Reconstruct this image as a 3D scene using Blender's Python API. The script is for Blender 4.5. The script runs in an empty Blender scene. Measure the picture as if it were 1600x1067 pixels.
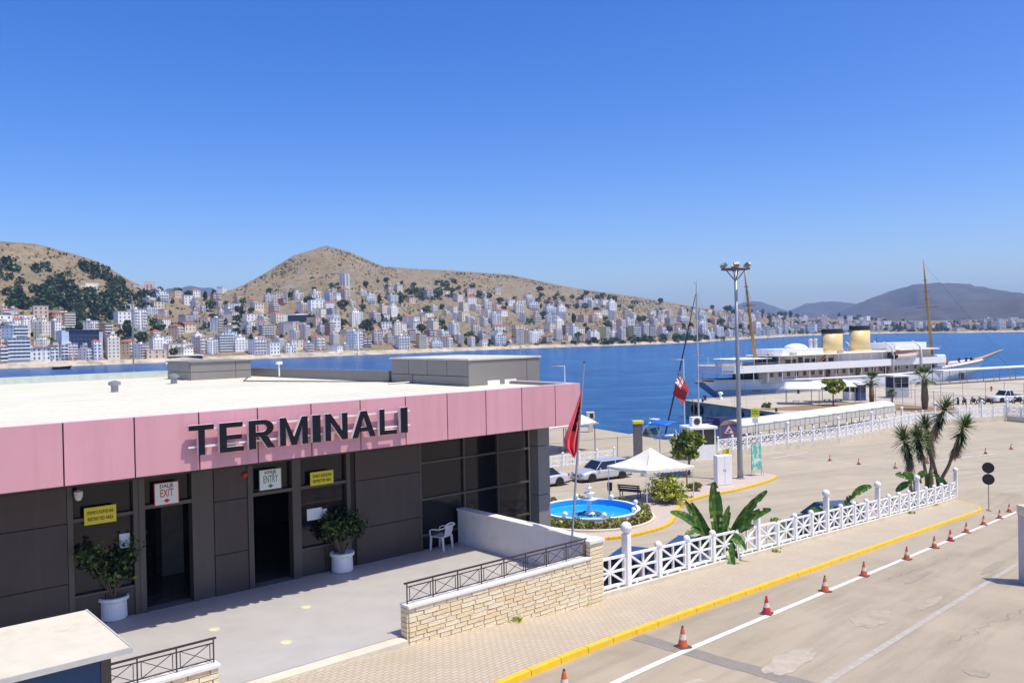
import bpy, math, random
import numpy as np
from mathutils import Vector
R = math.radians
random.seed(7); RNG = np.random.default_rng(11)
SC = bpy.context.scene
COL = SC.collection
# ------------------------------------------------------------------ camera
F_PX, ROLL, PITCH, CAM_H = 1330.0, R(1.15), R(-0.58), 14.0      # sea level is z = 0
_F = np.array([0, math.cos(PITCH), math.sin(PITCH)]); _U0 = np.array([0, -math.sin(PITCH), math.cos(PITCH)]); _R0 = np.array([1., 0, 0])
_R = math.cos(ROLL) * _R0 - math.sin(ROLL) * _U0; _U = math.sin(ROLL) * _R0 + math.cos(ROLL) * _U0
cam = bpy.data.cameras.new('camera'); camo = bpy.data.objects.new('camera', cam); COL.objects.link(camo)
cam.sensor_width = 36.0; cam.lens = 36.0 * F_PX / 1600.0; cam.clip_start = 0.3; cam.clip_end = 30000
from mathutils import Matrix
camo.matrix_world = Matrix(((_R[0], _U[0], -_F[0], 0), (_R[1], _U[1], -_F[1], 0), (_R[2], _U[2], -_F[2], CAM_H), (0, 0, 0, 1)))
SC.camera = camo
# ------------------------------------------------------------------ sky, sun, exposure
SUN = np.array([0.365, -0.195, 1.0]); SUN /= np.linalg.norm(SUN)
SUN_EL = math.asin(SUN[2]); SUN_AZ = math.atan2(SUN[0], SUN[1])
wd = bpy.data.worlds.new('World'); SC.world = wd; wd.use_nodes = True
nt = wd.node_tree; nt.nodes.clear()
sky = nt.nodes.new('ShaderNodeTexSky'); sky.sky_type = 'NISHITA'; sky.sun_disc = False
sky.sun_elevation = SUN_EL; sky.sun_rotation = SUN_AZ
sky.altitude = 0; sky.air_density = 0.8; sky.dust_density = 1.5; sky.ozone_density = 3.0
hs = nt.nodes.new('ShaderNodeHueSaturation'); hs.inputs['Hue'].default_value = 0.516; hs.inputs['Saturation'].default_value = 1.42   # polarised deep blue sky
bg = nt.nodes.new('ShaderNodeBackground'); bg.inputs['Strength'].default_value = 0.15
wo = nt.nodes.new('ShaderNodeOutputWorld')
nt.links.new(sky.outputs[0], hs.inputs['Color']); nt.links.new(hs.outputs[0], bg.inputs[0]); nt.links.new(bg.outputs[0], wo.inputs[0])
sl = bpy.data.lights.new('sun', 'SUN'); sl.energy = 3.3; sl.angle = R(0.53); sl.color = (1.0, 0.93, 0.79)
so = bpy.data.objects.new('sun', sl); COL.objects.link(so); so.location = (60, -20, 120)
so.rotation_euler = Vector(tuple(-SUN)).to_track_quat('-Z', 'Y').to_euler()
SC.view_settings.view_transform = 'Standard'; SC.view_settings.look = 'None'
SC.view_settings.exposure = 0.48; SC.view_settings.gamma = 1.0; SC.view_settings.use_curve_mapping = False
SC.cycles.max_bounces = 6; SC.cycles.diffuse_bounces = 3; SC.cycles.glossy_bounces = 3; SC.cycles.transmission_bounces = 4
SC.cycles.volume_bounces = 0; SC.cycles.volume_step_rate = 4.0; SC.cycles.caustics_reflective = False; SC.cycles.caustics_refractive = False
SC.cycles.use_denoising = True
# ------------------------------------------------------------------ measuring helpers (survey of the site from the photograph)
def ray(u, v):
    return _F + (u - 800) / F_PX * _R - (v - 533.5) / F_PX * _U
def atz(u, v, z):                      # point of the site at height z seen at photo pixel u, v
    r = ray(u, v); t = (z - CAM_H) / r[2]; return np.array([r[0] * t, r[1] * t, z])
def aty(u, v, Y):
    r = ray(u, v); t = Y / r[1]; return np.array([r[0] * t, Y, CAM_H + r[2] * t])
# ------------------------------------------------------------------ materials
MATS = {}
def mat(name, col, rough=0.7, metal=0.0, var=0.12, scale=3.0, bump=0.0, bscale=None, col2=None, spec=0.5, stretch=None, trans=0.0, coat=0.0, detail=6.0):
    if name in MATS: return MATS[name]
    m = bpy.data.materials.new(name); m.use_nodes = True; n = m.node_tree; b = n.nodes['Principled BSDF']
    b.inputs['Roughness'].default_value = rough; b.inputs['Metallic'].default_value = metal
    b.inputs['Specular IOR Level'].default_value = spec
    if trans: b.inputs['Transmission Weight'].default_value = trans
    if coat: b.inputs['Coat Weight'].default_value = coat
    tc = n.nodes.new('ShaderNodeTexCoord'); src = tc.outputs['Object']
    if stretch:
        mp = n.nodes.new('ShaderNodeMapping'); mp.vector_type = 'TEXTURE'; mp.inputs['Scale'].default_value = [1 / q for q in stretch[:3]]
        if len(stretch) > 3: mp.inputs['Rotation'].default_value = (0, 0, stretch[3])      # turn first, then stretch
        n.links.new(src, mp.inputs[0]); src = mp.outputs[0]
    nz = n.nodes.new('ShaderNodeTexNoise'); nz.inputs['Scale'].default_value = scale; nz.inputs['Detail'].default_value = detail; nz.inputs['Roughness'].default_value = 0.62
    n.links.new(src, nz.inputs['Vector'])
    rp = n.nodes.new('ShaderNodeValToRGB'); c = np.array(col)
    lo = np.clip(c * (1 - var), 0, 1) if col2 is None else np.array(col2); hi = np.clip(c * (1 + var), 0, 1) if col2 is None else c
    rp.color_ramp.elements[0].position = 0.32; rp.color_ramp.elements[0].color = (*lo, 1)
    rp.color_ramp.elements[1].position = 0.68; rp.color_ramp.elements[1].color = (*hi, 1)
    n.links.new(nz.outputs[0], rp.inputs[0]); n.links.new(rp.outputs[0], b.inputs['Base Color'])
    if bump:
        n2 = n.nodes.new('ShaderNodeTexNoise'); n2.inputs['Scale'].default_value = bscale or scale * 6; n2.inputs['Detail'].default_value = 5
        n.links.new(src, n2.inputs['Vector'])
        bp = n.nodes.new('ShaderNodeBump'); bp.inputs['Strength'].default_value = bump; bp.inputs['Distance'].default_value = 0.05
        n.links.new(n2.outputs[0], bp.inputs['Height']); n.links.new(bp.outputs[0], b.inputs['Normal'])
    MATS[name] = m; return m
def mixin(m, scale, c, lo, hi, amt, stretch=None):
    """second layer of wear: noise-masked colour over the base"""
    n = m.node_tree; b = n.nodes['Principled BSDF']; l = b.inputs['Base Color'].links[0]; src = l.from_socket
    tc = n.nodes.new('ShaderNodeTexCoord'); v = tc.outputs['Object']
    if stretch:
        mp = n.nodes.new('ShaderNodeMapping'); mp.vector_type = 'TEXTURE'; mp.inputs['Scale'].default_value = [1 / q for q in stretch[:3]]
        if len(stretch) > 3: mp.inputs['Rotation'].default_value = (0, 0, stretch[3])      # turn first, then stretch
        n.links.new(v, mp.inputs[0]); v = mp.outputs[0]
    nz = n.nodes.new('ShaderNodeTexNoise'); nz.inputs['Scale'].default_value = scale; nz.inputs['Detail'].default_value = 7; nz.inputs['Roughness'].default_value = 0.65
    n.links.new(v, nz.inputs['Vector'])
    mr = n.nodes.new('ShaderNodeMapRange'); mr.inputs[1].default_value = lo; mr.inputs[2].default_value = hi; mr.inputs[4].default_value = amt
    n.links.new(nz.outputs[0], mr.inputs[0])
    mx = n.nodes.new('ShaderNodeMix'); mx.data_type = 'RGBA'; n.links.new(mr.outputs[0], mx.inputs[0])
    n.links.new(src, mx.inputs[6]); mx.inputs[7].default_value = (*c, 1); n.links.new(mx.outputs[2], b.inputs['Base Color'])
    return m
# ------------------------------------------------------------------ mesh helper
def nrm(a):
    a = np.array(a, float); return a / (np.linalg.norm(a) + 1e-12)
class MB:
    def __init__(s): s.v = []; s.f = []; s.m = []
    def add(s, vs, fs, mi=0):
        o = len(s.v); s.v += [tuple(map(float, p)) for p in vs]; s.f += [tuple(i + o for i in q) for q in fs]; s.m += [mi] * len(fs); return s
    def box(s, x0, x1, y0, y1, z0, z1, mi=0):
        return s.add([(x0, y0, z0), (x1, y0, z0), (x1, y1, z0), (x0, y1, z0), (x0, y0, z1), (x1, y0, z1), (x1, y1, z1), (x0, y1, z1)],
                     [(0, 3, 2, 1), (4, 5, 6, 7), (0, 1, 5, 4), (1, 2, 6, 5), (2, 3, 7, 6), (3, 0, 4, 7)], mi)
    def hexa(s, p, mi=0):              # 8 points: bottom ring, top ring
        return s.add(p, [(0, 3, 2, 1), (4, 5, 6, 7), (0, 1, 5, 4), (1, 2, 6, 5), (2, 3, 7, 6), (3, 0, 4, 7)], mi)
    def bar(s, p, q, w, h=None, up=(0, 0, 1), mi=0):
        h = h or w; p = np.array(p, float); q = np.array(q, float); d = nrm(q - p); up = np.array(up, float)
        if abs(d @ up) > 0.98: up = np.array([0., 1, 0])
        a = nrm(np.cross(d, up)); b = np.cross(a, d)
        c = [(-.5, -.5), (.5, -.5), (.5, .5), (-.5, .5)]
        ring = lambda o: [o + a * w * x + b * h * y for x, y in c]
        return s.hexa(ring(p) + ring(q), mi)
    def tube(s, pts, r, n=8, mi=0, caps=True):
        pts = [np.array(p, float) for p in pts]; k = len(pts)
        rs = [r] * k if np.isscalar(r) else list(r); vs = []; a = None
        for i, p in enumerate(pts):
            d = nrm(pts[min(i + 1, k - 1)] - pts[max(i - 1, 0)])
            if a is None:
                t = np.array([0, 0, 1.]) if abs(d[2]) < 0.9 else np.array([1., 0, 0]); a = nrm(np.cross(d, t))
            else: a = nrm(a - d * (a @ d))
            b = np.cross(d, a)
            vs += [p + rs[i] * (math.cos(2 * math.pi * j / n) * a + math.sin(2 * math.pi * j / n) * b) for j in range(n)]
        fs = [(i * n + j, i * n + (j + 1) % n, (i + 1) * n + (j + 1) % n, (i + 1) * n + j) for i in range(k - 1) for j in range(n)]
        if caps: fs += [tuple(range(n - 1, -1, -1)), tuple((k - 1) * n + j for j in range(n))]
        return s.add(vs, fs, mi)
    def lathe(s, prof, n=16, c=(0, 0, 0), mi=0, sx=1.0, sy=1.0, caps=True):
        vs = []; k = len(prof)
        for r, z in prof: vs += [(c[0] + sx * r * math.cos(2 * math.pi * j / n), c[1] + sy * r * math.sin(2 * math.pi * j / n), c[2] + z) for j in range(n)]
        fs = [(i * n + j, i * n + (j + 1) % n, (i + 1) * n + (j + 1) % n, (i + 1) * n + j) for i in range(k - 1) for j in range(n)]
        if caps: fs += [tuple(range(n - 1, -1, -1)), tuple((k - 1) * n + j for j in range(n))]
        return s.add(vs, fs, mi)
    def ball(s, c, r, n=12, mi=0, sz=1.0):
        k = max(4, n // 2)
        return s.lathe([(max(1e-3, r * math.sin(math.pi * i / k)), -r * sz * math.cos(math.pi * i / k)) for i in range(k + 1)], n, c, mi)
    def prism(s, poly, z0, z1, mi=0):
        n = len(poly); g = lambda z, i: z[i] if isinstance(z, (list, tuple)) else z
        vs = [(p[0], p[1], g(z0, i)) for i, p in enumerate(poly)] + [(p[0], p[1], g(z1, i)) for i, p in enumerate(poly)]
        return s.add(vs, [tuple(range(n - 1, -1, -1)), tuple(range(n, 2 * n))] + [(i, (i + 1) % n, n + (i + 1) % n, n + i) for i in range(n)], mi)
    def grid(s, P, mi=0, close=False):  # P[i][j]
        a = len(P); b = len(P[0]); vs = [p for row in P for p in row]
        bb = b if close else b - 1
        return s.add(vs, [(i * b + j, i * b + (j + 1) % b, (i + 1) * b + (j + 1) % b, (i + 1) * b + j) for i in range(a - 1) for j in range(bb)], mi)
    def mesh(s, name, mats, smooth=False):
        me = bpy.data.meshes.new(name); me.from_pydata(s.v, [], s.f)
        for m in (mats if isinstance(mats, (list, tuple)) else [mats]): me.materials.append(m)
        if any(s.m): me.polygons.foreach_set('material_index', s.m)
        if smooth: me.polygons.foreach_set('use_smooth', [True] * len(s.f))
        me.update(); return me
    def build(s, name, mats, parent=None, smooth=False, bevel=0.0, off=None):
        if off is not None: s.v = [(x - off[0], y - off[1], z - off[2]) for x, y, z in s.v]
        return link(name, s.mesh(name, mats, smooth), parent, bevel)
def link(name, me, parent=None, bevel=0.0):
    o = bpy.data.objects.new(name, me); COL.objects.link(o)
    if parent is not None: o.parent = parent
    if bevel:
        b = o.modifiers.new('bevel', 'BEVEL'); b.width = bevel; b.segments = 2; b.limit_method = 'ANGLE'
    return o
def tag(o, label=None, cat=None, group=None, kind=None):
    if label: o['label'] = label
    if cat: o['category'] = cat
    if group: o['group'] = group
    if kind: o['kind'] = kind
    return o
def thing(name, label, cat, loc=(0, 0, 0), rz=0.0, group=None):
    o = bpy.data.objects.new(name, None); COL.objects.link(o); o.location = tuple(map(float, loc)); o.rotation_euler = (0, 0, rz)
    o.empty_display_size = 0.3
    return tag(o, label, cat, group)
def struct(o): o['kind'] = 'structure'; return o
def kids(o): return [c for c in bpy.data.objects if c.parent == o]
def copy_tree(o, parent=None, depth=0, ch=None):
    c = o.copy(); COL.objects.link(c); c.parent = parent
    for k in (CH[o.name] if o.name in CH else []): copy_tree(k, c)
    return c
CH = {}
def reg(root):                         # remember the children of a thing for copying
    todo = [root]
    allo = list(bpy.data.objects)
    while todo:
        o = todo.pop(); CH[o.name] = [c for c in allo if c.parent == o]; todo += CH[o.name]
def text_obj(txt, size, mats, parent, loc, rot=(R(90), 0, 0), depth=0.003, bold=0.0, name='lettering', sx=1.0, align='CENTER'):
    cu = bpy.data.curves.new('txt', 'FONT'); cu.body = txt; cu.size = size; cu.extrude = depth; cu.offset = bold; cu.align_x = align; cu.align_y = 'CENTER'; cu.resolution_u = 3
    t = bpy.data.objects.new('txt', cu); COL.objects.link(t)
    dg = bpy.context.evaluated_depsgraph_get(); me = bpy.data.meshes.new_from_object(t.evaluated_get(dg))
    bpy.data.objects.remove(t); bpy.data.curves.remove(cu); me.materials.clear()
    for m in mats: me.materials.append(m)
    if len(mats) > 1:
        for p in me.polygons: p.material_index = 0 if p.normal.z > 0.5 else 1
    o = link(name, me, parent); o.location = loc; o.rotation_euler = rot; o.scale = (sx, 1, 1); return o
def leaves(n, centers, size, rng=RNG, flat=0.0, aspect=1.8, jitter=0.35, up=0.0):
    """n leaf quads (bent in two) at given centres; returns verts, faces"""
    C = np.asarray(centers, float); N = len(C)
    a = rng.normal(size=(N, 3)); a[:, 2] = a[:, 2] * (1 - flat) + up; a /= np.linalg.norm(a, axis=1)[:, None]
    b = rng.normal(size=(N, 3)); b -= (b * a).sum(1)[:, None] * a; b /= np.linalg.norm(b, axis=1)[:, None]
    sz = size * (1 + jitter * rng.normal(size=(N, 1))).clip(0.4, 2)
    A = a * sz * aspect * .5; B = b * sz * .5
    V = np.stack([C - A, C + B, C + A, C - B], 1).reshape(-1, 3)
    Fc = np.arange(N * 4).reshape(-1, 4)
    return V, Fc
def np_mesh(name, V, Fc, mats, mi=None, parent=None, smooth=False):
    me = bpy.data.meshes.new(name); V = np.asarray(V, np.float32); Fc = np.asarray(Fc, np.int32); k = Fc.shape[1]
    me.vertices.add(len(V)); me.vertices.foreach_set('co', V.ravel())
    me.loops.add(Fc.size); me.loops.foreach_set('vertex_index', Fc.ravel())
    me.polygons.add(len(Fc)); me.polygons.foreach_set('loop_start', np.arange(0, Fc.size, k, dtype=np.int32)); me.polygons.foreach_set('loop_total', np.full(len(Fc), k, np.int32))
    for m in (mats if isinstance(mats, (list, tuple)) else [mats]): me.materials.append(m)
    if mi is not None: me.polygons.foreach_set('material_index', np.asarray(mi, np.int32))
    if smooth: me.polygons.foreach_set('use_smooth', np.ones(len(Fc), bool))
    me.update(calc_edges=True); me.validate(); return me
ORD = ['first', 'second', 'third', 'fourth', 'fifth', 'sixth', 'seventh', 'eighth', 'ninth', 'tenth', 'eleventh', 'twelfth', 'thirteenth', 'fourteenth', 'fifteenth', 'sixteenth', 'seventeenth', 'eighteenth', 'nineteenth', 'twentieth'] + ['%dth' % i if i % 10 not in (1, 2, 3) else '%d%s' % (i, {1: 'st', 2: 'nd', 3: 'rd'}[i % 10]) for i in range(21, 120)]
# ------------------------------------------------------------------ material library
M_PINKS = [mixin(mat('pink_panel_%d' % i, c, 0.4, var=0.05, scale=0.7, bump=0.05, bscale=0.9), 1.1, (c[0] * .8, c[1] * .8, c[2] * .78), 0.48, 0.8, 0.6, stretch=(4.0, 4.0, 0.25)) for i, c in enumerate([(0.65, 0.325, 0.365), (0.67, 0.335, 0.38), (0.635, 0.32, 0.355)])]; M_PINK = M_PINKS[0]
M_DARKPANEL = mat('brown_grey_cladding', (0.062, 0.045, 0.038), 0.5, var=0.07, scale=1.2)
M_GREYPANEL = mat('grey_cladding', (0.235, 0.222, 0.2), 0.5, var=0.07, scale=0.9)
M_FRAME = mat('dark_bronze_frame', (0.085, 0.07, 0.062), 0.4, var=0.05)
M_JOINT = mat('dark_joint', (0.03, 0.02, 0.022), 0.8)
M_ROOF = mixin(mat('white_roof_membrane', (0.70, 0.675, 0.555), 0.6, var=0.04, scale=0.35, stretch=(0.15, 2.0, 1)), 0.5, (0.60, 0.55, 0.42), 0.52, 0.75, 0.6)
mixin(M_DARKPANEL, 1.4, (0.09, 0.068, 0.058), 0.5, 0.75, 0.6, stretch=(3.0, 3.0, 0.3)); mixin(M_DARKPANEL, 30, (0.2, 0.18, 0.16), 0.70, 0.76, 0.5)
M_GLASS = mat('dark_glass', (0.012, 0.012, 0.016), 0.05, var=0.1, spec=0.35)
M_WHITE = mat('white_paint', (0.86, 0.86, 0.85), 0.5, var=0.04, scale=4)
M_WHITEW = mixin(mat('white_paint_weathered', (0.85, 0.85, 0.83), 0.6, var=0.05, scale=3), 6, (0.5, 0.47, 0.42), 0.58, 0.75, 0.5)
M_CREAM = mixin(mat('cream_plaster', (0.66, 0.6, 0.47), 0.8, var=0.08, scale=2), 1.5, (0.45, 0.4, 0.31), 0.5, 0.7, 0.5)
M_PLASTER = mixin(mat('white_plaster', (0.74, 0.72, 0.72), 0.8, var=0.04, scale=2), 3, (0.55, 0.5, 0.45), 0.55, 0.75, 0.45)
M_MARBLE = mat('white_marble_coping', (0.78, 0.75, 0.71), 0.5, var=0.06, scale=5)
M_STONES = [mixin(mat('limestone_%d' % i, c, 0.85, var=0.10, scale=7, bump=0.45, bscale=22), 3.0, (0.6, 0.44, 0.25), 0.6, 0.78, 0.45) for i, c in enumerate([(0.80, 0.67, 0.44), (0.81, 0.71, 0.50), (0.76, 0.61, 0.38), (0.80, 0.69, 0.48)])]
M_MORTAR = mat('mortar', (0.62, 0.52, 0.38), 0.9, var=0.15, scale=8)
M_IRON = mat('dark_iron', (0.055, 0.045, 0.05), 0.45, metal=0.3)
M_STEEL = mat('galvanised_steel', (0.33, 0.33, 0.34), 0.45, metal=0.5, var=0.1)
M_PATIO = mixin(mat('patio_tiles', (0.455, 0.435, 0.41), 0.55, var=0.05, scale=1.3), 0.9, (0.37, 0.345, 0.345), 0.5, 0.72, 0.4)
M_YELLOW = mixin(mat('yellow_kerb_paint', (0.80, 0.50, 0.018), 0.6, var=0.08, scale=4), 9, (0.5, 0.42, 0.3), 0.57, 0.66, 0.8)
M_SIGNY = mat('sign_yellow', (0.78, 0.66, 0.02), 0.5, var=0.04)
M_BLACK = mat('black', (0.012, 0.012, 0.014), 0.6)
M_NAVY = mat('sign_navy', (0.009, 0.009, 0.016), 0.6, spec=0.2)
M_RED = mat('red_paint', (0.55, 0.03, 0.035), 0.5)
M_GREEN = mat('green_print', (0.02, 0.25, 0.11), 0.5)
M_ORANGE = mixin(mat('cone_orange', (0.62, 0.125, 0.05), 0.55, var=0.12, scale=8), 12, (0.3, 0.13, 0.08), 0.55, 0.7, 0.6)
M_CONERED = mat('cone_red', (0.58, 0.03, 0.05), 0.5, var=0.12, scale=8)
M_CONEW = mat('cone_band', (0.66, 0.6, 0.5), 0.5, var=0.12, scale=9)
M_CONEB = mat('cone_rubber', (0.10, 0.06, 0.045), 0.8)
M_RUBBER = mat('tyre_rubber', (0.018, 0.018, 0.018), 0.8)
M_RIM = mat('alloy_rim', (0.55, 0.55, 0.57), 0.3, metal=0.8)
M_CARGLASS = mat('car_glass', (0.015, 0.02, 0.024), 0.05, spec=0.7)
M_WOOD = mat('varnished_wood', (0.30, 0.13, 0.04), 0.45, var=0.25, scale=3, stretch=(1, 1, 6))
M_TEAK = mat('teak_deck', (0.40, 0.24, 0.13), 0.6, var=0.15, scale=4)
M_TRUNK = mat('bark', (0.20, 0.14, 0.095), 0.9, var=0.3, scale=6, bump=0.5)
M_SOIL = mat('dry_soil', (0.30, 0.18, 0.09), 0.95, var=0.25, scale=0.8, col2=(0.23, 0.16, 0.08))
LEAF = {k: mat('leaf_' + k, c, 0.55, var=0.35, scale=1.7, spec=0.35) for k, c in dict(dark=(0.018, 0.042, 0.013), mid=(0.075, 0.15, 0.03), olive=(0.17, 0.215, 0.045), lime=(0.46, 0.50, 0.07), pine=(0.022, 0.045, 0.016), dry=(0.24, 0.17, 0.07), banana=(0.045, 0.115, 0.018), bananay=(0.13, 0.21, 0.03), yucca=(0.075, 0.13, 0.035), deadleaf=(0.26, 0.17, 0.085)).items()}
for k in ('banana', 'bananay'):
    b = LEAF[k].node_tree.nodes['Principled BSDF']; b.inputs['Roughness'].default_value = 0.35; b.inputs['Subsurface Weight'].default_value = 0.0
def concrete_mat(name, c, rot, streak, amt, crack=0.0):
    m = mat(name, c, 0.88, var=0.09, scale=0.28, bump=0.25, bscale=14)
    mixin(m, 0.9, streak, 0.48, 0.72, amt, stretch=(0.05, 1.1, 1, rot))      # tyre-polished streaks along the traffic
    mixin(m, 0.5, (c[0] * .72, c[1] * .69, c[2] * .66), 0.56, 0.7, 0.65, stretch=(0.12, 1.0, 1, rot))
    mixin(m, 0.22, (c[0] * 1.18, c[1] * 1.17, c[2] * 1.15), 0.5, 0.7, 0.6)
    mixin(m, 40, (c[0] * .7, c[1] * .68, c[2] * .64), 0.58, 0.75, 0.4)
    return m
DIR_D = nrm([24.8, 29.75]); RAMP_A = math.atan2(DIR_D[1], DIR_D[0])
M_ROAD = concrete_mat('worn_road', (0.385, 0.325, 0.232), RAMP_A, (0.275, 0.23, 0.165), 0.9)
M_PLAZA = concrete_mat('plaza_concrete', (0.405, 0.35, 0.255), R(24), (0.33, 0.29, 0.225), 0.85)
M_QUAY = concrete_mat('quay_concrete', (0.46, 0.41, 0.32), R(28), (0.40, 0.36, 0.3), 0.5)
M_QUAYWALL = mixin(mat('quay_wall', (0.44, 0.38, 0.29), 0.9, var=0.2, scale=0.8, stretch=(1, 1, .3)), 0.6, (0.16, 0.16, 0.145), 0.48, 0.66, 0.7)
M_PATCH = mat('asphalt_patch', (0.25, 0.225, 0.19), 0.9, var=0.1, scale=3, bump=0.3, bscale=30)
M_ROADLINE = mixin(mat('road_line', (0.72, 0.70, 0.66), 0.7, var=0.05, scale=5), 7, (0.45, 0.4, 0.34), 0.55, 0.68, 0.8)
M_BLUELINE = mixin(mat('faded_line', (0.47, 0.46, 0.44), 0.8, var=0.05, scale=5), 5, (0.40, 0.35, 0.28), 0.36, 0.52, 0.95)
def paver_mat(name, c1, c2, rot, sc):
    m = bpy.data.materials.new(name); m.use_nodes = True; n = m.node_tree; b = n.nodes['Principled BSDF']; b.inputs['Roughness'].default_value = 0.85
    tc = n.nodes.new('ShaderNodeTexCoord'); mp = n.nodes.new('ShaderNodeMapping'); mp.inputs['Rotation'].default_value = (0, 0, rot)
    br = n.nodes.new('ShaderNodeTexBrick'); br.inputs['Scale'].default_value = sc; br.inputs['Color1'].default_value = (*c1, 1); br.inputs['Color2'].default_value = (*c2, 1)
    br.inputs['Mortar'].default_value = (c1[0] * .62, c1[1] * .58, c1[2] * .54, 1); br.inputs['Mortar Size'].default_value = 0.018; br.inputs['Brick Width'].default_value = 0.42; br.inputs['Row Height'].default_value = 0.21
    n.links.new(tc.outputs['Object'], mp.inputs[0]); n.links.new(mp.outputs[0], br.inputs['Vector']); n.links.new(br.outputs[0], b.inputs['Base Color'])
    bp = n.nodes.new('ShaderNodeBump'); bp.inputs['Strength'].default_value = 0.4; bp.inputs['Distance'].default_value = 0.01; bp.invert = True
    n.links.new(br.outputs['Fac'], bp.inputs['Height']); n.links.new(bp.outputs[0], b.inputs['Normal'])
    mixin(m, 0.6, (c1[0] * .84, c1[1] * .8, c1[2] * .76), 0.45, 0.7, 0.6); return m
M_PAVER = paver_mat('pavement_blocks', (0.49, 0.415, 0.305), (0.53, 0.455, 0.345), -RAMP_A, 2.0)
M_PAVER2 = paver_mat('island_blocks', (0.57, 0.47, 0.40), (0.60, 0.51, 0.44), R(15), 2.0)
# ------------------------------------------------------------------ sea
def sea_mat():
    m = bpy.data.materials.new('sea_water'); m.use_nodes = True; n = m.node_tree; b = n.nodes['Principled BSDF']
    b.inputs['Roughness'].default_value = 0.22; b.inputs['IOR'].default_value = 1.33; b.inputs['Specular IOR Level'].default_value = 0.2
    tc = n.nodes.new('ShaderNodeTexCoord'); mp = n.nodes.new('ShaderNodeMapping'); mp.inputs['Scale'].default_value = (0.35, 1.0, 1)
    n.links.new(tc.outputs['Object'], mp.inputs[0])
    a = n.nodes.new('ShaderNodeTexNoise'); a.inputs['Scale'].default_value = 0.16; a.inputs['Detail'].default_value = 9; a.inputs['Roughness'].default_value = 0.72
    n.links.new(mp.outputs[0], a.inputs['Vector'])
    bp = n.nodes.new('ShaderNodeBump'); bp.inputs['Strength'].default_value = 1.0; bp.inputs['Distance'].default_value = 0.9
    n.links.new(a.outputs[0], bp.inputs['Height']); n.links.new(bp.outputs[0], b.inputs['Normal'])
    big = n.nodes.new('ShaderNodeTexNoise'); big.inputs['Scale'].default_value = 0.012; big.inputs['Detail'].default_value = 5
    mp2 = n.nodes.new('ShaderNodeMapping'); mp2.inputs['Scale'].default_value = (0.4, 1.6, 1); n.links.new(tc.outputs['Object'], mp2.inputs[0]); n.links.new(mp2.outputs[0], big.inputs['Vector'])
    rp = n.nodes.new('ShaderNodeValToRGB'); rp.color_ramp.elements[0].position = 0.35; rp.color_ramp.elements[0].color = (0.003, 0.052, 0.185, 1)
    rp.color_ramp.elements[1].position = 0.7; rp.color_ramp.elements[1].color = (0.005, 0.09, 0.265, 1)
    n.links.new(big.outputs[0], rp.inputs[0])
    mx = n.nodes.new('ShaderNodeMix'); mx.data_type = 'RGBA'; mr = n.nodes.new('ShaderNodeMapRange'); mr.inputs[1].default_value = 0.48; mr.inputs[2].default_value = 0.68; mr.inputs[4].default_value = 0.8
    n.links.new(a.outputs[0], mr.inputs[0]); n.links.new(mr.outputs[0], mx.inputs[0]); n.links.new(rp.outputs[0], mx.inputs[6]); mx.inputs[7].default_value = (0.035, 0.20, 0.40, 1)
    n.links.new(mx.outputs[2], b.inputs['Base Color']); return m
struct(MB().add([(-12000, -300, 0), (12000, -300, 0), (12000, 14000, 0), (-12000, 14000, 0)], [(0, 1, 2, 3)]).build('sea', sea_mat()))
# ------------------------------------------------------------------ port ground: quay and plaza (top at 2.6 m), ramp road on top of it
ZP = 2.6
QC = np.array([27.4, 136.0]); QD = np.array([0.88, 0.475]); QN = np.array([-0.475, 0.88])
qe = QC + QD * 130
land = [(-90, -60), (150, -60), (190, 120), tuple(qe + np.array([6, -8])), tuple(qe), tuple(QC), (37.5, 106.0), (20.5, 85.0), (15.6, 88.2), (8.6, 101.5), (-90, 98)]
g = MB(); g.prism(land, -4.0, ZP)
g.m = [0, 0] + [1] * (len(land))
g.build('quay_ground', [M_PLAZA, M_QUAYWALL]); struct(bpy.data.objects['quay_ground'])
# lighter concrete pier deck beyond the white wall
pier = [tuple(QC + QD * 0.25 + QN * -0.3), (37.9, 106.2), (45.5, 101.2), (64, 106), (100, 112), (140, 120), tuple(qe + np.array([0, -1])), tuple(QC + QD * 4 + QN * -.25)]
struct(MB().prism(pier, ZP - .02, ZP + 0.006).build('pier_deck', M_QUAY))
kerbq = MB()
for a, b_ in ((QC, QC + QD * 128), (QC, np.array([37.5, 106.0]))):
    a3 = np.array([*a, ZP + .06]); b3 = np.array([*b_, ZP + .06]); kerbq.bar(a3, b3, .5, .13)
struct(kerbq.build('quay_edge', M_QUAY))
soil = [tuple(atz(u, v, ZP)[:2]) for u, v in [(1178, 640), (1250, 634), (1345, 628), (1420, 633), (1500, 640), (1500, 648), (1392, 641), (1345, 645), (1290, 642)]]
struct(MB().prism(soil, ZP, ZP + 0.05).build('soil_bed', M_SOIL))
# ramp
P0 = np.array([3.76, 19.35]); SLOPE = -0.097; LN = np.array([DIR_D[1], -DIR_D[0]])
def zr(s):
    z = 6.8 + SLOPE * s
    k = 0.18
    z = ZP + .012 + k * math.log1p(math.exp(min(60, (z - ZP - .012) / k)))     # soft landing on the plaza
    return 7.26 - k * math.log1p(math.exp(min(60, (7.26 - z) / k)))            # soft crest at the terrace
def RP(s, l, dz=0.0):
    p = P0 + s * DIR_D + l * LN; return (p[0], p[1], zr(s) + dz)
def strip(mb, s0, s1, la, lb, dz, ds=1.0, mi=0):
    n = max(1, int(abs(s1 - s0) / ds)); ss = np.linspace(s0, s1, n + 1)
    la = la if callable(la) else (lambda s, q=la: q); lb = lb if callable(lb) else (lambda s, q=lb: q)
    return mb.grid([[RP(s, la(s), dz), RP(s, lb(s), dz)] for s in ss], mi)
rd = MB()
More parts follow.
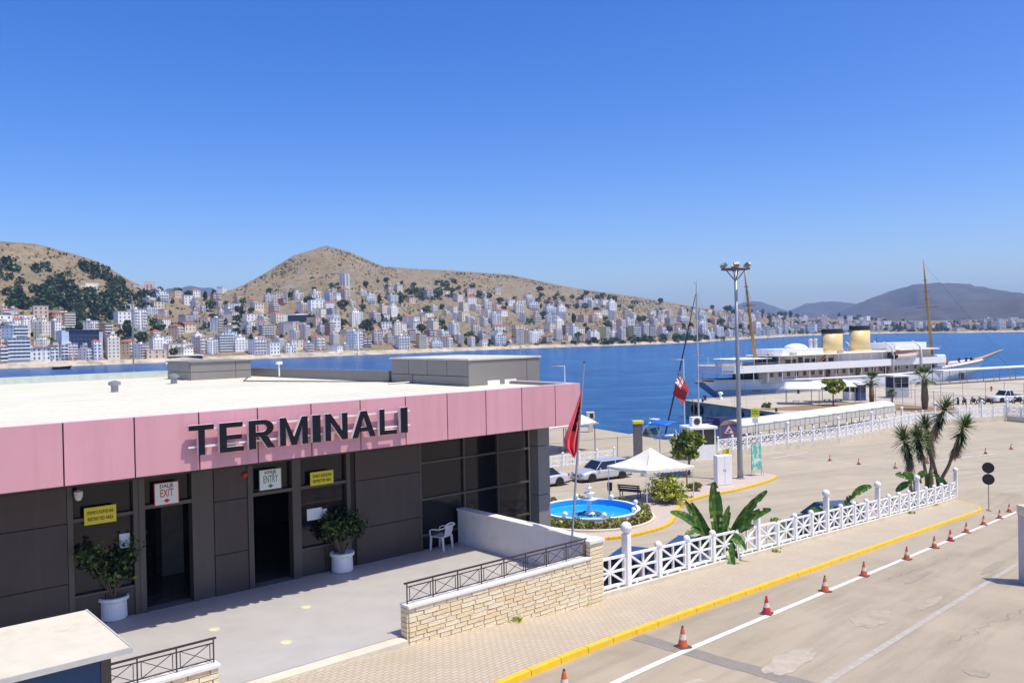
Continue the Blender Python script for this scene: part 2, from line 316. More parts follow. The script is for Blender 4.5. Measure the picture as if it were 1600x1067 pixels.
strip(rd, -45, 47.5, lambda s: -14 if s < 1.2 else -3.85, -1.2, 0.0)
strip(rd, -45, 47.5, -1.2, 45, 0.0)
for s in np.arange(1, 47, 1.0):                                   # retaining side towards the car park
    a, b_, c, d_ = RP(s, -3.85), RP(s + 1, -3.85), RP(s + 1, -3.85), RP(s, -3.85)
    rd.add([a, b_, (c[0], c[1], ZP - .5), (d_[0], d_[1], ZP - .5)], [(0, 1, 2, 3)], 1)
rd.build('ramp_road', [M_ROAD, M_CREAM]); struct(bpy.data.objects['ramp_road'])
# pavement with rounded far end, 12 cm above the road
def endl(s): return -1.36 if s < 37 else -1.36 - 2.1 * (max(0, (s - 37)) / 4.4) ** 2.2
pv = MB(); strip(pv, -45, 41.3, lambda s: -9 if s < 1.2 else -3.84, endl, 0.12, 0.5)
pv.build('pavement', M_PAVER); struct(bpy.data.objects['pavement'])
kb = bpy.data.objects.new('kerb', None); COL.objects.link(kb); struct(kb)
ss = np.arange(-14, 41.3, 1.0)
for s in ss:
    m_ = MB(); s1 = min(s + 0.985, 41.3)
    q = [RP(s, endl(s), -.05), RP(s1, endl(s1), -.05), RP(s1, endl(s1) + .16, -.05), RP(s, endl(s) + .16, -.05)]
    t = [RP(s, endl(s), .13), RP(s1, endl(s1), .13), RP(s1, endl(s1) + .14, .13), RP(s, endl(s) + .14, .13)]
    m_.hexa(q + t).build('kerb_stone', M_YELLOW, kb, bevel=0.015)
ln = MB(); strip(ln, -16, 39.5, 0.14, 0.30, 0.006); ln.build('edge_line', M_ROADLINE); struct(bpy.data.objects['edge_line'])
ln = MB(); strip(ln, -4, 19, lambda s: 3.2 + .012 * s, lambda s: 3.37 + .012 * s, 0.006); ln.build('faded_lane_line', M_BLUELINE); struct(bpy.data.objects['faded_lane_line'])
pt = MB(); wob = lambda k: .03 * math.sin(k * 2.3)
pt.grid([[RP(-.45 - .09 * k * .5 + wob(k), -1.12 + k * .5, .005), RP(.12 - .09 * k * .5 + wob(k + 3), -1.12 + k * .5, .005)] for k in range(0, 10)]); struct(pt.build('trench_patch', M_PATCH))
M_REP = [mat('road_repair_%d' % i, c, .92, var=.14, scale=3, bump=.4, bscale=25) for i, c in enumerate([(.385, .33, .25), (.32, .28, .215), (.435, .38, .30)])]
for i, (s_, l_, rs, rl_) in enumerate(((6.2, 2.3, 1.25, .42), (3.0, 5.4, .3, .28), (.7, 2.2, 1.3, .35), (9.5, 2.9, 1.4, .16), (13.5, 1.6, 1.8, .12), (-2.5, 1.4, .7, .2), (8.5, 6.0, 1.0, .3), (18, 3.0, 2.0, .2))):
    rr = random.Random(i); ring = [RP(s_ + rs * math.cos(a) * rr.uniform(.75, 1.15), l_ + rl_ * math.sin(a) * rr.uniform(.75, 1.15), .0065 + .0004 * i) for a in np.linspace(0, 6.283, 22)[:-1]]
    struct(MB().add([RP(s_, l_, .0065 + .0004 * i)] + ring, [(0, k + 1, (k + 1) % 21 + 1) for k in range(21)]).build('road_repair', M_REP[i % 3]))
for i, (s0, l0, s1, l1) in enumerate(((5, 4.4, 14, 5.4), (11, .9, 20, 1.4))):
    rr = random.Random(50 + i); n = 26; pts = [(s0 + (s1 - s0) * k / n, l0 + (l1 - l0) * k / n + rr.uniform(-.13, .13)) for k in range(n + 1)]; w_ = [.002 + .005 * rr.random() for _ in pts]
    struct(MB().grid([[RP(a, b_ - w, .0105), RP(a, b_ + w, .0105)] for (a, b_), w in zip(pts, w_)]).build('road_crack', mat('crack_dirt', (.2, .17, .125), .95)))
# parking marks on the plaza
pm = MB()
for (u0, v0, u1, v1, w) in [(1210, 706, 1300, 720, .12), (1297, 720, 1405, 733, .12), (1410, 727, 1520, 712, .12), (1490, 708, 1600, 716, .12), (1500, 716, 1560, 708, .12), (1530, 698, 1600, 704, .12), (1205, 716, 1262, 706, .12)]:
    a = atz(u0, v0, ZP + .016); b_ = atz(u1, v1, ZP + .016); d_ = nrm((b_ - a)[:2]); nn = np.array([-d_[1], d_[0], 0]) * w / 2
    pm.add([a - nn, b_ - nn, b_ + nn, a + nn], [(0, 1, 2, 3)])
pm.build('parking_lines', M_ROADLINE); struct(bpy.data.objects['parking_lines'])
# traffic island with the fountain: block paving and yellow kerb
isl_px = [(862, 847), (925, 843.5), (981, 838), (1034, 824), (1051, 809), (1060, 790), (1094, 777), (1150, 766), (1196, 753), (1211, 746)]
ctrl = [atz(u, v, ZP)[:2] for u, v in isl_px]
def catmull(P, n=8):
    out = []
    for i in range(len(P) - 1):
        p0, p1, p2, p3 = P[max(i - 1, 0)], P[i], P[i + 1], P[min(i + 2, len(P) - 1)]
        for t in np.linspace(0, 1, n, endpoint=False):
            out.append(.5 * ((2 * p1) + (-p0 + p2) * t + (2 * p0 - 5 * p1 + 4 * p2 - p3) * t * t + (-p0 + 3 * p1 - 3 * p2 + p3) * t ** 3))
    out.append(P[-1]); return out
cv = catmull([np.array(c) for c in ctrl], 7)
back = [np.array(atz(u, v, ZP)[:2]) for u, v in [(1211, 744), (1190, 741), (1150, 746), (1112, 757), (1088, 765), (1045, 768), (985, 776), (952, 781), (905, 787), (862, 792)]]
struct(MB().prism([tuple(p) for p in cv] + [tuple(p) for p in back], ZP, ZP + 0.13).build('island_paving', M_PAVER2))
ik = bpy.data.objects.new('island_kerb', None); COL.objects.link(ik); struct(ik)
for i in range(len(cv) - 1):
    a, b_ = cv[i], cv[i + 1]; d_ = nrm(b_ - a); nn = np.array([d_[1], -d_[0]]) * .22; b2 = a + (b_ - a) * .985
    MB().hexa([(*a, ZP), (*b2, ZP), (*(b2 + nn), ZP), (*(a + nn), ZP), (*a, ZP + .15), (*b2, ZP + .15), (*(b2 + nn), ZP + .15), (*(a + nn), ZP + .15)][::1]).build('kerb_stone', M_YELLOW, ik, bevel=0.02)
# ------------------------------------------------------------------ terminal building (local x along the front, y inwards, z above the patio)
TO = np.array([-6.034, 23.249, 7.4]); TA = R(41.0)
def TL(x, y, z=0.0):
    return np.array([TO[0] + x * math.cos(TA) - y * math.sin(TA), TO[1] + x * math.sin(TA) + y * math.cos(TA), TO[2] + z])
ter = thing('terminal_building', 'low terminal building with pink fascia, dark cladding and flat white roof', 'building', TO, TA)
OV = 2.6; ZS, ZT = 3.72, 4.97
def part(name, mb, m, parent=ter, **k): return mb.build(name, m, parent, **k)
# patio and raised terrace body
pa = thing('patio', None, None, TO, TA); struct(pa)
part('terrace_slab', MB().prism([(-24, -5.72), (-.3, -5.72), (5.68, -5.72), (5.68, 0.6), (-24, .6)], -6.0, 0.0), M_PATIO, pa)
part('edge_step', MB().box(-4.2, -.42, -6.05, -5.722, -.6, -.025), M_CREAM, pa)
# ---- clad walls made of single panels (2 cm joints over a dark backing)
bk = MB()
for x0, x1 in [(-24, -5.67), (-2.25, -1.35), (1.88, 4.15)]: bk.box(x0 + .01, x1 - .01, 0.03, 0.25, -.2, 3.72)
bk.box(-24, 8.68, 0.03, .25, 3.25, 3.72); bk.box(-24, 8.72, 0.4, 5.0, -6, -0.6)
part('wall_core', bk, M_JOINT)
rows = [(0.0, 1.03), (1.05, 2.41), (2.43, 3.24)]
def panels(x0, x1, w, y=0.0):
    n = max(1, round((x1 - x0) / w)); xs = np.linspace(x0, x1, n + 1)
    for a, b_ in zip(xs[:-1], xs[1:]):
        for z0, z1 in rows: part('wall_panel', MB().box(a + .01, b_ - .01, y - .03, y + .03, z0, z1), M_DARKPANEL)
panels(-19.8, -5.67, 2.35); panels(-2.25, -1.35, .9); panels(1.88, 4.15, 2.3)
for x in np.arange(-19.8, 4.15, 1.375): part('header_panel', MB().box(x + .008, min(x + 1.367, 4.14), -.045, .03, 3.25, 3.70), M_DARKPANEL)
part('soffit', MB().box(-20, 8.48, -OV + .08, 0.02, ZS + .01, ZS + .08), M_DARKPANEL)
# ---- glazing bays
def window_bay(x0, x1, sill, glass_y=.1):
    part('window_frame', MB().box(x0, x0 + .12, -.04, .16, 0, 3.25).box(x1 - .12, x1, -.04, .16, 0, 3.25).box(x0 + .12, x1 - .12, -.02, .16, 2.42, 2.5).box(x0 + .12, x1 - .12, -.02, .16, sill - .05, sill), M_FRAME)
    part('sill_panel', MB().box(x0 + .12, (x0 + x1) / 2 - .01, .0, .1, 0.02, sill - .06).box((x0 + x1) / 2 + .01, x1 - .12, .0, .1, 0.02, sill - .06), M_DARKPANEL)
    part('pane', MB().box(x0 + .12, x1 - .12, glass_y, glass_y + .02, sill, 2.42), M_GLASS); part('pane', MB().box(x0 + .12, x1 - .12, glass_y, glass_y + .02, 2.5, 3.25), M_GLASS)
window_bay(-5.67, -4.1, .72); window_bay(.05, 1.72, .78)
part('reveal', MB().box(1.72, 1.88, .0, .25, 0, 3.25), M_JOINT)
def door_bay(x0, x1, zb):
    part('door_frame', MB().box(x0, x0 + .14, -.06, .2, 0, 3.25).box(x1 - .14, x1, -.06, .2, 0, 3.25).box(x0 + .14, x1 - .14, -.05, .18, zb, zb + .09), M_FRAME)
    part('transom_pane', MB().box(x0 + .14, x1 - .14, .1, .12, zb + .09, 3.25), M_GLASS)
    d = part('door_leaf', MB().box(x0 + .14, x0 + .18, .2, 1.0, 0.02, zb).box(x0 + .14, x0 + .2, .2, .26, 0.02, zb).box(x0 + .14, x0 + .2, .94, 1.0, 0.02, zb), M_FRAME)
    part('threshold', MB().box(x0 + .14, x1 - .14, -.12, .3, .002, .02), M_STEEL)
door_bay(-4.1, -2.68, 2.5); door_bay(-1.35, .05, 2.42)
part('door_pier', MB().box(-2.68, -2.25, .0, .25, 0, 3.25), M_FRAME)
# hall behind the doors
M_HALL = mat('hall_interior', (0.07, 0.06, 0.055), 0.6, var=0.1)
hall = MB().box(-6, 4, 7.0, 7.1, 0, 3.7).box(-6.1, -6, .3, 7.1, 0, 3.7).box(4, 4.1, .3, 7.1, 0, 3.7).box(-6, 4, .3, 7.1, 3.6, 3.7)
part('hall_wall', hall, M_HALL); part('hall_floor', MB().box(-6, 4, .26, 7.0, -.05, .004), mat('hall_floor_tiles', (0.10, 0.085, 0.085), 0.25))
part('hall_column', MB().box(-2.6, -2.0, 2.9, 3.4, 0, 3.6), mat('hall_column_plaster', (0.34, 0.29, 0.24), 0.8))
# ---- curtain wall on the right
cwx = [4.15, 5.86, 7.26, 8.68]; cwz = [-4.8, -3.7, -2.6, -1.5, -.5, .45, 1.55, 2.67, 3.72]
for a, b_ in zip(cwx[:-1], cwx[1:]):
    for c, d in zip(cwz[:-1], cwz[1:]): part('pane', MB().box(a + .03, b_ - .03, .06, .08, c + .03, d - .03), M_GLASS)
part('mullions', MB().box(4.15, 4.2, -.02, .1, -4.8, 3.72).box(5.83, 5.89, -.02, .1, -4.8, 3.72).box(7.23, 7.29, -.02, .1, -4.8, 3.72).box(8.62, 8.68, -.02, .1, -4.8, 3.72), M_FRAME)
tr = MB()
for z in cwz[1:-1]: tr.box(4.2, 8.62, -.015, .1, z - .03, z + .03)
part('transoms', tr, M_FRAME)
part('side_wall', MB().box(8.66, 8.72, .08, 18, -5, ZS), M_GREYPANEL)
for z0, z1 in [(-4.8, -2.2), (-2.18, -.3), (-.28, 1.38), (1.40, 2.95), (2.97, 3.70)]:
    part('column_casing', MB().box(7.70, 8.2, -1.5, -1.1, z0, z1), M_GREYPANEL)
# ---- pink fascia
part('fascia_backing', MB().box(-20, 8.5, -OV + .05, -OV + .12, ZS - .02, ZT - .01), M_JOINT)
xs = [-6.31 + 1.376 * k for k in range(-10, 11)] + [8.56]
for a, b_ in zip(xs[:-1], xs[1:]): part('fascia_panel', MB().box(a + .014, b_ - .014, -OV, -OV + .05, ZS - .03, ZT), M_PINKS[int(abs(a) * 7.3) % 3], bevel=.006)
part('fascia_return', MB().box(8.5, 8.56, -OV + .06, .45, ZS - .03, ZT), M_PINK)
part('fascia_cap', MB().box(-20, 8.49, -OV + .06, -OV + .22, ZT - .06, ZT + .004).box(8.3, 8.495, -OV + .22, .45, ZT - .06, ZT + .004), mat('pale_cap', (0.72, 0.6, 0.62), .5))
part('return_inner', MB().box(8.24, 8.298, -OV + .3, .45, ZT - .45, ZT - .02), M_GREYPANEL)
# ---- roof, rear parapet, roof boxes
RY = 19.0
rf = part('roof', MB().prism([(-24, -OV + .2), (8.24, -OV + .2), (8.24, .5), (6.45, .5), (6.45, 5.2), (5.6, RY), (-24, RY)], ZT - .5, ZT - .1), M_ROOF)
seam = MB()
for y in np.arange(-1.6, RY, .62): seam.box(-24, 5.55 if y > .6 else 6.4, y, y + .035, ZT - .1, ZT - .085)
part('roof_seams', seam, M_ROOF, rf)
part('rear_parapet', MB().box(-24, 5.75, RY - .1, RY + .05, ZT - .3, ZT + .2), mat('pale_green_parapet', (0.50, 0.56, 0.52), .5))
part('side_parapet', MB().hexa([(6.45, 5.2, ZT - .3), (6.6, 5.2, ZT - .3), (5.75, RY, ZT - .3), (5.6, RY, ZT - .3), (6.45, 5.2, ZT + .32), (6.6, 5.2, ZT + .32), (5.75, RY, ZT + .25), (5.6, RY, ZT + .25)]), M_GREYPANEL)
ph = part('penthouse', MB().box(6.55, 9.66, .55, 5.1, -5, 5.72), M_JOINT)
part('penthouse_roof', MB().box(6.48, 9.74, .46, 5.18, 5.72, 5.78), mat('pale_roof_sheet', (0.62, 0.59, 0.5), .6), ph)
for i in range(4):
    y0 = .52 + i * 1.145
    part('panel', MB().box(6.5, 6.55, y0 + .012, y0 + 1.13, 5.2, 5.71), M_GREYPANEL, ph)
for y0, y1 in ((.52, 3.7), (3.72, 5.1)): part('panel', MB().box(6.5, 6.55, y0 + .012, y1 - .012, 4.86, 5.18), M_GREYPANEL, ph)
part('louvre', MB().box(6.52, 6.55, .6, 5.0, 4.5, 4.84), M_STEEL, ph)
for a, b_ in ((6.52, 9.08), (9.1, 9.68)): part('panel', MB().box(a, b_, .5, .55, 4.3, 5.71), M_GREYPANEL, ph)
for x in (7.3, 8.05):
    part('vent', MB().box(x, x + .52, .47, .5, 4.62, 5.02), M_WHITEW, ph)
part('antenna', MB().tube([(9.6, 1.4, 5.6), (9.6, 1.4, 6.9)], .012, 5), M_STEEL, ph)
rb = part('roof_box', MB().box(2.55, 5.2, 14.4, 17.0, ZT - .1, 5.62), M_JOINT)
for z0, z1 in ((4.86, 5.2), (5.22, 5.6)):
    part('panel', MB().box(2.51, 2.55, 14.4, 15.6, z0, z1).box(2.51, 2.55, 15.62, 17.0, z0, z1), M_GREYPANEL, rb); part('panel', MB().box(2.55, 4.5, 14.35, 14.4, z0, z1).box(4.52, 5.2, 14.35, 14.4, z0, z1), M_GREYPANEL, rb)
part('panel', MB().box(2.47, 5.26, 14.3, 17.1, 5.61, 5.66), M_GREYPANEL, rb)
part('roof_pipe', MB().tube([(5.6, 3.9, 4.9), (6.5, 3.7, 4.93)], .03, 6), M_STEEL)
# alarm bell, lamp
part('alarm_bell', MB().lathe([(.001, 0), (.07, .0), (.075, .03), (.05, .06), (.001, .065)], 14), M_RED).matrix_local = Matrix.Translation((-1.42, -.03, 3.02)) @ Matrix.Rotation(R(90), 4, 'X')
part('wall_lamp', MB().lathe([(.05, 0), (.09, .08), (.1, .2), (.04, .24)], 10, (-5.45, -.15, 2.95)), M_PLASTER)
# ---- big lettering on rails
sg = thing('terminal_sign', 'dark standing letters reading TERMINALI on rails over the pink fascia', 'sign', TL(-.9, -OV - .2, 4.0), TA)
x = -3.88 + .9; W = {'T': .56, 'E': .56, 'R': .64, 'M': .72, 'I': .22, 'N': .62, 'A': .68, 'L': .52}
M_LSIDE = mat('letter_return_white', (0.72, 0.70, 0.70), .4)
word = 'TERMINALI'; tot = 5.72; gap = (tot - sum(W[c] for c in word)) / 8
def glyph(c):
    s_ = .30 if c != 'M' else .235; B = lambda x0, x1, y0, y1: [(x0, y0), (x1, y0), (x1, y1), (x0, y1)]
    if c == 'I': return [B(0, 1, 0, 1)]
    if c == 'T': return [B(0, 1, .83, 1), B(.37, .63, 0, .83)]
    if c == 'L': return [B(0, s_, 0, 1), B(s_, 1, 0, .17)]
    if c == 'E': return [B(0, s_, 0, 1), B(s_, 1, 0, .17), B(s_, .93, .42, .58), B(s_, .97, .83, 1)]
    if c == 'N': return [B(0, .25, 0, 1), B(.75, 1, 0, 1), [(.25, 1), (.25, .66), (.75, 0), (.75, .34)]]
    if c == 'M': return [B(0, .21, 0, 1), B(.79, 1, 0, 1), [(.21, 1), (.21, .66), (.40, 0), (.5, 0), (.5, .30)], [(.79, 1), (.5, .30), (.5, 0), (.60, 0), (.79, .66)]]
    if c == 'A': return [[(0, 0), (.25, 0), (.5, .76), (.5, 1), (.37, 1)], [(1, 0), (.63, 1), (.5, 1), (.5, .76), (.75, 0)], [(.322, .22), (.678, .22), (.625, .38), (.375, .38)]]
    arc = lambda rx, ry: [(.52 + rx * math.sin(t), .71 + ry * math.cos(t)) for t in np.linspace(0, math.pi, 11)]
    return [B(0, .27, 0, 1), B(.27, .52, .84, 1), B(.27, .52, .42, .58), arc(.44, .29) + arc(.17, .13)[::-1], [(.42, .42), (.70, .43), (1.0, 0), (.70, 0)]]
for c in word:
    gm = MB()
    for poly in glyph(c):
        n = len(poly); vs = [(px * W[c], -.05, py * .66) for px, py in poly] + [(px * W[c], .05, py * .66) for px, py in poly]
        gm.add(vs, [tuple(range(n))], 0); gm.add(vs, [(i, n + i, n + (i + 1) % n, (i + 1) % n) for i in range(n)] + [tuple(range(2 * n - 1, n - 1, -1))], 1)
    o = gm.build('letter', [M_NAVY, M_LSIDE], sg); o.location = (x, 0, .05); x += W[c] + gap
for z in (.22, .6): MB().box(-2.95, 2.9, .07, .11, z - .02, z + .02).build('rail', M_LSIDE, sg)
for x in (-2.6, -.1, 2.5): MB().box(x, x + .04, .11, .2, .2, .62).build('bracket', M_STEEL, sg)
# ---- small signs hung on the glass
def plate(name, label, x0, x1, z0, z1, m, lines, y=-.06, border=None, arrow=None):
    t = thing(name, label, 'sign', TL((x0 + x1) / 2, y, z0), TA); w = x1 - x0; h = z1 - z0
    MB().box(-w / 2, w / 2, -.012, .012, 0, h).build('plate', m, t)
    if border: MB().box(-w / 2 - .02, w / 2 + .02, -.008, .01, -.02, 0).box(-w / 2 - .02, w / 2 + .02, -.008, .01, h, h + .02).box(-w / 2 - .02, -w / 2, -.008, .01, 0, h).box(w / 2, w / 2 + .02, -.008, .01, 0, h).build('border', border, t)
    for txt, size, mm, z, sx in lines: text_obj(txt, size, [mm], t, (0, -.014, z), depth=.002, bold=.0015, sx=sx)
    if arrow:
        MB().add([(-.035, -.016, .13), (.035, -.016, .13), (.035, -.016, .10), (.09, -.016, .10), (0, -.016, .03), (-.09, -.016, .10), (-.035, -.016, .10)], [(0, 1, 2, 3, 4, 5, 6)]).build('arrow', arrow, t)
    return t
plate('restricted_sign', 'yellow restricted area sign on the glass left of the exit door', -5.32, -4.62, 2.33, 2.73, M_SIGNY, [('ZONE E KUFIZUAR', .11, M_BLACK, .27, .62), ('RESTRICTED AREA', .11, M_BLACK, .12, .62)])
plate('restricted_sign', 'yellow restricted area sign on the glass right of the entry door', .45, 1.16, 2.48, 2.85, M_SIGNY, [('ZONE E KUFIZUAR', .11, M_BLACK, .25, .62), ('RESTRICTED AREA', .11, M_BLACK, .11, .62)])
plate('exit_sign', 'white sign with red EXIT lettering and arrow above the left doorway', -3.72, -3.16, 2.56, 3.08, M_WHITE, [('DALJE', .125, M_BLACK, .445, 1.0), ('EXIT', .27, M_RED, .265, .6)], border=M_RED, arrow=M_RED)
plate('entry_sign', 'white sign with green ENTRY lettering and arrow above the right doorway', -1.02, -.42, 2.56, 3.08, M_WHITE, [('HYRJE', .125, M_BLACK, .445, 1.0), ('ENTRY', .27, M_GREEN, .265, .5)], border=M_GREEN, arrow=M_GREEN)
for lab, x0, x1, z0, z1 in (('plain white paper sheet stuck on the left window', -4.52, -4.28, 1.62, 1.97), ('wide white paper notice stuck on the right window', .4, .86, 1.5, 1.82), ('small paper notice with pink print beside the wide one', .88, 1.02, 1.56, 1.76)):
    tag(MB().box(x0, x1, -.008, .0, z0, z1).build('paper_notice', M_WHITE), lab, 'notice').matrix_world = Matrix.Translation(TL(0, .085, 0)) @ Matrix.Rotation(TA, 4, 'Z')
# ---- floor markers
for k, (u, v) in enumerate([(335, 983), (447, 1003), (478, 948)]):
    p = atz(u, v, 7.4); lab = ['leftmost', 'front', 'rear right'][k]
    tag(MB().lathe([(.13, 0), (.13, .006), (.12, .008)], 20).build('floor_marker', mat('pale_yellow_sticker', (.66, .62, .38), .6)), 'pale yellow round floor sticker, the %s of three on the patio' % lab, 'marker', 'round stickers on the patio').location = tuple(p + [0, 0, .001])
# ---- white parapet wall at the right edge of the patio
pw = thing('parapet_wall', 'white plastered parapet wall closing the right side of the patio', 'wall', TL(5.55, -3, 0), TA)
MB().box(-.02, .24, -2.6, 2.95, -6, 1.04).build('wall_body', M_PLASTER, pw); MB().box(-.06, .28, -2.62, 2.96, 1.043, 1.10).build('coping', M_MARBLE, pw)
# ---- stone walls with iron railings
def stone_wall(label, x0, x1, y, ztop, zbot, seed, label_r):
    rnd = random.Random(seed); L = x1 - x0
    w = thing('stone_wall', label, 'wall', TL(x0, y, 0), TA)
    MB().box(0.03, L - .03, .03, .25, zbot, ztop - .07).build('core', M_MORTAR, w)
    MB().box(-.03, L + .02, -.05, .30, ztop - .068, ztop).build('coping', M_MARBLE, w, bevel=.008)
    rh = .105; n = int((ztop - .07 - zbot) / rh)
    meshes = {}
    for r_ in range(n):
        z1 = ztop - .075 - r_ * rh; xx = -.0; k = 0
        off = rnd.uniform(.1, .4); xx = 0
        while xx < L - .02:
            wd_ = min(off if k == 0 else rnd.choice([.3, .36, .42, .5]), L - xx)
            if L - xx - wd_ < .1: wd_ = L - xx
            key = (round(wd_, 2), rnd.randint(0, 2))
            if key not in meshes:
                a, h, d = wd_ - .006, rh - .006, rnd.uniform(.012, .024)
                mb = MB(); c = .010
                mb.add([(0, .03, 0), (a, .03, 0), (a, .03, h), (0, .03, h), (c, -d, c * .8), (a - c, -d + rnd.uniform(-.004, .004), c * .8), (a - c, -d, h - c * .7), (c, -d + rnd.uniform(-.004, .004), h - c * .7)],
                       [(4, 5, 6, 7), (0, 1, 5, 4), (1, 2, 6, 5), (2, 3, 7, 6), (3, 0, 4, 7)])
                meshes[key] = mb.mesh('stone', M_STONES[rnd.randint(0, 3)])
            me = meshes[key]
            o = link('stone', me, w); o.location = (xx, rnd.uniform(-.004, .004), z1 - rh + .01); xx += wd_; k += 1
        for side, rx in ((0, 1),):                         # end faces
            o = MB().box(-.035, .03, .02, .26, z1 - rh + .012, z1 - .002).build('stone', M_STONES[(r_ + side) % 4], w)
    # railing on top
    rl = thing('iron_railing', label_r, 'railing', TL(x0, y + .12, ztop), TA); hR = .46
    MB().bar((-.02, 0, hR), (L, 0, hR), .05, .03).build('top_rail', M_IRON, rl)
    MB().bar((.05, 0, hR - .09), (L - .05, 0, hR - .09), .02, .02).bar((.05, 0, .06), (L - .05, 0, .06), .02, .02).build('inner_rail', M_IRON, rl)
    n = max(2, round(L / .72)); dx = (L - .1) / n
    for k in range(n + 1):
        xk = .05 + k * dx
        MB().bar((xk, 0, 0), (xk, 0, hR), .022, .022).build('post', M_IRON, rl)
        if k < n:
            a, b_ = xk + .07, xk + dx - .07
            MB().bar((a, 0, .06), (a, 0, hR - .09), .014).bar((b_, 0, .06), (b_, 0, hR - .09), .014).bar((a, .004, .06), (b_, .004, hR - .09), .012).bar((a, -.009, hR - .09), (b_, -.009, .06), .012).lathe([(.001, -.012), (.02, 0), (.001, .012)], 8, ((a + b_) / 2, 0, (hR - .03) / 2)).build('cross_panel', M_IRON, rl)
    return w
stone_wall('long cream stone block wall with marble coping right of the patio entrance', -.35, 5.35, -5.98, .70, -1.35, 3, 'iron railing with crossed bars on the long stone wall')
stone_wall('short cream stone block wall beside the blue kiosk', -9.4, -4.4, -5.55, .42, -.7, 5, 'iron railing with crossed bars on the short wall by the kiosk')
pi = thing('stone_pillar', 'cream stone corner pillar with marble cap at the end of the long stone wall', 'pillar', TL(5.33, -5.98, 0), TA)
for r_ in range(24):
    z1 = 1.03 - r_ * .105
    MB().box(-.0, .5, -.035, .30, z1 - .095, z1 - .003).build('stone', M_STONES[r_ % 4], pi, bevel=.012)
MB().box(-.04, .54, -.07, .34, 1.035, 1.11).build('cap', M_MARBLE, pi); MB().box(.02, .48, 0, .28, -6, 1.03).build('core', M_MORTAR, pi)
# ---- blue kiosk at the lower left
kz = 9.62 - 7.4
ko = thing('blue_kiosk', 'blue kiosk with flat cream roof at the lower left corner', 'kiosk', TL(-7.05, -8.62, 0), TA)
MB().box(-5, -.1, .12, 2.06, -.3, kz - .12).build('wall', mat('kiosk_blue', (0.006, 0.055, 0.16), .35, var=.08), ko)
M_KROOF = mixin(mat('kiosk_roof_sheet', (0.62, 0.58, 0.46), .7, var=.06, scale=3), 1.2, (0.45, 0.33, 0.18), .55, .72, .6)
MB().box(-5.1, .12, -.12, 2.2, kz - .05, kz).build('roof', M_KROOF, ko)
MB().box(-5.1, .14, -.145, -.122, kz - .07, kz + .012).box(.122, .145, -.12, 2.2, kz - .07, kz + .012).build('roof_edge', mat('kiosk_edge', (.5, .5, .46), .5), ko)
MB().box(-.22, -.085, .1, .2, -.3, kz - .12).build('corner_post', M_FRAME, ko)
for x in (-1.42, -2.7, -4.0): MB().box(x, x + .02, .105, .12, -.3, kz - .13).build('panel_seam', M_STEEL, ko)
MB().box(-1.62, -1.54, -.1, 2.18, kz + .001, kz + .006).build('rust_joint', mat('rust_seam', (.42, .27, .12), .9, var=.3, scale=8), ko)

# clutter on the roof
for k, (x, y) in enumerate(((-2.0, 9.0), (1.2, 12.5), (-5.5, 13.0))):
    part('roof_vent', MB().lathe([(.12, 0), (.12, .22), (.2, .24), (.2, .34), (.02, .4)], 12, (x, y, ZT - .1)), M_STEEL)
part('roof_cable', MB().tube([(-9, 6.0, ZT - .06), (-6, 8.2, ZT - .06), (-5.0, 11.5, ZT - .06), (-5.4, 13.0, ZT - .06)], .02, 5), M_IRON)
part('roof_cable', MB().tube([(5.0, 14.2, ZT - .06), (3.4, 11.0, ZT - .06), (5.2, 7.0, ZT - .06), (6.4, 5.0, ZT - .06)], .02, 5), M_IRON)
for k, (x, y, z) in enumerate(((3.2, 18.9, .25), (5.4, 12.0, .32))): part('roof_lamp', MB().tube([(x, y, ZT), (x, y, ZT + .5)], .03, 6).box(x - .12, x + .12, y - .08, y + .08, ZT + .5, ZT + .62), M_WHITEW)
# ------------------------------------------------------------------ potted bushes, plastic chair
def potted(u, v, h, label, seed, ry):
    rng = np.random.default_rng(seed); p = atz(u, v, 7.4)
    t = thing('potted_bush', label, 'potted plant', p, 0.3 * seed, 'potted bushes by the doors')
    MB().lathe([(.24, 0), (.29, .02), (.30, .06), (.29, .44), (.345, .47), (.345, .54), (.3, .55), (.29, .49), (.001, .48)], 24).build('pot', M_WHITEW, t, smooth=False)
    st = MB(); C = []
    for k in range(26):
        a = rng.uniform(0, 6.28); rr = rng.uniform(.15, ry); zz = rng.uniform(.55, 1) * h; e = np.array([rr * math.cos(a), rr * math.sin(a), .48 + zz])
        m_ = e * [.45, .45, .55] + [0, 0, .1]; st.tube([(0, 0, .45), m_, e], [.014, .009, .003], 5)
        for q in range(75):
            tt = rng.uniform(.35, 1.05); c = (m_ * (1 - tt) + e * tt) if tt > .3 else m_
            C.append(c + rng.normal(size=3) * [.1, .1, .09])
    st.build('stem', M_TRUNK, t)
    V, Fc = leaves(len(C), C, .058, rng); mi = rng.choice([0, 0, 0, 1, 2], len(Fc))
    link('foliage', np_mesh('foliage', V, Fc, [LEAF['dark'], LEAF['mid'], LEAF['olive']], mi), t)
potted(178, 966, 1.35, 'bushy plant in a white fluted pot left of the exit door', 2, .85)
potted(535, 892, 1.15, 'bushy plant in a white fluted pot right of the entry door', 5, .72)
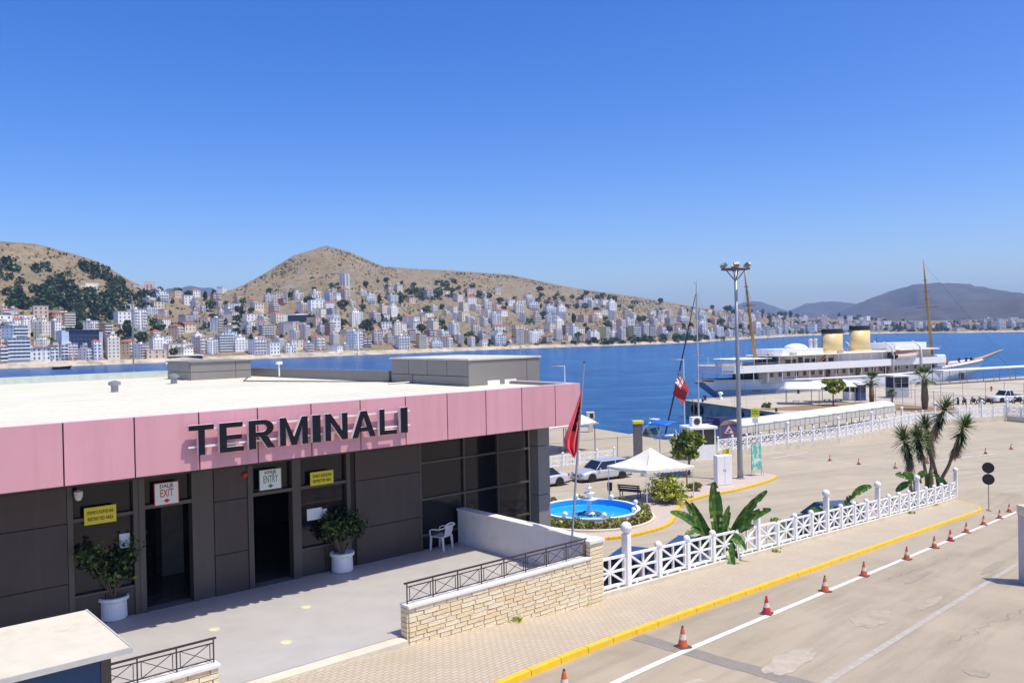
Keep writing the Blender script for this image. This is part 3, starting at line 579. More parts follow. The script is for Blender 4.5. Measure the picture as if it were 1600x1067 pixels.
def chair():
    t = thing('plastic_chair', 'white plastic armchair standing in the shade by the dark glass', 'chair', atz(690, 857, 7.4), TA + R(200))
    w, d, hs, hb = .27, .24, .42, .82
    seat = MB(); seat.grid([[(x, y, hs - .02 * math.cos(x / w * 1.4) + .02 * (y / d) ** 2) for x in np.linspace(-w * .9, w * .9, 9)] for y in np.linspace(-d, d, 7)])
    o = seat.build('seat', M_WHITE, t, smooth=True); sm = o.modifiers.new('s', 'SOLIDIFY'); sm.thickness = .018
    for sx in (-1, 1):
        for sy in (-1, 1):
            MB().hexa([(sx * (w - .02) - .025, sy * d - .02, 0), (sx * (w - .02) + .025, sy * d - .02, 0), (sx * (w - .02) + .025, sy * d + .02, 0), (sx * (w - .02) - .025, sy * d + .02, 0), (sx * w * .9 - .03, sy * d * .88 - .025, hs), (sx * w * .9 + .03, sy * d * .88 - .025, hs), (sx * w * .9 + .03, sy * d * .88 + .025, hs), (sx * w * .9 - .03, sy * d * .88 + .025, hs)]).build('leg', M_WHITE, t)
    back = MB()
    for i in range(6):
        x = -.17 + i * .068
        back.hexa([(x - .02, d - .02, hs), (x + .02, d - .02, hs), (x + .02, d + .0, hs), (x - .02, d + .0, hs), (x * 1.1 - .02, d + .07, hb - .06), (x * 1.1 + .02, d + .07, hb - .06), (x * 1.1 + .02, d + .09, hb - .06), (x * 1.1 - .02, d + .09, hb - .06)])
    back.tube([(w * math.sin(a) * .98, d + .08 + .0, hb - .09 + .09 * math.cos(a)) for a in np.linspace(-1.5, 1.5, 11)], .022, 6)
    back.build('backrest', M_WHITE, t)
    for sx in (-1, 1):
        MB().tube([(sx * w * .98, d + .08, hb - .1), (sx * (w + .03), d * .5, .66), (sx * (w + .03), -d * .6, .64), (sx * w, -d, .60), (sx * w * .92, -d, hs)], [.02, .024, .024, .022, .02], 6).build('armrest', M_WHITE, t)
chair()
# ------------------------------------------------------------------ cones
def cone_proto(body, red):
    t = thing('traffic_cone', None, None)
    MB().box(-.15, .15, -.15, .15, 0, .035).build('base', M_CONEB if not red else M_CONEB, t, bevel=.01)
    r = lambda z: .118 - .098 * (z - .035) / .455
    c = MB(); zs = [.035, .19, .31, .40, .455, .49]
    for i, (a, b_) in enumerate(zip(zs[:-1], zs[1:])): c.lathe([(r(a), a), (r(b_), b_)], 16, mi=[0, 1, 0, 0, 2][i])
    c.build('cone_body', [body, M_CONEW, M_CONEB if not red else body], t, smooth=False); reg(t); return t
c_or = cone_proto(M_ORANGE, False); c_rd = cone_proto(M_CONERED, True); used = set()
def put_cone(p, red, label, group, rz, tilt=0.0):
    src = c_rd if red else c_or
    o = src if src.name not in used else copy_tree(src)
    used.add(src.name); o.location = tuple(map(float, p)); o.rotation_euler = (SLOPE * .0 + tilt, 0, rz); tag(o, label, 'traffic cone', group)
row = [(882, 1085), (1067, 1011), (1198, 959), (1289, 924), (1350, 900), (1417, 874), (1460, 856), (1485, 845), (1510, 832), (1537, 820), (1562, 810), (1577, 800)]
def onramp(u, v):
    r = ray(u, v); lo, hi = 5., 90.
    for _ in range(50):
        m_ = (lo + hi) / 2; p = r * m_ / r[1]; s = (p[:2] - P0) @ DIR_D
        if CAM_H + p[2] > zr(s): lo = m_
        else: hi = m_
    p = r * lo / r[1]; return np.array([p[0], p[1], CAM_H + p[2]])
for k, (u, v) in enumerate(row):
    red = k in (2, 7)
    lab = ('red traffic cone, the %s of the two red ones on the white line' % ('nearer' if k == 2 else 'farther')) if red else 'orange and white traffic cone, %s from the near end of the road row' % ORD[k]
    put_cone(onramp(u, v) + [0, 0, .004], red, lab, 'cones along the white line', random.uniform(-.5, .5) + RAMP_A)
for k, (u, v) in enumerate([(1297, 719.5), (1342, 725), (1399, 731.5), (1449, 723), (1496, 715), (1540, 708.5), (1580, 701.5)]):
    put_cone(atz(u, v, ZP + .02), k == 3, 'small traffic cone, %s from the left on the plaza parking lines' % ORD[k], 'cones on the plaza', random.uniform(0, 1))
# ------------------------------------------------------------------ white balustrade along the ramp
def fence(name, label, pts, zf, tall, posts_h, tall_h, base_h, panel_h, pat, ball_missing=()):
    """pts: post positions; one thing with posts (> ball cap), panels (> slats) and a base kerb"""
    root = thing(name, label, 'fence', (*pts[0], zf(0)))
    o0 = np.array([*pts[0], zf(0)])
    N = len(pts)
    P3 = [np.array([*p, zf(i)]) - o0 for i, p in enumerate(pts)]
    pm_ = {}
    def post_mesh(h, r):
        if h not in pm_:
            m_ = MB().box(-r, r, -r, r, -.1, h); pm_[h] = m_.mesh('post', M_WHITEW)
        return pm_[h]
    bm_ = MB(); br = .115; bm_.lathe([(.06, 0), (.05, .03)] , 14).ball((0, 0, .03 + br * .9), br, 16); ball_me = bm_.mesh('ball_cap', M_WHITE, True)
    bm2 = MB(); bm2.lathe([(.085, 0), (.07, .03)], 14).ball((0, 0, .03 + .15), .165, 18); ball_big = bm2.mesh('ball_cap', M_WHITE, True)
    ang = [math.atan2(*(P3[min(i + 1, N - 1)] - P3[max(i - 1, 0)])[:2][::-1]) for i in range(N)]
    for i in range(N):
        h = tall_h if i in tall else posts_h
        o = link('post', post_mesh(h, .10 if i in tall else .088), root); o.location = tuple(P3[i]); o.rotation_euler = (0, 0, ang[i])
        if i not in ball_missing:
            b_ = link('ball_cap', ball_big if i in tall else ball_me, o); b_.location = (0, 0, h - .005)
    base = MB()
    for i in range(N - 1):
        a, b_ = P3[i], P3[i + 1]; d = nrm((b_ - a)[:2]); nn = np.array([-d[1], d[0], 0]) * .13
        base.hexa([a - nn - [0, 0, .6], b_ - nn - [0, 0, .6], b_ + nn - [0, 0, .6], a + nn - [0, 0, .6], a - nn + [0, 0, base_h], b_ - nn + [0, 0, base_h], b_ + nn + [0, 0, base_h], a + nn + [0, 0, base_h]])
    base.build('base_kerb', M_CREAM, root)
    pan = {}
    for i in range(N - 1):
        a, b_ = P3[i], P3[i + 1]; L = np.linalg.norm((b_ - a)[:2]); dz = b_[2] - a[2]; key = (round(L, 2), round(dz, 2))
        if key not in pan:
            x0, x1 = .10, L - .10; sh = lambda x: dz * x / L; zb, zt = base_h + .10, base_h + .10 + panel_h
            q = lambda x, z: (x, 0, z + sh(x)); fr = MB(); w = .068; up = (0, 1, 0)
            fr.bar(q(x0, zb), q(x1, zb), w, w).bar(q(x0, zt), q(x1, zt), w, w).bar(q(x0 + .03, zb), q(x0 + .03, zt), w, w).bar(q(x1 - .03, zb), q(x1 - .03, zt), w, w)
            for t_ in (.25, .75): fr.bar(q(x0 + (x1 - x0) * t_, base_h - .02), q(x0 + (x1 - x0) * t_, zb), .09, .06)
            for zz in (zb + .12, zt - .12): fr.bar(q(.05, zz), q(x0 + .02, zz), .05, .05).bar(q(x1 - .02, zz), q(L - .05, zz), .05, .05)
            xm, zm = (x0 + x1) / 2, (zb + zt) / 2; arms = []
            ends = [((x0, zb), (x1, zt)), ((x0, zt), (x1, zb)), ((xm, zb), (xm, zt)), ((x0, zm), (x1, zm))]
            for k, (e0, e1) in enumerate(ends):
                arms.append(MB().bar(q(*e0), q(*e1), .054 + .001 * k, .054 + .001 * k).mesh('slat', M_WHITEW))
            if pat == 'octagon':
                hw, hh = (x1 - x0) * .40, (zt - zb) * .42; ring = [(xm + hw * math.cos(t_ + .39), zm + hh * math.sin(t_ + .39)) for t_ in np.linspace(0, 2 * math.pi, 9)]
                for e0, e1 in zip(ring[:-1], ring[1:]): fr.bar(q(*e0), q(*e1), .05, .06)
                for cx, cz in ((x0, zb), (x1, zb), (x0, zt), (x1, zt)): fr.bar(q(cx, cz), q(cx + (xm - cx) * .35, cz + (zm - cz) * .35), .1, .05)
            pan[key] = (fr.mesh('panel_frame', M_WHITEW), arms)
        o = link('panel', pan[key][0], root); o.location = tuple(a); o.rotation_euler = (0, 0, math.atan2(b_[1] - a[1], b_[0] - a[0]))
        for am in pan[key][1]: link('slat', am, o)
    return root
NF = 23; fs0, fs1 = 1.62, 42.4
spts = [fs0 + (fs1 - fs0) * i / NF for i in range(NF + 1)]
fence('white_balustrade', 'white balustrade with star panels and ball-topped posts beside the ramp pavement', [RP(s, -3.62)[:2] for s in spts], lambda i: zr(spts[i]) + .12, {1, 6, 10, 14, 18, 23}, .98, 1.62, .13, .78, 'star', ball_missing={0, 5, 6, 7})
f2 = [atz(u, v, ZP)[:2] for u, v in [(1122, 716), (1310, 693), (1442, 667), (1570, 657.5)]]
def poly_even(P, step):
    out = [np.array(P[0])]
    for a, b_ in zip(P[:-1], P[1:]):
        a = np.array(a); b_ = np.array(b_); n = max(1, round(np.linalg.norm(b_ - a) / step)); out += [a + (b_ - a) * (k + 1) / n for k in range(n)]
    return out
p2 = poly_even(f2, 1.75)
fence('white_balustrade', 'white balustrade with octagon panels on a cream wall across the far side of the plaza', [tuple(p) for p in p2], lambda i: ZP + .55, set(range(5, 60, 4)), 1.15, 1.75, .06, .92, 'octagon')
p3 = poly_even([atz(1574, 657.5, ZP)[:2], atz(1574, 657.5, ZP)[:2] + np.array([4, -9.5]), atz(1574, 657.5, ZP)[:2] + np.array([12, -22])], 1.75)
fence('white_balustrade', 'white balustrade turning towards the viewer at the far right of the plaza', [tuple(p) for p in p3], lambda i: ZP + .55, {0, 6}, 1.15, 1.75, .06, .92, 'octagon')
p4 = poly_even([atz(800, 740, ZP)[:2], atz(905, 728, ZP)[:2], atz(960, 722, ZP)[:2]], 1.75)
fence('white_balustrade', 'low white balustrade behind the two silver cars', [tuple(p) for p in p4], lambda i: ZP + .1, {2, 8}, 1.0, 1.9, .06, .8, 'octagon')
# rounded end of a wall at the right edge of the picture
rw = aty(1621, 880, 28.0); zb_ = zr((rw[:2] - P0) @ DIR_D)
w_ = thing('curved_wall', 'pale rounded wall end with stone cap cut by the right edge', 'wall', (rw[0], rw[1], zb_))
MB().lathe([(.40, -.3), (.42, 2.2), (.40, 2.3)], 28).box(-.4, 6, -.4, .38, -.3, 2.3).build('wall_body', mat('lilac_plaster', (.56, .53, .58), .7, var=.06), w_)
MB().lathe([(.45, 2.31), (.5, 2.4), (.46, 2.62), (.3, 2.7)], 28).box(-.4, 6, -.46, .44, 2.305, 2.6).build('cap', M_STONES[1], w_)
# round two-disc sign on the pavement end
p = onramp(1545, 798); sgn = thing('round_signs', 'pole with two round dark sign discs seen from behind at the pavement end', 'sign', p)
MB().tube([(0, 0, -.1), (0, 0, 2.75)], .03, 8).build('pole', M_STEEL, sgn)
fx = nrm([-p[0], -p[1], 0]); M_SB = mat('sign_back', (0.02, 0.02, 0.026), .6)
for z in (2.52, 1.85):
    d = MB().lathe([(.001, -.012), (.315, -.012), (.32, 0), (.315, .012), (.001, .012)], 30).build('disc', M_SB, sgn); d.matrix_local = Matrix.Translation((fx[0] * .05, fx[1] * .05, z)) @ Vector((fx[0], fx[1], 0)).to_track_quat('Z', 'Y').to_matrix().to_4x4()
    b_ = MB().box(-.02, .02, -.3, .3, .014, .03).build('bracket', M_STEEL, sgn); b_.matrix_local = d.matrix_local
# ------------------------------------------------------------------ cars
def car(label, loc, rz, kind, paint, group=None, L=4.7, Wd=1.78, Hh=1.45):
    t = thing('parked_car', label, 'car', loc, rz, group)
    hw = Wd / 2; zb = .2; belt = .88 if kind != 'suv' else 1.05
    # side profile along x (front = +x): deck height of lower body
    if kind == 'sedan': prof = [(-.5, .55, .80), (-.47, .86, .9), (-.30, .93, 1), (-.1, belt, 1), (.18, belt + .02, 1), (.34, .84, 1), (.46, .70, .93), (.5, .5, .8)]; gh = [(-.31, -.18, .1, .23)]
    elif kind == 'wagon': prof = [(-.5, .6, .82), (-.485, .9, .93), (-.30, .93, 1), (-.1, .9, 1), (.17, .9, 1), (.33, .84, 1), (.46, .70, .93), (.5, .5, .8)]; gh = [(-.49, -.42, .09, .22)]
    elif kind == 'hatch': prof = [(-.5, .6, .85), (-.48, .92, .93), (-.30, .95, 1), (-.1, .92, 1), (.2, .9, 1), (.35, .84, 1), (.47, .68, .9), (.5, .5, .8)]; gh = [(-.47, -.36, .06, .26)]
    elif kind == 'pickup': prof = [(-.5, .98, .93), (-.49, 1.0, .97), (-.14, 1.0, 1), (-.1, 1.0, 1), (.18, 1.02, 1), (.34, .97, 1), (.47, .86, .95), (.5, .6, .85)]; gh = [(-.13, -.08, .1, .22)]
    else: prof = [(-.5, .7, .9), (-.49, 1.05, .96), (-.3, 1.05, 1), (-.1, 1.05, 1), (.2, 1.05, 1), (.34, 1.0, 1), (.47, .9, .96), (.5, .6, .88)]; gh = [(-.485, -.45, .1, .22)]
    rows = []
    for x, zt, wk in prof:
        w = hw * wk; c = .09
        rows.append([(x * L, -w + .05, zb), (x * L, -w, zb + .12), (x * L, -w, zt - .16), (x * L, -w + c, zt - .02), (x * L, 0, zt + .02), (x * L, w - c, zt - .02), (x * L, w, zt - .16), (x * L, w, zb + .12), (x * L, w - .05, zb)])
    b = MB(); b.grid(rows, close=True); n = 9
    b.f.append(tuple(range(n))); b.m.append(0); k0 = (len(rows) - 1) * n; b.f.append(tuple(k0 + i for i in range(n))[::-1]); b.m.append(0)
    o = b.build('body', paint, t, smooth=False); bv = o.modifiers.new('b', 'BEVEL'); bv.width = .035; bv.segments = 2; bv.limit_method = 'ANGLE'
    # greenhouse: roof, windows, pillars
    r0, r1, f1, f0 = [q * L for q in gh[0]]; zb2 = belt + (.0 if kind in ('sedan',) else .03); zt = Hh
    wb, wt = hw - .06, hw - .24
    B = [(r0, -wb, zb2), (f0, -wb, zb2 - .02), (f0, wb, zb2 - .02), (r0, wb, zb2)]; T_ = [(r1, -wt, zt - .04), (f1, -wt, zt - .05), (f1, wt, zt - .05), (r1, wt, zt - .04)]
    gl = MB(); gl.hexa(B + T_); gl.build('windows', M_CARGLASS, t)
    rm = MB(); k = .03; rm.hexa([(r1 - k, -wt - k, zt - .05), (f1 + k, -wt - k, zt - .06), (f1 + k, wt + k, zt - .06), (r1 - k, wt + k, zt - .05), (r1 + .06, -wt + .08, zt), (f1 - .06, -wt + .08, zt - .01), (f1 - .06, wt - .08, zt - .01), (r1 + .06, wt - .08, zt)])
    for sy in (-1, 1):
        for a, b_ in (((f0 + .03, sy * (wb + .015), zb2 - .02), (f1 + .02, sy * (wt + .02), zt - .05)), ((r0 - .02, sy * (wb + .015), zb2), (r1 - .02, sy * (wt + .02), zt - .05)), ((f1 - (f1 - r1) * .52, sy * (wb + .012), zb2), (f1 - (f1 - r1) * .52, sy * (wt + .022), zt - .05))):
            rm.bar(a, b_, .07, .05)
    o = rm.build('roof', paint, t); bv = o.modifiers.new('b', 'BEVEL'); bv.width = .02; bv.segments = 2
    wr = .32 if kind not in ('suv', 'pickup') else .37
    wm = MB(); tp = [(wr * .62, -.1), (wr * .95, -.11), (wr, -.07), (wr, .07), (wr * .95, .11), (wr * .62, .1)]
    wm.lathe(tp, 22, caps=False); tyre = wm.mesh('tyre', M_RUBBER)
    rmm = MB(); rmm.lathe([(.02, .085), (.06, .09), (wr * .62, .095), (wr * .64, .07), (wr * .6, .06), (.001, .05)], 22)
    for j in range(5):
        a = j * 2 * math.pi / 5; rmm.bar((.03 * math.cos(a), .03 * math.sin(a), .085), (wr * .6 * math.cos(a), wr * .6 * math.sin(a), .085), .07, .03)
    rim = rmm.mesh('rim', M_RIM)
    for x in (.31 * L, -.285 * L):
        for sy in (-1, 1):
            w_ = link('wheel', tyre, t); w_.location = (x, sy * (hw - .1), wr); w_.rotation_euler = (R(-90) * sy, 0, 0)
            link('rim', rim, w_)
            MB().lathe([(.001, 0), (wr * 1.15, 0), (wr * 1.15, .02), (.001, .02)], 20).build('wheel_arch', M_BLACK, t).matrix_local = Matrix.Translation((x, sy * (hw - .012), wr)) @ Matrix.Rotation(R(-90) * sy, 4, 'X')
    M_LAMP = mat('headlamp', (.6, .62, .65), .1, spec=.8); M_TAIL = mat('tail_lamp', (.28, .01, .01), .25)
    for sy in (-1, 1):
        MB().box(L * .462, L * .485, sy * hw * .66 - .17, sy * hw * .66 + .17, .56, .70).build('headlight', M_LAMP, t, bevel=.03)
        MB().box(-L * .497, -L * .475, sy * hw * .76 - .1, sy * hw * .76 + .1, .62, .84).build('tail_light', M_TAIL, t, bevel=.02)
        MB().box(f0 - .35, f0 - .2, sy * (hw + .02) - .1 * (sy < 0), sy * (hw + .02) + .1 * (sy > 0), belt, belt + .14).build('mirror', paint, t, bevel=.03)
    MB().box(L * .49, L * .503, -.36, .36, .42, .56).build('grille', M_BLACK, t); MB().box(-L * .5, L * .5, -hw + .06, hw - .06, .17, .24).build('underbody', M_BLACK, t)
    if kind == 'pickup': MB().box(-.47 * L, -.16 * L, -hw + .1, hw - .1, 1.01, 1.03).build('cargo_bed', M_BLACK, t)
    reg(t); return t
P_SILVER = mat('silver_paint', (.55, .56, .57), .28, metal=.25, var=.03, coat=.6); P_SILV2 = mat('pale_silver_paint', (.62, .63, .64), .28, metal=.2, var=.03, coat=.6)
P_NAVY = mat('navy_paint', (.008, .014, .045), .25, var=.05, coat=.7); P_GREY = mat('slate_paint', (.075, .085, .115), .3, metal=.3, var=.05, coat=.6); P_WHITE = mat('white_car_paint', (.75, .75, .75), .3, var=.02, coat=.6); P_BLUE = mat('dark_blue_paint', (.01, .02, .07), .25, coat=.6)
pf = atz(926, 753, ZP); pr = atz(972, 747, ZP); wdir = nrm((pf - pr)[:2]); side = np.array([wdir[1], -wdir[0]])
if side @ -pf[:2] < 0: side = -side
cen = (pf + pr) / 2 - np.array([*(side * .8), 0])
car('silver estate car parked beyond the fountain, partly behind the white tent', cen, math.atan2(wdir[1], wdir[0]), 'wagon', P_SILVER, 'cars parked on the plaza', 4.75, 1.8, 1.5)
pr2 = atz(873.5, 759, ZP); cen2 = pr2 + np.array([*(wdir * 1.3), 0]) - np.array([*(side * .8), 0])
car('pale silver saloon half hidden by the corner of the terminal', cen2, math.atan2(wdir[1], wdir[0]), 'sedan', P_SILV2, 'cars parked on the plaza', 4.6, 1.78, 1.45)
car('navy blue boxy car right behind the first balustrade panels', atz(990, 858, ZP + 1.8)[:2].tolist() + [ZP], R(65), 'suv', P_NAVY, 'cars parked on the plaza', 4.3, 1.8, 1.85)
car('dark blue car behind the banana plant by the balustrade', atz(1078, 840, ZP + 1.45)[:2].tolist() + [ZP], R(62), 'hatch', P_BLUE, 'cars parked on the plaza', 4.2, 1.75, 1.5)
car('slate grey hatchback parked behind the middle of the balustrade', atz(1290, 787, ZP + 1.5)[:2].tolist() + [ZP], R(190), 'hatch', P_GREY, 'cars parked on the plaza', 4.1, 1.76, 1.55)
car('white pickup on the pier behind the steel fence', atz(1572, 628, ZP), R(195), 'pickup', P_WHITE, None, 5.2, 1.85, 1.75)
# ------------------------------------------------------------------ fountain
fc = atz(921, 797, ZP + .55); fl = thing('fountain', 'round blue fountain basin with tiered white centrepiece', 'fountain', (fc[0], fc[1], ZP + .13))
M_POOL = mat('blue_pool_paint', (.02, .33, .80), .35, var=.06, scale=2)
NR = 48; RO = 2.95
MB().lathe([(RO + .1, 0), (RO + .1, .50), (RO, .5)], NR, caps=False).build('basin_wall', M_PLASTER, fl)
MB().lathe([(RO + .12, .5), (RO + .12, .57), (RO - .08, .57), (RO - .08, .5)], NR, caps=False).build('rim', M_WHITE, fl)
MB().lathe([(.01, .06), (RO - .3, .06), (RO - .1, .2), (RO - .1, .5)], NR, caps=False).build('basin_floor', M_POOL, fl)
MB().lathe([(.01, .17), (RO - .14, .17)], NR, caps=False).build('water', mat('pool_water', (.02, .36, .82), .12, var=.05), fl)
MB().lathe([(.4, .1), (.42, .3), (.25, .4), (.17, .6), (.2, .75), (.14, .9), (.2, 1.15), (.62, 1.3), (.66, 1.36), (.3, 1.33), (.13, 1.4), (.11, 1.6), (.38, 1.72), (.42, 1.78), (.15, 1.76), (.08, 1.9), (.09, 2.0), (.22, 2.1), (.25, 2.15), (.1, 2.14), (.05, 2.3), (.08, 2.36), (.001, 2.42)], 24).build('centrepiece', M_WHITEW, fl, smooth=True).scale = (.82, .82, .84)
for k in range(8):
    a = k * math.pi / 4 + .2; o = MB().ball((0, 0, 0), .15, 16).build('globe_lamp', M_WHITE, fl, smooth=True); o.location = (RO * math.cos(a), RO * math.sin(a), .75)
rk = MB()
for k in range(26):
    a = random.uniform(0, 6.28); r_ = random.uniform(.3, .75); s_ = random.uniform(.06, .15)
    rk.lathe([(s_ * .6, 0), (s_, s_ * .5), (s_ * .5, s_), (.001, s_ * 1.05)], 6, (r_ * math.cos(a), r_ * math.sin(a), .17))
tag(rk.build('rocks', mat('dark_rock', (.12, .11, .1), .9, var=.3), fl), kind='stuff')
MB().lathe([(3.95, -.1), (3.95, .12), (3.8, .14), (3.78, -.1)], 56, caps=False).build('bed_kerb', M_CREAM, fl)
C = []; rng = np.random.default_rng(3)
for _ in range(6500):
    a = rng.uniform(0, 6.28); r_ = rng.uniform(3.1, 3.72); lump = .50 + .12 * math.sin(a * 9) + .08 * math.sin(a * 23 + 1); z_ = rng.uniform(0.02, 1) ** .6 * lump; C.append((r_ * math.cos(a), r_ * math.sin(a), z_))
V, Fc = leaves(len(C), C, .085, rng); h_ = link('hedge', np_mesh('hedge', V, Fc, [LEAF['olive'], LEAF['dry'], LEAF['lime'], LEAF['mid']], rng.choice([0, 0, 1, 1, 2, 3], len(Fc))), fl)
# ------------------------------------------------------------------ canopy tent
tf, trr, tlf = atz(1011, 788, ZP + .13), atz(1084, 780.5, ZP + .13), atz(951.5, 779, ZP + .13); tb = tlf + trr - tf; tc_ = (tlf + trr) / 2
tn = thing('canopy_tent', 'white pyramid canopy tent on thin legs beside the fountain', 'tent', tc_)
cs = [p - tc_ for p in (tlf, tf, trr, tb)]; ez = 2.22; M_TENT = mat('tent_canvas', (.80, .76, .64), .75, var=.03, scale=1)
for p in cs: MB().tube([p, p + [0, 0, ez]], .028, 8).build('leg', M_WHITE, tn)
cn = MB(); pk = np.array([0, 0, 3.45])
for i in range(4):
    a, b_ = cs[i] * 1.04 + [0, 0, ez], cs[(i + 1) % 4] * 1.04 + [0, 0, ez]; rows = []
    for t_ in np.linspace(0, 1, 9):
        rr_ = []
        for q in np.linspace(0, 1, 13):
            base_ = a + (b_ - a) * q; p = base_ + (pk - base_) * t_; p = p - np.array([0, 0, .16 * math.sin(math.pi * t_) + .07 * math.sin(math.pi * q) * (1 - t_)]); rr_.append(p)
        rows.append(rr_)
    cn.grid(rows)
cn.build('canopy', M_TENT, tn, smooth=True)
vl = MB()
for i in range(4):
    a, b_ = cs[i] * 1.04 + [0, 0, ez], cs[(i + 1) % 4] * 1.04 + [0, 0, ez]
    vl.grid([[a + (b_ - a) * q - [0, 0, .07 * math.sin(math.pi * q)] for q in np.linspace(0, 1, 49)], [a + (b_ - a) * q - [0, 0, .07 * math.sin(math.pi * q) + .14 + .05 * abs(math.sin(q * 12 * math.pi))] for q in np.linspace(0, 1, 49)]])
vl.build('valance', M_TENT, tn)
fr = MB()
for i in range(4): fr.bar(cs[i] + [0, 0, ez - .03], cs[(i + 1) % 4] + [0, 0, ez - .03], .03); fr.bar(cs[i] + [0, 0, ez - .03], pk - [0, 0, .12], .025)
fr.build('roof_frame', M_STEEL, tn)
# bench, litter bin, brown post
def bench(p, rz, label):
    t = thing('park_bench', label, 'bench', p, rz); M_ = mat('dark_bench_wood', (.05, .035, .03), .6, var=.2)
    for y in (-.18, -.06, .06, .18): MB().box(-.8, .8, y - .05, y + .05, .42, .45).build('seat_slat', M_, t)
    for z in (.58, .72, .86): MB().box(-.8, .8, .22 + (z - .5) * .25, .25 + (z - .5) * .25, z - .05, z + .05).build('back_slat', M_, t)
    for x in (-.65, .65): MB().bar((x, -.2, 0), (x, -.2, .42), .05).bar((x, .2, 0), (x, .33, .9), .05).bar((x, -.22, .4), (x, .24, .4), .05).build('leg', M_IRON, t)
bench(atz(985, 777, ZP + .13), R(150), 'dark slatted bench in the shade of the white tent'); 
p = atz(953, 776, ZP + .13); lb = thing('litter_bin', 'small dark litter bin on a post left of the bench', 'bin', p)
MB().tube([(0, 0, 0), (0, 0, .5)], .03, 8).build('post', M_IRON, lb); MB().lathe([(.13, .42), (.16, .44), (.18, .95), (.16, .97), (.15, .5), (.001, .48)], 16).build('bucket', mat('bin_brown', (.06, .04, .035), .6), lb)
p = atz(1073.5, 763, ZP + .13); tag(MB().tube([(0, 0, 0), (0, 0, 1.5)], .05, 8).tube([(0, 0, 1.5), (0.01, 0, 1.55)], [.055, .04], 8).build('wooden_post', M_WOOD), 'short brown wooden post behind the yellow-green shrub', 'post').location = tuple(p)
# white cabinet pair, yellow box sign, banner, warning signs
ca, cb = atz(1121, 759, ZP + .13), atz(1144.5, 757, ZP + .13); cd = nrm((cb - ca)[:2]); caz = math.atan2(cd[1], cd[0]); Lc = np.linalg.norm(cb - ca)
cab = thing('utility_cabinet', 'tall white two-door utility cabinet on the island', 'cabinet', ca, caz)
MB().box(0, Lc, .02, .5, 0, 2.15).build('case', M_WHITEW, cab, bevel=.01)
for k in range(2): d_ = MB().box(k * Lc / 2 + .03, (k + 1) * Lc / 2 - .03, -.005, .02, .05, 2.1).build('door', M_WHITE, cab, bevel=.006); MB().box((Lc / 2 - .09 if k == 0 else Lc / 2 + .06), (Lc / 2 - .06 if k == 0 else Lc / 2 + .09), -.03, -.006, 1.0, 1.15).build('handle', M_STEEL, d_)
p = atz(1150, 748, ZP + .13); ys = thing('yellow_sign_box', 'yellow post box sign on a yellow pole beside the light mast', 'sign', p + [-.6, .5, 0], caz)
MB().tube([(0, 0, 0), (0, 0, 1.2)], .04, 8).build('post', M_YELLOW, ys); MB().box(-.26, .26, -.06, .06, 1.15, 2.2).build('box', M_SIGNY, ys, bevel=.02)
for x in (-.13, .06): MB().box(x, x + .07, -.075, -.061, 1.25, 2.1).build('stripe', M_YELLOW, ys)
ba, bb_ = atz(1175, 743.5, ZP + .13), atz(1190, 742, ZP + .13); bnr = thing('banner_stand', 'standing banner printed in green and teal on the island tip', 'banner', ba, math.atan2(*(bb_ - ba)[:2][::-1])); Lb = max(.75, np.linalg.norm((bb_ - ba)[:2]))
def banner_mat():
    m = mat('banner_print', (.16, .50, .42), .6, var=.1, scale=3); mixin(m, 2.2, (.70, .82, .72), .48, .56, .9); mixin(m, 3.1, (.02, .22, .24), .58, .63, .9); mixin(m, 1.7, (.10, .48, .14), .60, .66, .8); return m
MB().box(0, Lb, -.01, .01, .45, 2.35).build('panel', banner_mat(), bnr)
for x in (0, Lb): MB().bar((x, .03, 0), (x, .03, 2.4), .03).bar((x, -.3, 0), (x, .05, .9), .02).build('leg', M_STEEL, bnr)
MB().bar((0, .03, 2.38), (Lb, .03, 2.38), .035).build('top_rail', M_STEEL, bnr)
def signpost(name, label, p, h, rz=0):
    t = thing(name, label, 'sign', p, rz); MB().tube([(0, 0, 0), (0, 0, h)], .035, 8).build('pole', M_STEEL, t); return t
face = lambda p: math.atan2(p[0], p[1]) * -1
p = atz(1118, 716, ZP); s1 = signpost('yellow_plate_sign', 'plain yellow square sign at the left end of the octagon balustrade', [p[0] - .3, p[1], ZP], 2.75, face(p)); MB().box(-.34, .34, -.06, -.035, 2.1, 2.75).build('plate', M_SIGNY, s1, bevel=.02)
p = atz(1141, 713, ZP); s2 = signpost('warning_sign', 'triangular quayside warning sign with red border', [p[0], p[1] + .3, ZP], 2.9, face(p))
MB().add([(-.55, -.05, 1.95), (.55, -.05, 1.95), (0, -.05, 2.9), (-.55, -.03, 1.95), (.55, -.03, 1.95), (0, -.03, 2.9)], [(0, 1, 2), (5, 4, 3), (0, 3, 4, 1), (1, 4, 5, 2), (2, 5, 3, 0)]).build('border', M_RED, s2)
MB().add([(-.40, -.056, 2.04), (.40, -.056, 2.04), (0, -.056, 2.73)], [(0, 1, 2)]).build('face', M_WHITE, s2)
MB().add([(-.22, -.06, 2.1), (.05, -.06, 2.1), (.05, -.06, 2.22), (-.22, -.06, 2.22), (.02, -.06, 2.24), (.18, -.06, 2.3), (.1, -.06, 2.42), (-.08, -.06, 2.36)], [(0, 1, 2, 3), (4, 5, 6, 7)]).build('symbol', M_BLACK, s2)
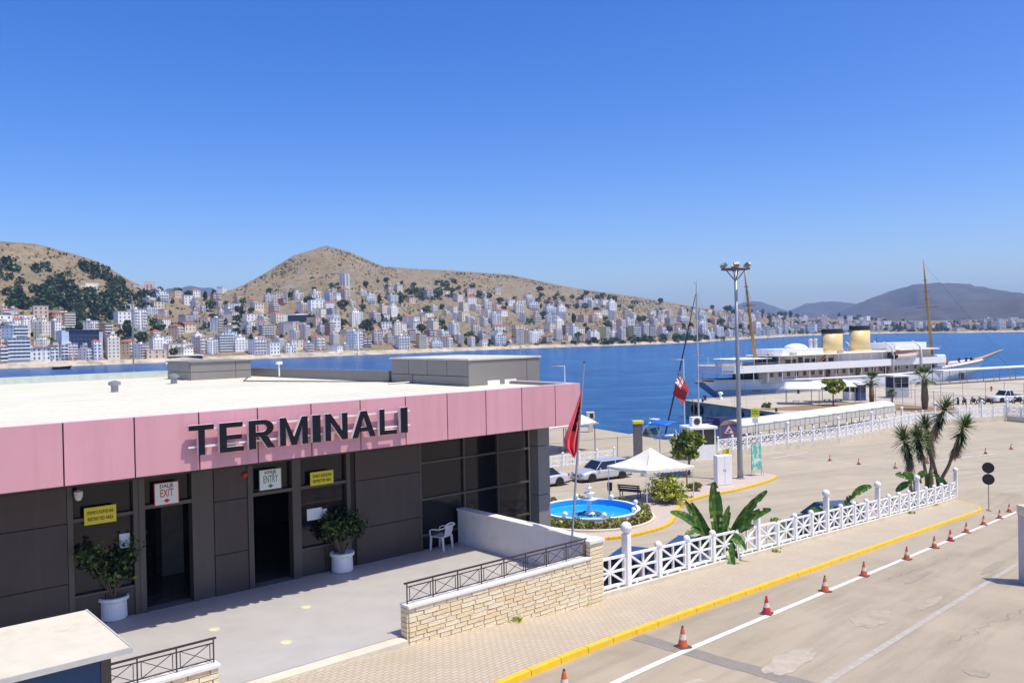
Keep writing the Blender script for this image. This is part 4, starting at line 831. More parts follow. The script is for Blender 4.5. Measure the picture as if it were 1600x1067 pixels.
p = atz(1188, 705, ZP); s3 = signpost('bright_yellow_sign', 'bright yellow square notice above a small white plate behind the balustrade', [p[0], p[1] + 1.5, ZP], 3.9, face(p)); MB().box(-.38, .38, -.06, -.035, 3.0, 3.85).build('plate', mat('fluo_yellow', (.80, .80, .02), .5), s3, bevel=.01); MB().box(-.26, .26, -.06, -.035, 2.45, 2.95).build('lower_plate', M_WHITE, s3)
for z in (3.32, 3.55): MB().box(-.28, .28, -.066, -.061, z, z + .09).build('print_line', M_GREEN, s3)
# ------------------------------------------------------------------ floodlight mast
p = atz(1157, 748, ZP + .1); ms = thing('floodlight_mast', 'tall steel floodlight mast with a ring of lamps at the top', 'light mast', p)
MH = aty(1153, 421, p[1])[2] - p[2]
MB().tube([(0, 0, 0), (-.01, 0, .9), (-.05, 0, MH * .5), (-.1, 0, MH)], [.24, .21, .16, .11], 12).build('pole', M_STEEL, ms, smooth=True)
MB().lathe([(.34, 0), (.34, .06), (.25, .1)], 12).build('base_plate', M_STEEL, ms)
hd = MB(); cx = -.1
hd.tube([(cx + 1.05 * math.cos(a), 1.05 * math.sin(a), MH + .02) for a in np.linspace(0, 2 * math.pi, 13)], .06, 6)
hd.bar((cx - 1.05, 0, MH), (cx + 1.05, 0, MH), .09).bar((cx, -1.05, MH), (cx, 1.05, MH), .09)
for a in (0, math.pi / 2, math.pi, 1.5 * math.pi): hd.bar((cx, 0, MH - .9), (cx + .7 * math.cos(a), .7 * math.sin(a), MH - .05), .07)
hd.build('head_frame', mat('dark_steel', (.12, .11, .11), .5, metal=.4), ms)
for k in range(6):
    a = k * math.pi / 3 + .35; o = MB().hexa([(-.2, -.1, -.16), (.2, -.1, -.16), (.2, .12, -.12), (-.2, .12, -.12), (-.26, -.16, .16), (.26, -.16, .16), (.24, .14, .12), (-.24, .14, .12)]).build('floodlight', M_STEEL, ms, bevel=.02)
    o.matrix_local = Matrix.Translation((cx + 1.0 * math.cos(a), 1.0 * math.sin(a), MH + .28)) @ Matrix.Rotation(a + R(90), 4, 'Z') @ Matrix.Rotation(R(-35), 4, 'X')
    g_ = MB().box(-.2, .2, -.172, -.165, -.1, .13).build('lens', mat('lamp_lens', (.6, .55, .4), .2), o)
MB().box(.05, .3, -.12, .12, MH * .72, MH * .72 + .3).build('camera_box', M_IRON, ms)
MB().bar((-1.0, .1, MH * .71 + .35), (.9, -.1, MH * .71 - .35), .07).build('cross_arm', mat('dark_steel', (0, 0, 0)), ms)
# small lamp posts
def lamp_post(p, h, label):
    t = thing('lamp_post', label, 'lamp post', p); MB().tube([(0, 0, 0), (0, 0, h)], [.07, .045], 8).build('pole', M_WHITEW, t)
    MB().bar((0, 0, h - .05), (-.85, 0, h - .02), .05).build('arm', M_WHITEW, t); MB().hexa([(-1.3, -.09, h - .08), (-.7, -.09, h - .1), (-.7, .09, h - .1), (-1.3, .09, h - .08), (-1.3, -.07, h), (-.7, -.07, h + .02), (-.7, .07, h + .02), (-1.3, .07, h)]).build('lamp_head', M_STEEL, t)
q = aty(882, 571, 84.0); lamp_post([q[0], q[1], ZP], q[2] - ZP, 'slim white lamp post behind the right end of the terminal')
q = aty(1068, 561, 90.0); lamp_post([q[0], q[1], 0.3], q[2] - .3, 'slim lamp post standing next to the leaning furled sail')
q = aty(206, 462, 60.0); tag(MB().tube([(0, 0, 0), (0, 0, q[2] - ZP)], [.09, .04], 8).tube([(0, 0, q[2] - ZP - 1.2), (0, 0, q[2] - ZP)], [.05, .02], 6).build('antenna_mast', M_STEEL), 'tall thin grey mast rising behind the left part of the white roof', 'mast').location = (q[0], q[1], ZP)
q = aty(557, 500, 62.0); tag(MB().tube([(0, 0, 0), (0, 0, q[2] - ZP)], [.05, .02], 6).build('antenna_mast', M_STEEL), 'thin pole rising behind the middle of the white roof', 'mast').location = (q[0], q[1], ZP)
# ------------------------------------------------------------------ flag on its pole
fb = TL(5.35, -5.3, 1.1); tp = aty(913, 566, fb[1] + 1.1); fpole = thing('flagpole', 'leaning grey flagpole with a limp red flag at the patio corner', 'flagpole', fb)
top = tp - fb; MB().tube([(0, 0, -.3), top * .5, top], [.032, .028, .02], 8).build('pole', M_STEEL, fpole)
MB().ball(tuple(top), .035, 8).build('finial', M_IRON, fpole)
def eagle(u, v):                      # u along fly 0..1, v down the hoist 0..1 -> dark double-headed eagle field
    x = (u - .52) / .24; y = (v - .5) / .26
    body = (x / .28) ** 2 + (y / .85) ** 2 < 1; wing = abs(x) < 1 and -.75 < y < .35 and abs(abs(x) - .55) < .42 - .25 * max(0, y) and (math.sin(y * 16) > -.5 or abs(x) < .5)
    head = (abs(x) - .22) ** 2 + (y + .8) ** 2 < .05; tail = abs(x) < .35 + .2 * y and .5 < y < 1.0; return body or wing or head or tail
nu, nv = 48, 90; rows = []; fm = []
KV = [0, .12, .3, .45, .62, .74, .84, .93, 1.0]; KL = [-.015, -.07, -.16, -.25, -.35, -.40, -.36, -.22, -.08]; KR = [0, .01, .015, .02, .02, .015, 0, -.03, -.06]
for i in range(nv + 1):
    v = i / nv; rows.append([]); hp = top * (.845 - .40 * v)
    l_, r_ = np.interp(v, KV, KL), np.interp(v, KV, KR)
    for j in range(nu + 1):
        u = j / nu; wv = .02 + .085 * min(1, v * 2)
        rows[-1].append(hp + np.array([l_ + (r_ - l_) * u + .012 * math.sin(u * 19 + v * 4), wv * math.sin(u * 14.0 + v * 2.5) + .03 * math.sin(v * 9), -.02 * math.sin(u * 9)]))
fg = MB()
for i in range(nv):
    for j in range(nu): fm.append(1 if eagle(j / nu, (i / nv - .42) / .8 + .5) else 0)
fg.grid(rows); fg.m = fm
M_FLAG = mat('flag_red', (.80, .05, .07), .7, var=.06); M_FLAG.node_tree.nodes['Principled BSDF'].inputs['Sheen Weight'].default_value = .2
fg.build('flag', [M_FLAG, mat('flag_black', (.02, .015, .02), .8)], fpole, smooth=True)
# ------------------------------------------------------------------ pier furniture
def arc_shelter():                                                  # long barrel-roofed walkway behind the octagon balustrade
    a = atz(1172, 699, ZP)[:2]; b_ = atz(1412, 660, ZP)[:2]; d = nrm(b_ - a); n = np.array([-d[1], d[0]]); L = np.linalg.norm(b_ - a); a = a + n * 2.2
    t = thing('walkway_shelter', 'long white barrel-roofed walkway shelter behind the balustrade', 'shelter', (*a, ZP), math.atan2(d[1], d[0]))
    w = 1.25; prof = [(w * math.cos(t_) , 1.85 + .6 * math.sin(t_)) for t_ in np.linspace(0, math.pi, 13)]
    NB = 11; M_SH = mat('white_polycarbonate', (.78, .75, .66), .5, var=.04, scale=.7)
    for k in range(NB):
        x0, x1 = L * k / NB, L * (k + 1) / NB - .005
        MB().grid([[(x, y, z) for y, z in prof] for x in (x0, x1)]).build('roof_panel', M_SH, t, smooth=True).modifiers.new('s', 'SOLIDIFY').thickness = .03
        MB().box(x0 + .05, x1 - .02, -w - .02, -w + .01, 1.2, 1.85).build('side_pane', mat('pale_glazing', (.62, .60, .52), .2, var=.05), t)
    for k in range(NB + 1):
        x = L * k / NB
        for y in (-w, w): MB().bar((x, y, 0), (x, y, 1.86), .07).build('post', M_STEEL, t)
        MB().tube([(x, y, z) for y, z in [(p[0] * 1.01, p[1] - .05) for p in prof]], .03, 5).build('roof_rib', M_STEEL, t)
    for k in range(NB * 3): MB().bar((L * k / NB / 3, -w - .03, 1.2), (L * k / NB / 3, -w - .03, 1.86), .03).build('mullion', M_STEEL, t)
    for z in (1.2, 1.86): MB().bar((0, -w, z), (L, -w, z), .05).build('side_rail', M_STEEL, t)
arc_shelter()
M_AWN = mat('awning_canvas', (.80, .77, .68), .7, var=.03)
def awning(label, u0, v0, u1, v1, depth, h, rise):
    a = atz(u0, v0, ZP)[:2]; b_ = atz(u1, v1, ZP)[:2]; d = nrm(b_ - a); n = np.array([-d[1], d[0]]); L = np.linalg.norm(b_ - a)
    t = thing('awning_shelter', label, 'shelter', (*a, ZP), math.atan2(d[1], d[0]))
    for x in (0, L):
        for y in (0, depth): MB().bar((x, y, 0), (x, y, h + (rise if y else 0) - .03), .08).build('post', M_STEEL, t)
    o = MB().grid([[(x, y, h + rise * y / depth + .12 * math.sin(math.pi * y / depth)) for x in np.linspace(-.25, L + .25, 8)] for y in np.linspace(-.35, depth + .2, 7)]).build('awning', M_AWN, t, smooth=True); o.modifiers.new('s', 'SOLIDIFY').thickness = .03
    MB().bar((-.25, -.35, h - .03), (L + .25, -.35, h - .03), .05).bar((-.25, depth, h + rise - .03), (L + .25, depth, h + rise - .03), .05).build('frame', M_STEEL, t)
    for k in range(2):
        q = L * (.3 + .35 * k); MB().box(q - .5, q + .5, depth * .4, depth * .4 + .35, .38, .44).box(q - .45, q - .38, depth * .42, depth * .42 + .3, 0, .38).box(q + .38, q + .45, depth * .42, depth * .42 + .3, 0, .38).build('bench_seat', M_STEEL, t)
awning('left of the two white sloping awnings on the pier', 1228, 632, 1280, 632.5, 3.6, 2.35, .75); awning('right of the two white sloping awnings on the pier', 1285, 630, 1336, 628.5, 3.6, 2.45, .75)
awning('white curved awning beyond the silver cars at the left quay', 848, 716, 930, 703, 4.2, 2.7, 1.0)
def booth(label, u, v, w, d, h, rz, m, glass=True):
    p = atz(u, v, ZP); t = thing('guard_booth', label, 'booth', p, rz)
    MB().box(-w / 2, w / 2, -d / 2, d / 2, 0, h * .45).build('lower_wall', m, t); MB().box(-w / 2 + .05, w / 2 - .05, -d / 2 + .05, d / 2 - .05, h * .45, h * .92).build('window', M_CARGLASS if glass else m, t)
    for x in (-w / 2 + .05, 0, w / 2 - .05):
        for y in (-d / 2 + .05, d / 2 - .05): MB().bar((x, y, h * .45), (x, y, h * .93), .1).build('window_post', m, t)
    MB().box(-w / 2 - .15, w / 2 + .15, -d / 2 - .15, d / 2 + .15, h * .92, h).build('roof', M_WHITE, t, bevel=.03); return t
bt = booth('white cabin with an air conditioner on its roof behind the round green tree', 1092, 716, 2.3, 2.0, 2.9, R(12), M_WHITEW)
MB().box(-.75, .15, -.4, .2, 2.92, 3.7).build('air_conditioner', M_WHITEW, bt); MB().lathe([(.3, 0), (.3, .02)], 16).build('fan_grille', M_IRON, bt).matrix_local = Matrix.Translation((-.3, -.41, 3.3)) @ Matrix.Rotation(R(90), 4, 'X')
booth('small white glazed booth left of the first pier palm', 1331, 625, 1.9, 1.9, 2.9, R(10), M_WHITEW); booth('small blue and white booth just right of the first booth', 1343, 625.5, 1.3, 1.4, 2.6, R(10), mat('booth_blue', (.03, .06, .2), .5))
booth('tall glazed booth between the two pier palms', 1402, 621, 2.6, 2.2, 3.6, R(10), mat('booth_grey', (.42, .43, .48), .5))
def mesh_fence(label, pts, h, step, rails=2, r=.035, cat='fence'):
    P = poly_even(pts, step); o0 = np.array([*P[0], ZP]); t = thing('steel_fence', label, cat, o0)
    for p in P: MB().tube([np.array([*p, ZP]) - o0, np.array([*p, ZP + h]) - o0], r, 6).build('post', M_STEEL, t)
    for a, b_ in zip(P[:-1], P[1:]):
        for k in range(rails):
            z = ZP + h * (.12 + .83 * k / max(1, rails - 1)); MB().bar(np.array([*a, z]) - o0, np.array([*b_, z]) - o0, .035).build('rail', M_STEEL, t)
    return t
G = lambda *uv: [atz(u, v, ZP)[:2] for u, v in uv]
mesh_fence('steel post fence along the soil bed by the pier palms', G((1345, 627), (1392, 630), (1430, 634), (1490, 640)), 2.3, 3.0)
mesh_fence('steel fence panels behind the motorbikes at the right end of the pier', G((1400, 624), (1470, 620), (1540, 622), (1600, 626)), 2.6, 2.8, 3)
mesh_fence('grey steel fence along the left quay beyond the estate car', G((820, 735), (930, 722), (1000, 716), (1062, 711)), 2.1, 2.4, 2)
mesh_fence('row of steel posts and rails near the right balustrade corner', G((1470, 650), (1530, 646), (1600, 644)), 2.0, 2.2, 2)
# quay parapet and long low roof at the bow
rl0, rl1 = QC + QD * 58 - QN * 3.5, QC + QD * 96 - QN * 6
lr = thing('quay_shelter', 'long low cream shelter roof on thin posts below the yacht bow', 'shelter', (*rl0, ZP), math.atan2(*(rl1 - rl0)[::-1])); LL = np.linalg.norm(rl1 - rl0)
MB().box(0, LL, -1.3, 1.3, 2.55, 2.75).build('roof', M_AWN, lr)
for k in range(9): MB().bar((LL * k / 8, -1.1, 0), (LL * k / 8, -1.1, 2.55), .1).build('post', M_STEEL, lr); MB().bar((LL * k / 8, 1.1, 0), (LL * k / 8, 1.1, 2.55), .1).build('post', M_STEEL, lr)
# motorbikes in a row
def bike(p, rz, label, m):
    t = thing('motorbike', label, 'motorbike', p, rz, 'motorbikes on the pier')
    for x in (-.62, .62): MB().tube([(x + .27 * math.cos(a), 0, .3 + .27 * math.sin(a)) for a in np.linspace(0, 2 * math.pi, 15)], .055, 6, caps=False).build('wheel', M_RUBBER, t)
    MB().tube([(-.6, 0, .62), (-.3, 0, .75), (.1, 0, .72), (.3, 0, .85), (.45, 0, .7)], [.08, .14, .13, .16, .08], 8).build('seat_and_tank', m, t)
    MB().box(-.25, .3, -.14, .14, .25, .6).build('engine', M_IRON, t, bevel=.04); MB().bar((.42, 0, .95), (.62, 0, .3), .06).bar((.4, -.33, 1.02), (.4, .33, 1.02), .04).build('fork_and_bars', M_STEEL, t)
for k, u in enumerate((1497, 1507, 1521, 1533, 1544, 1590)):
    bike(atz(u, 632 - .3 * k, ZP), R(70 + 9 * k), 'dark motorbike, %s from the left in the row behind the yuccas' % ORD[k] if k < 5 else 'dark motorbike right of the white pickup', [P_NAVY, mat('bike_red', (.2, .02, .02), .4), M_BLACK][k % 3])
hy = thing('fire_hydrant', 'small red hydrant on the pier above the white pickup', 'hydrant', atz(1549, 611, ZP)); MB().lathe([(.16, 0), (.16, .1), (.11, .12), (.11, .6), (.15, .62), (.13, .78), (.03, .85)], 12).build('barrel', M_RED, hy); MB().tube([(-.25, 0, .5), (.25, 0, .5)], .07, 8).build('outlet', M_RED, hy)
# bollards on the quay edge, tyres on the wall
for k, (s_, lab) in enumerate(((3.2, 'black mooring bollard nearest the pier corner'), (24, 'black mooring bollard in the middle of the pier edge by the yacht'), (50, 'black mooring bollard on the pier edge near the awnings'))):
    p = QC + QD * s_ - QN * 1.2; b_ = thing('mooring_bollard', lab, 'bollard', (*p, ZP)); MB().lathe([(.3, 0), (.3, .08), (.18, .15), (.2, .45), (.36, .6), (.3, .75), (.01, .8)], 14).build('post', M_IRON, b_)
qv = np.array([37.5, 106.0]) - QC; qn = nrm([qv[1], -qv[0]]);
if qn @ -QC < 0: qn = -qn
for k, f_ in enumerate((.10, .16, .50, .66)):
    p = QC + qv * f_ + qn * .22; o = MB().tube([(.55 * math.cos(a), 0, .55 * math.sin(a)) for a in np.linspace(0, 2 * math.pi, 19)], .2, 8, caps=False).build('tyre_fender', M_RUBBER); o.location = (*p, 1.55); o.rotation_euler = (0, 0, math.atan2(qv[1], qv[0])); tag(o, 'black tyre fender, %s from the pier corner on the basin wall' % ORD[k], 'fender', 'tyre fenders on the basin wall')
for k, f_ in enumerate((.13, .45, .72)):
    p = QC + qv * f_ - qn * .8; b_ = thing('quay_bollard', 'rusty dark bollard, %s from the corner on the basin edge' % ORD[k], 'bollard', (*p, ZP), 0, 'bollards on the basin edge'); MB().lathe([(.22, 0), (.15, .1), (.17, .4), (.26, .5), (.01, .6)], 12).build('post', M_IRON, b_)
wn = thing('capstan', 'small white capstan beside the corner bollard on the pier', 'capstan', (*(QC + QD * 6.2 - QN * 1.5), ZP)); MB().lathe([(.35, 0), (.35, .2), (.2, .35), (.2, .7), (.4, .85), (.4, 1.05), (.1, 1.2)], 14).build('drum', M_WHITEW, wn)
bp_ = atz(997, 716, ZP); br_ = thing('brick_gatepost', 'dark brick gatepost with yellow band behind the tent', 'pillar', bp_)
for k in range(12): MB().box(-.36, .36, -.36, .36, k * .26, k * .26 + .24).build('course', mat('grey_brick', (.16, .15, .16), .8, var=.3, scale=5), br_)
MB().box(-.42, .5, -.42, .42, 3.12, 3.36).build('band', M_SIGNY, br_)
p = atz(923, 675, ZP); pd_ = thing('power_pedestal', 'small cream power pedestal at the water edge left of the motor boat', 'pedestal', p); MB().box(-.25, .25, -.25, .25, 0, 1.5).build('stem', M_CREAM, pd_); MB().box(-.45, .45, -.35, .35, 1.5, 2.3).build('head', M_CREAM, pd_, bevel=.04); MB().box(-.1, .3, -.37, -.351, 1.62, 2.15).build('socket', M_IRON, pd_)
# ------------------------------------------------------------------ boats
def hull_mesh(L, beam, sheer, keel, n=26, stern=.7, rake=.12, flare=.0, overhang=0.0):
    """rows from stern (x=0) to bow (x=L); sheer(t) deck height; returns grid rows and deck outline"""
    rows = []; deck = []
    for i in range(n + 1):
        t = i / n; w = beam / 2 * (stern + (1 - stern) * math.sin(min(1, t / .45) * math.pi / 2)) if t < .45 else beam / 2 * (max(0.0, 1 - ((t - .45) / .55) ** 2.1))
        w = max(w, .02); zs = sheer(t); x = L * t; row = []
        for j in range(9):
            q = j / 8; zz = keel + (zs - keel) * q
            sec = math.sin(min(1, q * 1.25 + .15) * math.pi / 2) ** (.8 + .9 * max(0, t - .5)) * (1 + flare * (q - .5) * max(0, t - .5))
            sh = rake * L * max(0, t - .6) / .4 * (q - 1) + overhang * max(0, .25 - t) / .25 * (1 - q)
            row.append((x + sh, w * sec, zz))
        rows.append(row); deck.append((x, w, zs))
    return rows, deck
def build_hull(t, L, beam, sheer, keel, mats, split=None, **k):
    rows, deck = hull_mesh(L, beam, sheer, keel, **k); mb = MB()
    for sgn in (1, -1):
        mb.grid([[(x, sgn * y, z) for x, y, z in r_] for r_ in rows])
    mb.add([(x, s_ * y, z) for s_ in (1, -1) for x, y, z in rows[0]], [tuple(range(9)) + tuple(range(17, 8, -1))])
    if split is not None: mb.m = [1 if np.mean([mb.v[i][2] for i in f]) < split else 0 for f in mb.f]
    h = mb.build('hull', mats, t, smooth=True)
    dk = MB(); dk.grid([[(x, -w * .97, z - .04), (x, w * .97, z - .04)] for x, w, z in deck]); return h, deck, dk
# --- classic yacht
YL = 80.0; ys = QC + QN * 7.6 + QD * 9.4
ya = thing('classic_yacht', 'large white classic motor yacht with two yellow funnels and two masts at the pier', 'yacht', (ys[0], ys[1], .5), math.atan2(QD[1], QD[0]))
M_YW = mat('yacht_white', (.82, .82, .81), .3, var=.03); M_YG = mat('yacht_hull_grey_and_shade', (.46, .48, .49), .3, var=.06, scale=.3); M_YB = mat('yacht_boot', (.12, .16, .16), .4); M_BUFF = mat('yacht_cream', (.62, .55, .44), .5, var=.05); M_FUN = mat('funnel_yellow', (.76, .58, .26), .4, var=.04, scale=.3)
sheer = lambda t: 3.9 + 1.3 * max(0, (t - .55) / .45) ** 1.6 + .5 * max(0, (.3 - t) / .3) ** 1.5
h, deck, dk = build_hull(ya, YL, 10.6, sheer, -1.6, [M_YW, M_YG, M_YB], n=40, stern=.25, rake=.10, overhang=9.0)
me = h.data; mi = []
for f in me.polygons:
    c = f.center; mi.append(2 if c.z < .5 else (1 if (c.z < 2.6 and c.x < 26) else (1 if c.x > 62 and c.z < sheer(c.x / YL) - 1.2 else 0)))  # grey low on the bow is shade painted into the hull colour
me.polygons.foreach_set('material_index', mi)
dk.build('main_deck', M_TEAK, ya)
bw = MB()
for sg_ in (1, -1): bw.grid([[(x, sg_ * w, z - .02), (x, sg_ * w, z + (.35 if x < 58 else .75))] for x, w, z in deck if x > 0])
bw.build('bulwark', M_YW, ya, smooth=True).modifiers.new('s', 'SOLIDIFY').thickness = .08
cr_ = MB()
for sg_ in (1, -1): cr_.tube([(x, sg_ * w, z + (.38 if x < 58 else .78)) for x, w, z in deck], .07, 5)
cr_.build('cap_rail', M_WOOD, ya)
def house(name, x0, x1, hw0, hw1, z0, z1, m, parent=ya, round_=1.2):
    P = []
    for sg_ in (-1, 1):
        xs_ = [(x0 + round_, hw0), (x0, hw0 * .7)] if sg_ < 0 else [(x0, hw0 * .7), (x0 + round_, hw0)]
        seq = ([(x0, -hw0 * .7), (x0 + round_, -hw0), (x1 - round_, -hw1), (x1, -hw1 * .6)] if sg_ < 0 else [(x1, hw1 * .6), (x1 - round_, hw1), (x0 + round_, hw0), (x0, hw0 * .7)])
        P += seq
    return MB().prism(P, z0, z1).build(name, m, parent)
house('main_house', 11, 60.5, 3.9, 3.6, 3.7, 6.2, M_BUFF)
ud = house('upper_deck', 2.6, 60.8, 4.6, 4.6, 6.1, 6.25, M_TEAK)
for sg_ in (-1, 1): MB().box(4, 60.4, sg_ * 4.72 - .05, sg_ * 4.72 + .05, 5.75, 7.05).build('upper_bulwark', M_YW, ya)
MB().box(2.55, 2.65, -3.2, 3.2, 5.75, 7.0).add([(2.6, -3.2, 5.75), (4, -4.75, 5.75), (4, -4.75, 7.05), (2.6, -3.2, 7.05)], [(0, 1, 2, 3)]).add([(2.6, 3.2, 5.75), (4, 4.75, 5.75), (4, 4.75, 7.05), (2.6, 3.2, 7.05)], [(0, 1, 2, 3)]).build('stern_bulwark', M_YW, ya)
MB().box(58, 60.6, -4.6, 4.6, 5.0, 7.4).build('bridge_front', M_YW, ya, bevel=.2)
house('upper_house', 16.5, 31, 3.1, 3.1, 6.26, 8.35, M_BUFF); house('funnel_casing', 31, 46, 3.2, 3.2, 6.26, 8.6, M_YW); house('bridge_house', 47, 59, 3.3, 3.3, 6.26, 8.5, M_BUFF); house('wheelhouse', 46.2, 58, 3.0, 3.0, 8.75, 10.0, M_YW)
house('awning_aft', 5.5, 15, 3.4, 3.6, 8.0, 8.12, M_AWN); house('sun_deck', 14, 47, 4.3, 4.3, 8.36, 8.52, M_YW); house('bridge_roof', 46, 60.5, 4.3, 4.2, 8.55, 8.72, M_AWN)
house('sun_deck_screen', 15.2, 28, 3.5, 3.5, 8.53, 9.55, M_YW); MB().ball((23.5, 0, 9.5), 2.2, 18, sz=.45).build('sun_deck_dome', M_YW, ya, smooth=True)
for x in (26.5, 27.8): MB().lathe([(.35, 0), (.3, 1.4), (.42, 1.7), (.3, 2.0), (.01, 2.05)], 12, (x, -.8, 9.3)).build('ventilator', M_BUFF, ya)
for cx, zt in ((33.2, 13.0), (40.9, 13.5)):
    f_ = MB().lathe([(1.0, 8.5), (1.0, zt - .85)], 28, (cx, 0, 0), sx=2.25, sy=1.6).build('funnel', M_FUN, ya, smooth=True); MB().lathe([(1.012, zt - .85), (1.02, zt), (.9, zt), (.88, zt - .4), (.01, zt - .5)], 28, (cx, 0, 0), sx=2.25, sy=1.6).build('black_top', M_BLACK, f_); MB().lathe([(1.16, 8.5), (1.14, 8.8), (1.0, 8.95)], 28, (cx, 0, 0), sx=2.25, sy=1.6).build('flange', M_FUN, f_)
def windows(xs_, y, z0, z1, w, name='window'):
    for x in xs_:
        for sg_ in (-1, 1): MB().box(x, x + w, sg_ * y - .03, sg_ * y + .03, z0, z1).build(name, M_CARGLASS, ya)
windows(np.arange(13, 46, 2.05), 3.92, 4.75, 5.5, .75); windows(np.arange(47, 58, 2.6), 3.75, 4.9, 5.4, .5); windows((17.6, 19.0, 22.4, 24.2, 26.6, 28.6), 3.12, 7.0, 7.7, 1.2); windows((48.5, 51.5, 54.5), 3.32, 7.0, 7.8, .8); windows((27, 35.0, 43), 3.92, 4.1, 5.7, .9, 'doorway'); windows((20.8,), 3.12, 6.4, 8.0, 1.1, 'doorway')
MB().box(16.3, 16.48, -2.4, 2.4, 6.5, 8.1).build('aft_doors', M_CARGLASS, ya); MB().box(10.8, 10.99, -3.2, 3.2, 4.2, 5.9).build('aft_doors', M_CARGLASS, ya); MB().box(58.9, 59.06, -2.6, 2.6, 7.3, 8.2).build('bridge_windows', M_CARGLASS, ya)
windows((7.5, 26, 33), 5.22, 2.55, 2.85, 2.2, 'hull_opening')
for x in np.arange(5, 58, 3.4):
    for sg_ in (-1, 1): MB().bar((x, sg_ * 4.6, sheer(x / YL)), (x, sg_ * 4.6, 5.76), .09).build('stanchion', M_YW, ya)
for x in np.arange(6, 46, 3.0):
    for sg_ in (-1, 1): MB().bar((x, sg_ * 4.2, 7.0), (x, sg_ * 4.2, 8.37), .06).build('stanchion', M_YW, ya)
for z_, y_, xa, xb in ((7.35, 4.72, 4, 16), (9.0, 4.25, 28, 46), (9.25, 4.25, 28, 46), (8.95, 4.2, 47, 60), (9.2, 4.2, 47, 60), (5.0, 4.9, 61, 62)):
    for sg_ in (-1, 1): MB().tube([(xa, sg_ * y_, z_), (xb, sg_ * y_, z_)], .025, 4).build('guard_rail', M_STEEL, ya)
for x in np.arange(28, 46, 2.2):
    for sg_ in (-1, 1): MB().bar((x, sg_ * 4.25, 8.5), (x, sg_ * 4.25, 9.26), .05).build('rail_post', M_YW, ya)
for x in (12.5, 18.2, 30.2): MB().box(x, x + 1.2, -4.2, -3.6, 8.54, 9.0).build('deck_locker', M_BUFF, ya, bevel=.05)
for x in (29.2, 31.0, 46.4): MB().tube([(x, .5, 8.6), (x, .5, 11.4)], .05, 6).build('aerial', M_IRON, ya)
MB().tube([(63 - 2.4, 0, 26), (85.5, 0, 7.4)], .02, 4).build('stay', M_IRON, ya)
MB().bar((24.5, -4.0, 6.3), (27, -4.0, 8.5), .5, .08).build('stair', M_WOOD, ya)
for x in (44.2, 52.5):
    for sg_ in (-1, 1): MB().tube([(x, sg_ * 4.9, 4.2), (x, sg_ * 5.0, 7.6), (x - .3, sg_ * 4.9, 9.2), (x - 1.2, sg_ * 4.6, 10.0), (x - 2.0, sg_ * 4.4, 10.3)], [.2, .2, .18, .15, .1], 8).build('davit', M_YW, ya, smooth=True)
for sg_ in (-1, 1):
    rows, dd = hull_mesh(7.2, 2.1, lambda t: .95 + .25 * t * t, 0.0, n=12, stern=.8); tb_ = MB()
    for s2 in (1, -1): tb_.grid([[(44.6 + x, sg_ * 4.9 + s2 * y, 6.9 + z) for x, y, z in r_] for r_ in rows])
    tn_ = tb_.build('tender', M_YW, ya, smooth=True); MB().grid([[(44.6 + x, sg_ * 4.9 - w, 6.85 + z), (44.6 + x, sg_ * 4.9 + w, 6.85 + z)] for x, w, z in dd]).build('tender_cover', mat('tender_orange', (.70, .22, .10), .6), tn_)
    MB().box(44.0, 44.7, sg_ * 4.9 - .25, sg_ * 4.9 + .25, 7.0, 8.3).build('outboard', P_NAVY, tn_)
def mast(x, zb_, zt, rake_, yards):
    t0 = np.array([x, 0, zb_]); t1 = np.array([x - rake_, 0, zt]); m = MB().tube([t0, t0 + (t1 - t0) * .6, t0 + (t1 - t0) * .82, t1], [.34, .26, .17, .07], 12).build('mast', mat('mast_ochre', (.42, .24, .07), .5, var=.1), ya, smooth=True)
    for k, w in yards:
        c = t0 + (t1 - t0) * k; MB().tube([c - [0, w, 0], c + [0, w, 0]], .07, 6).build('spreader', M_WOOD, m)
    for k in (.62, .8): c = t0 + (t1 - t0) * k; MB().box(c[0] - .3, c[0] + .3, -.3, .3, c[2], c[2] + .12).build('crosstree', M_WOOD, m)
    for sg_ in (-1, 1):
        for dx in (-2.2, 0, 2.2): MB().tube([t0 + (t1 - t0) * .8, (x + dx, sg_ * 4.5, zb_ - 1.5)], .025, 4).build('shroud', M_STEEL, m)
    return t1
a1 = mast(13.6, 6.2, 24.5, 2.6, ((.62, 1.6),)); a2 = mast(63.0, 4.9, 27.0, 2.6, ((.55, 2.6), (.70, .8)))
house('fore_house', 61.5, 67, 1.6, 1.4, 4.7, 6.0, M_WOOD); MB().box(66, 70, -1.2, 1.2, 4.9, 5.5).build('hatch', M_YW, ya, bevel=.1)
for x in (70.5, 73.0, 74.6): MB().lathe([(.3, 5.0), (.3, 5.5), (.15, 5.6), (.35, 6.1), (.1, 6.2)], 10, (x, -.7, .1)).build('windlass', M_IRON, ya)
MB().tube([(76.5, 0, 5.6), (80, 0, 6.1), (87.0, 0, 7.6)], [.35, .3, .12], 10).build('bowsprit', mat('bowsprit_wood', (.5, .32, .16), .5), ya); MB().tube([(76.8, .25, 4.4), (81, .1, 5.6), (86.5, 0, 7.4)], .05, 5).build('bobstay', M_STEEL, ya)
MB().box(66.5, 67.4, -3.9, -3.3, 2.1, 3.4).build('anchor', M_IRON, ya)
MB().tube([(84, 0, 7.0), (95, 4, 4.0), (108, 9, 1.0)], .04, 4).build('mooring_line', M_IRON, ya)
fl2 = MB(); rows = [[(-1.2 - 1.9 * i / 14 - .6 * j / 9, .12 * math.sin(j * 1.1 + i * .4), 6.1 - .9 * i / 14 - 1.9 * j / 9 * (.4 + .6 * i / 14)) for j in range(10)] for i in range(15)]
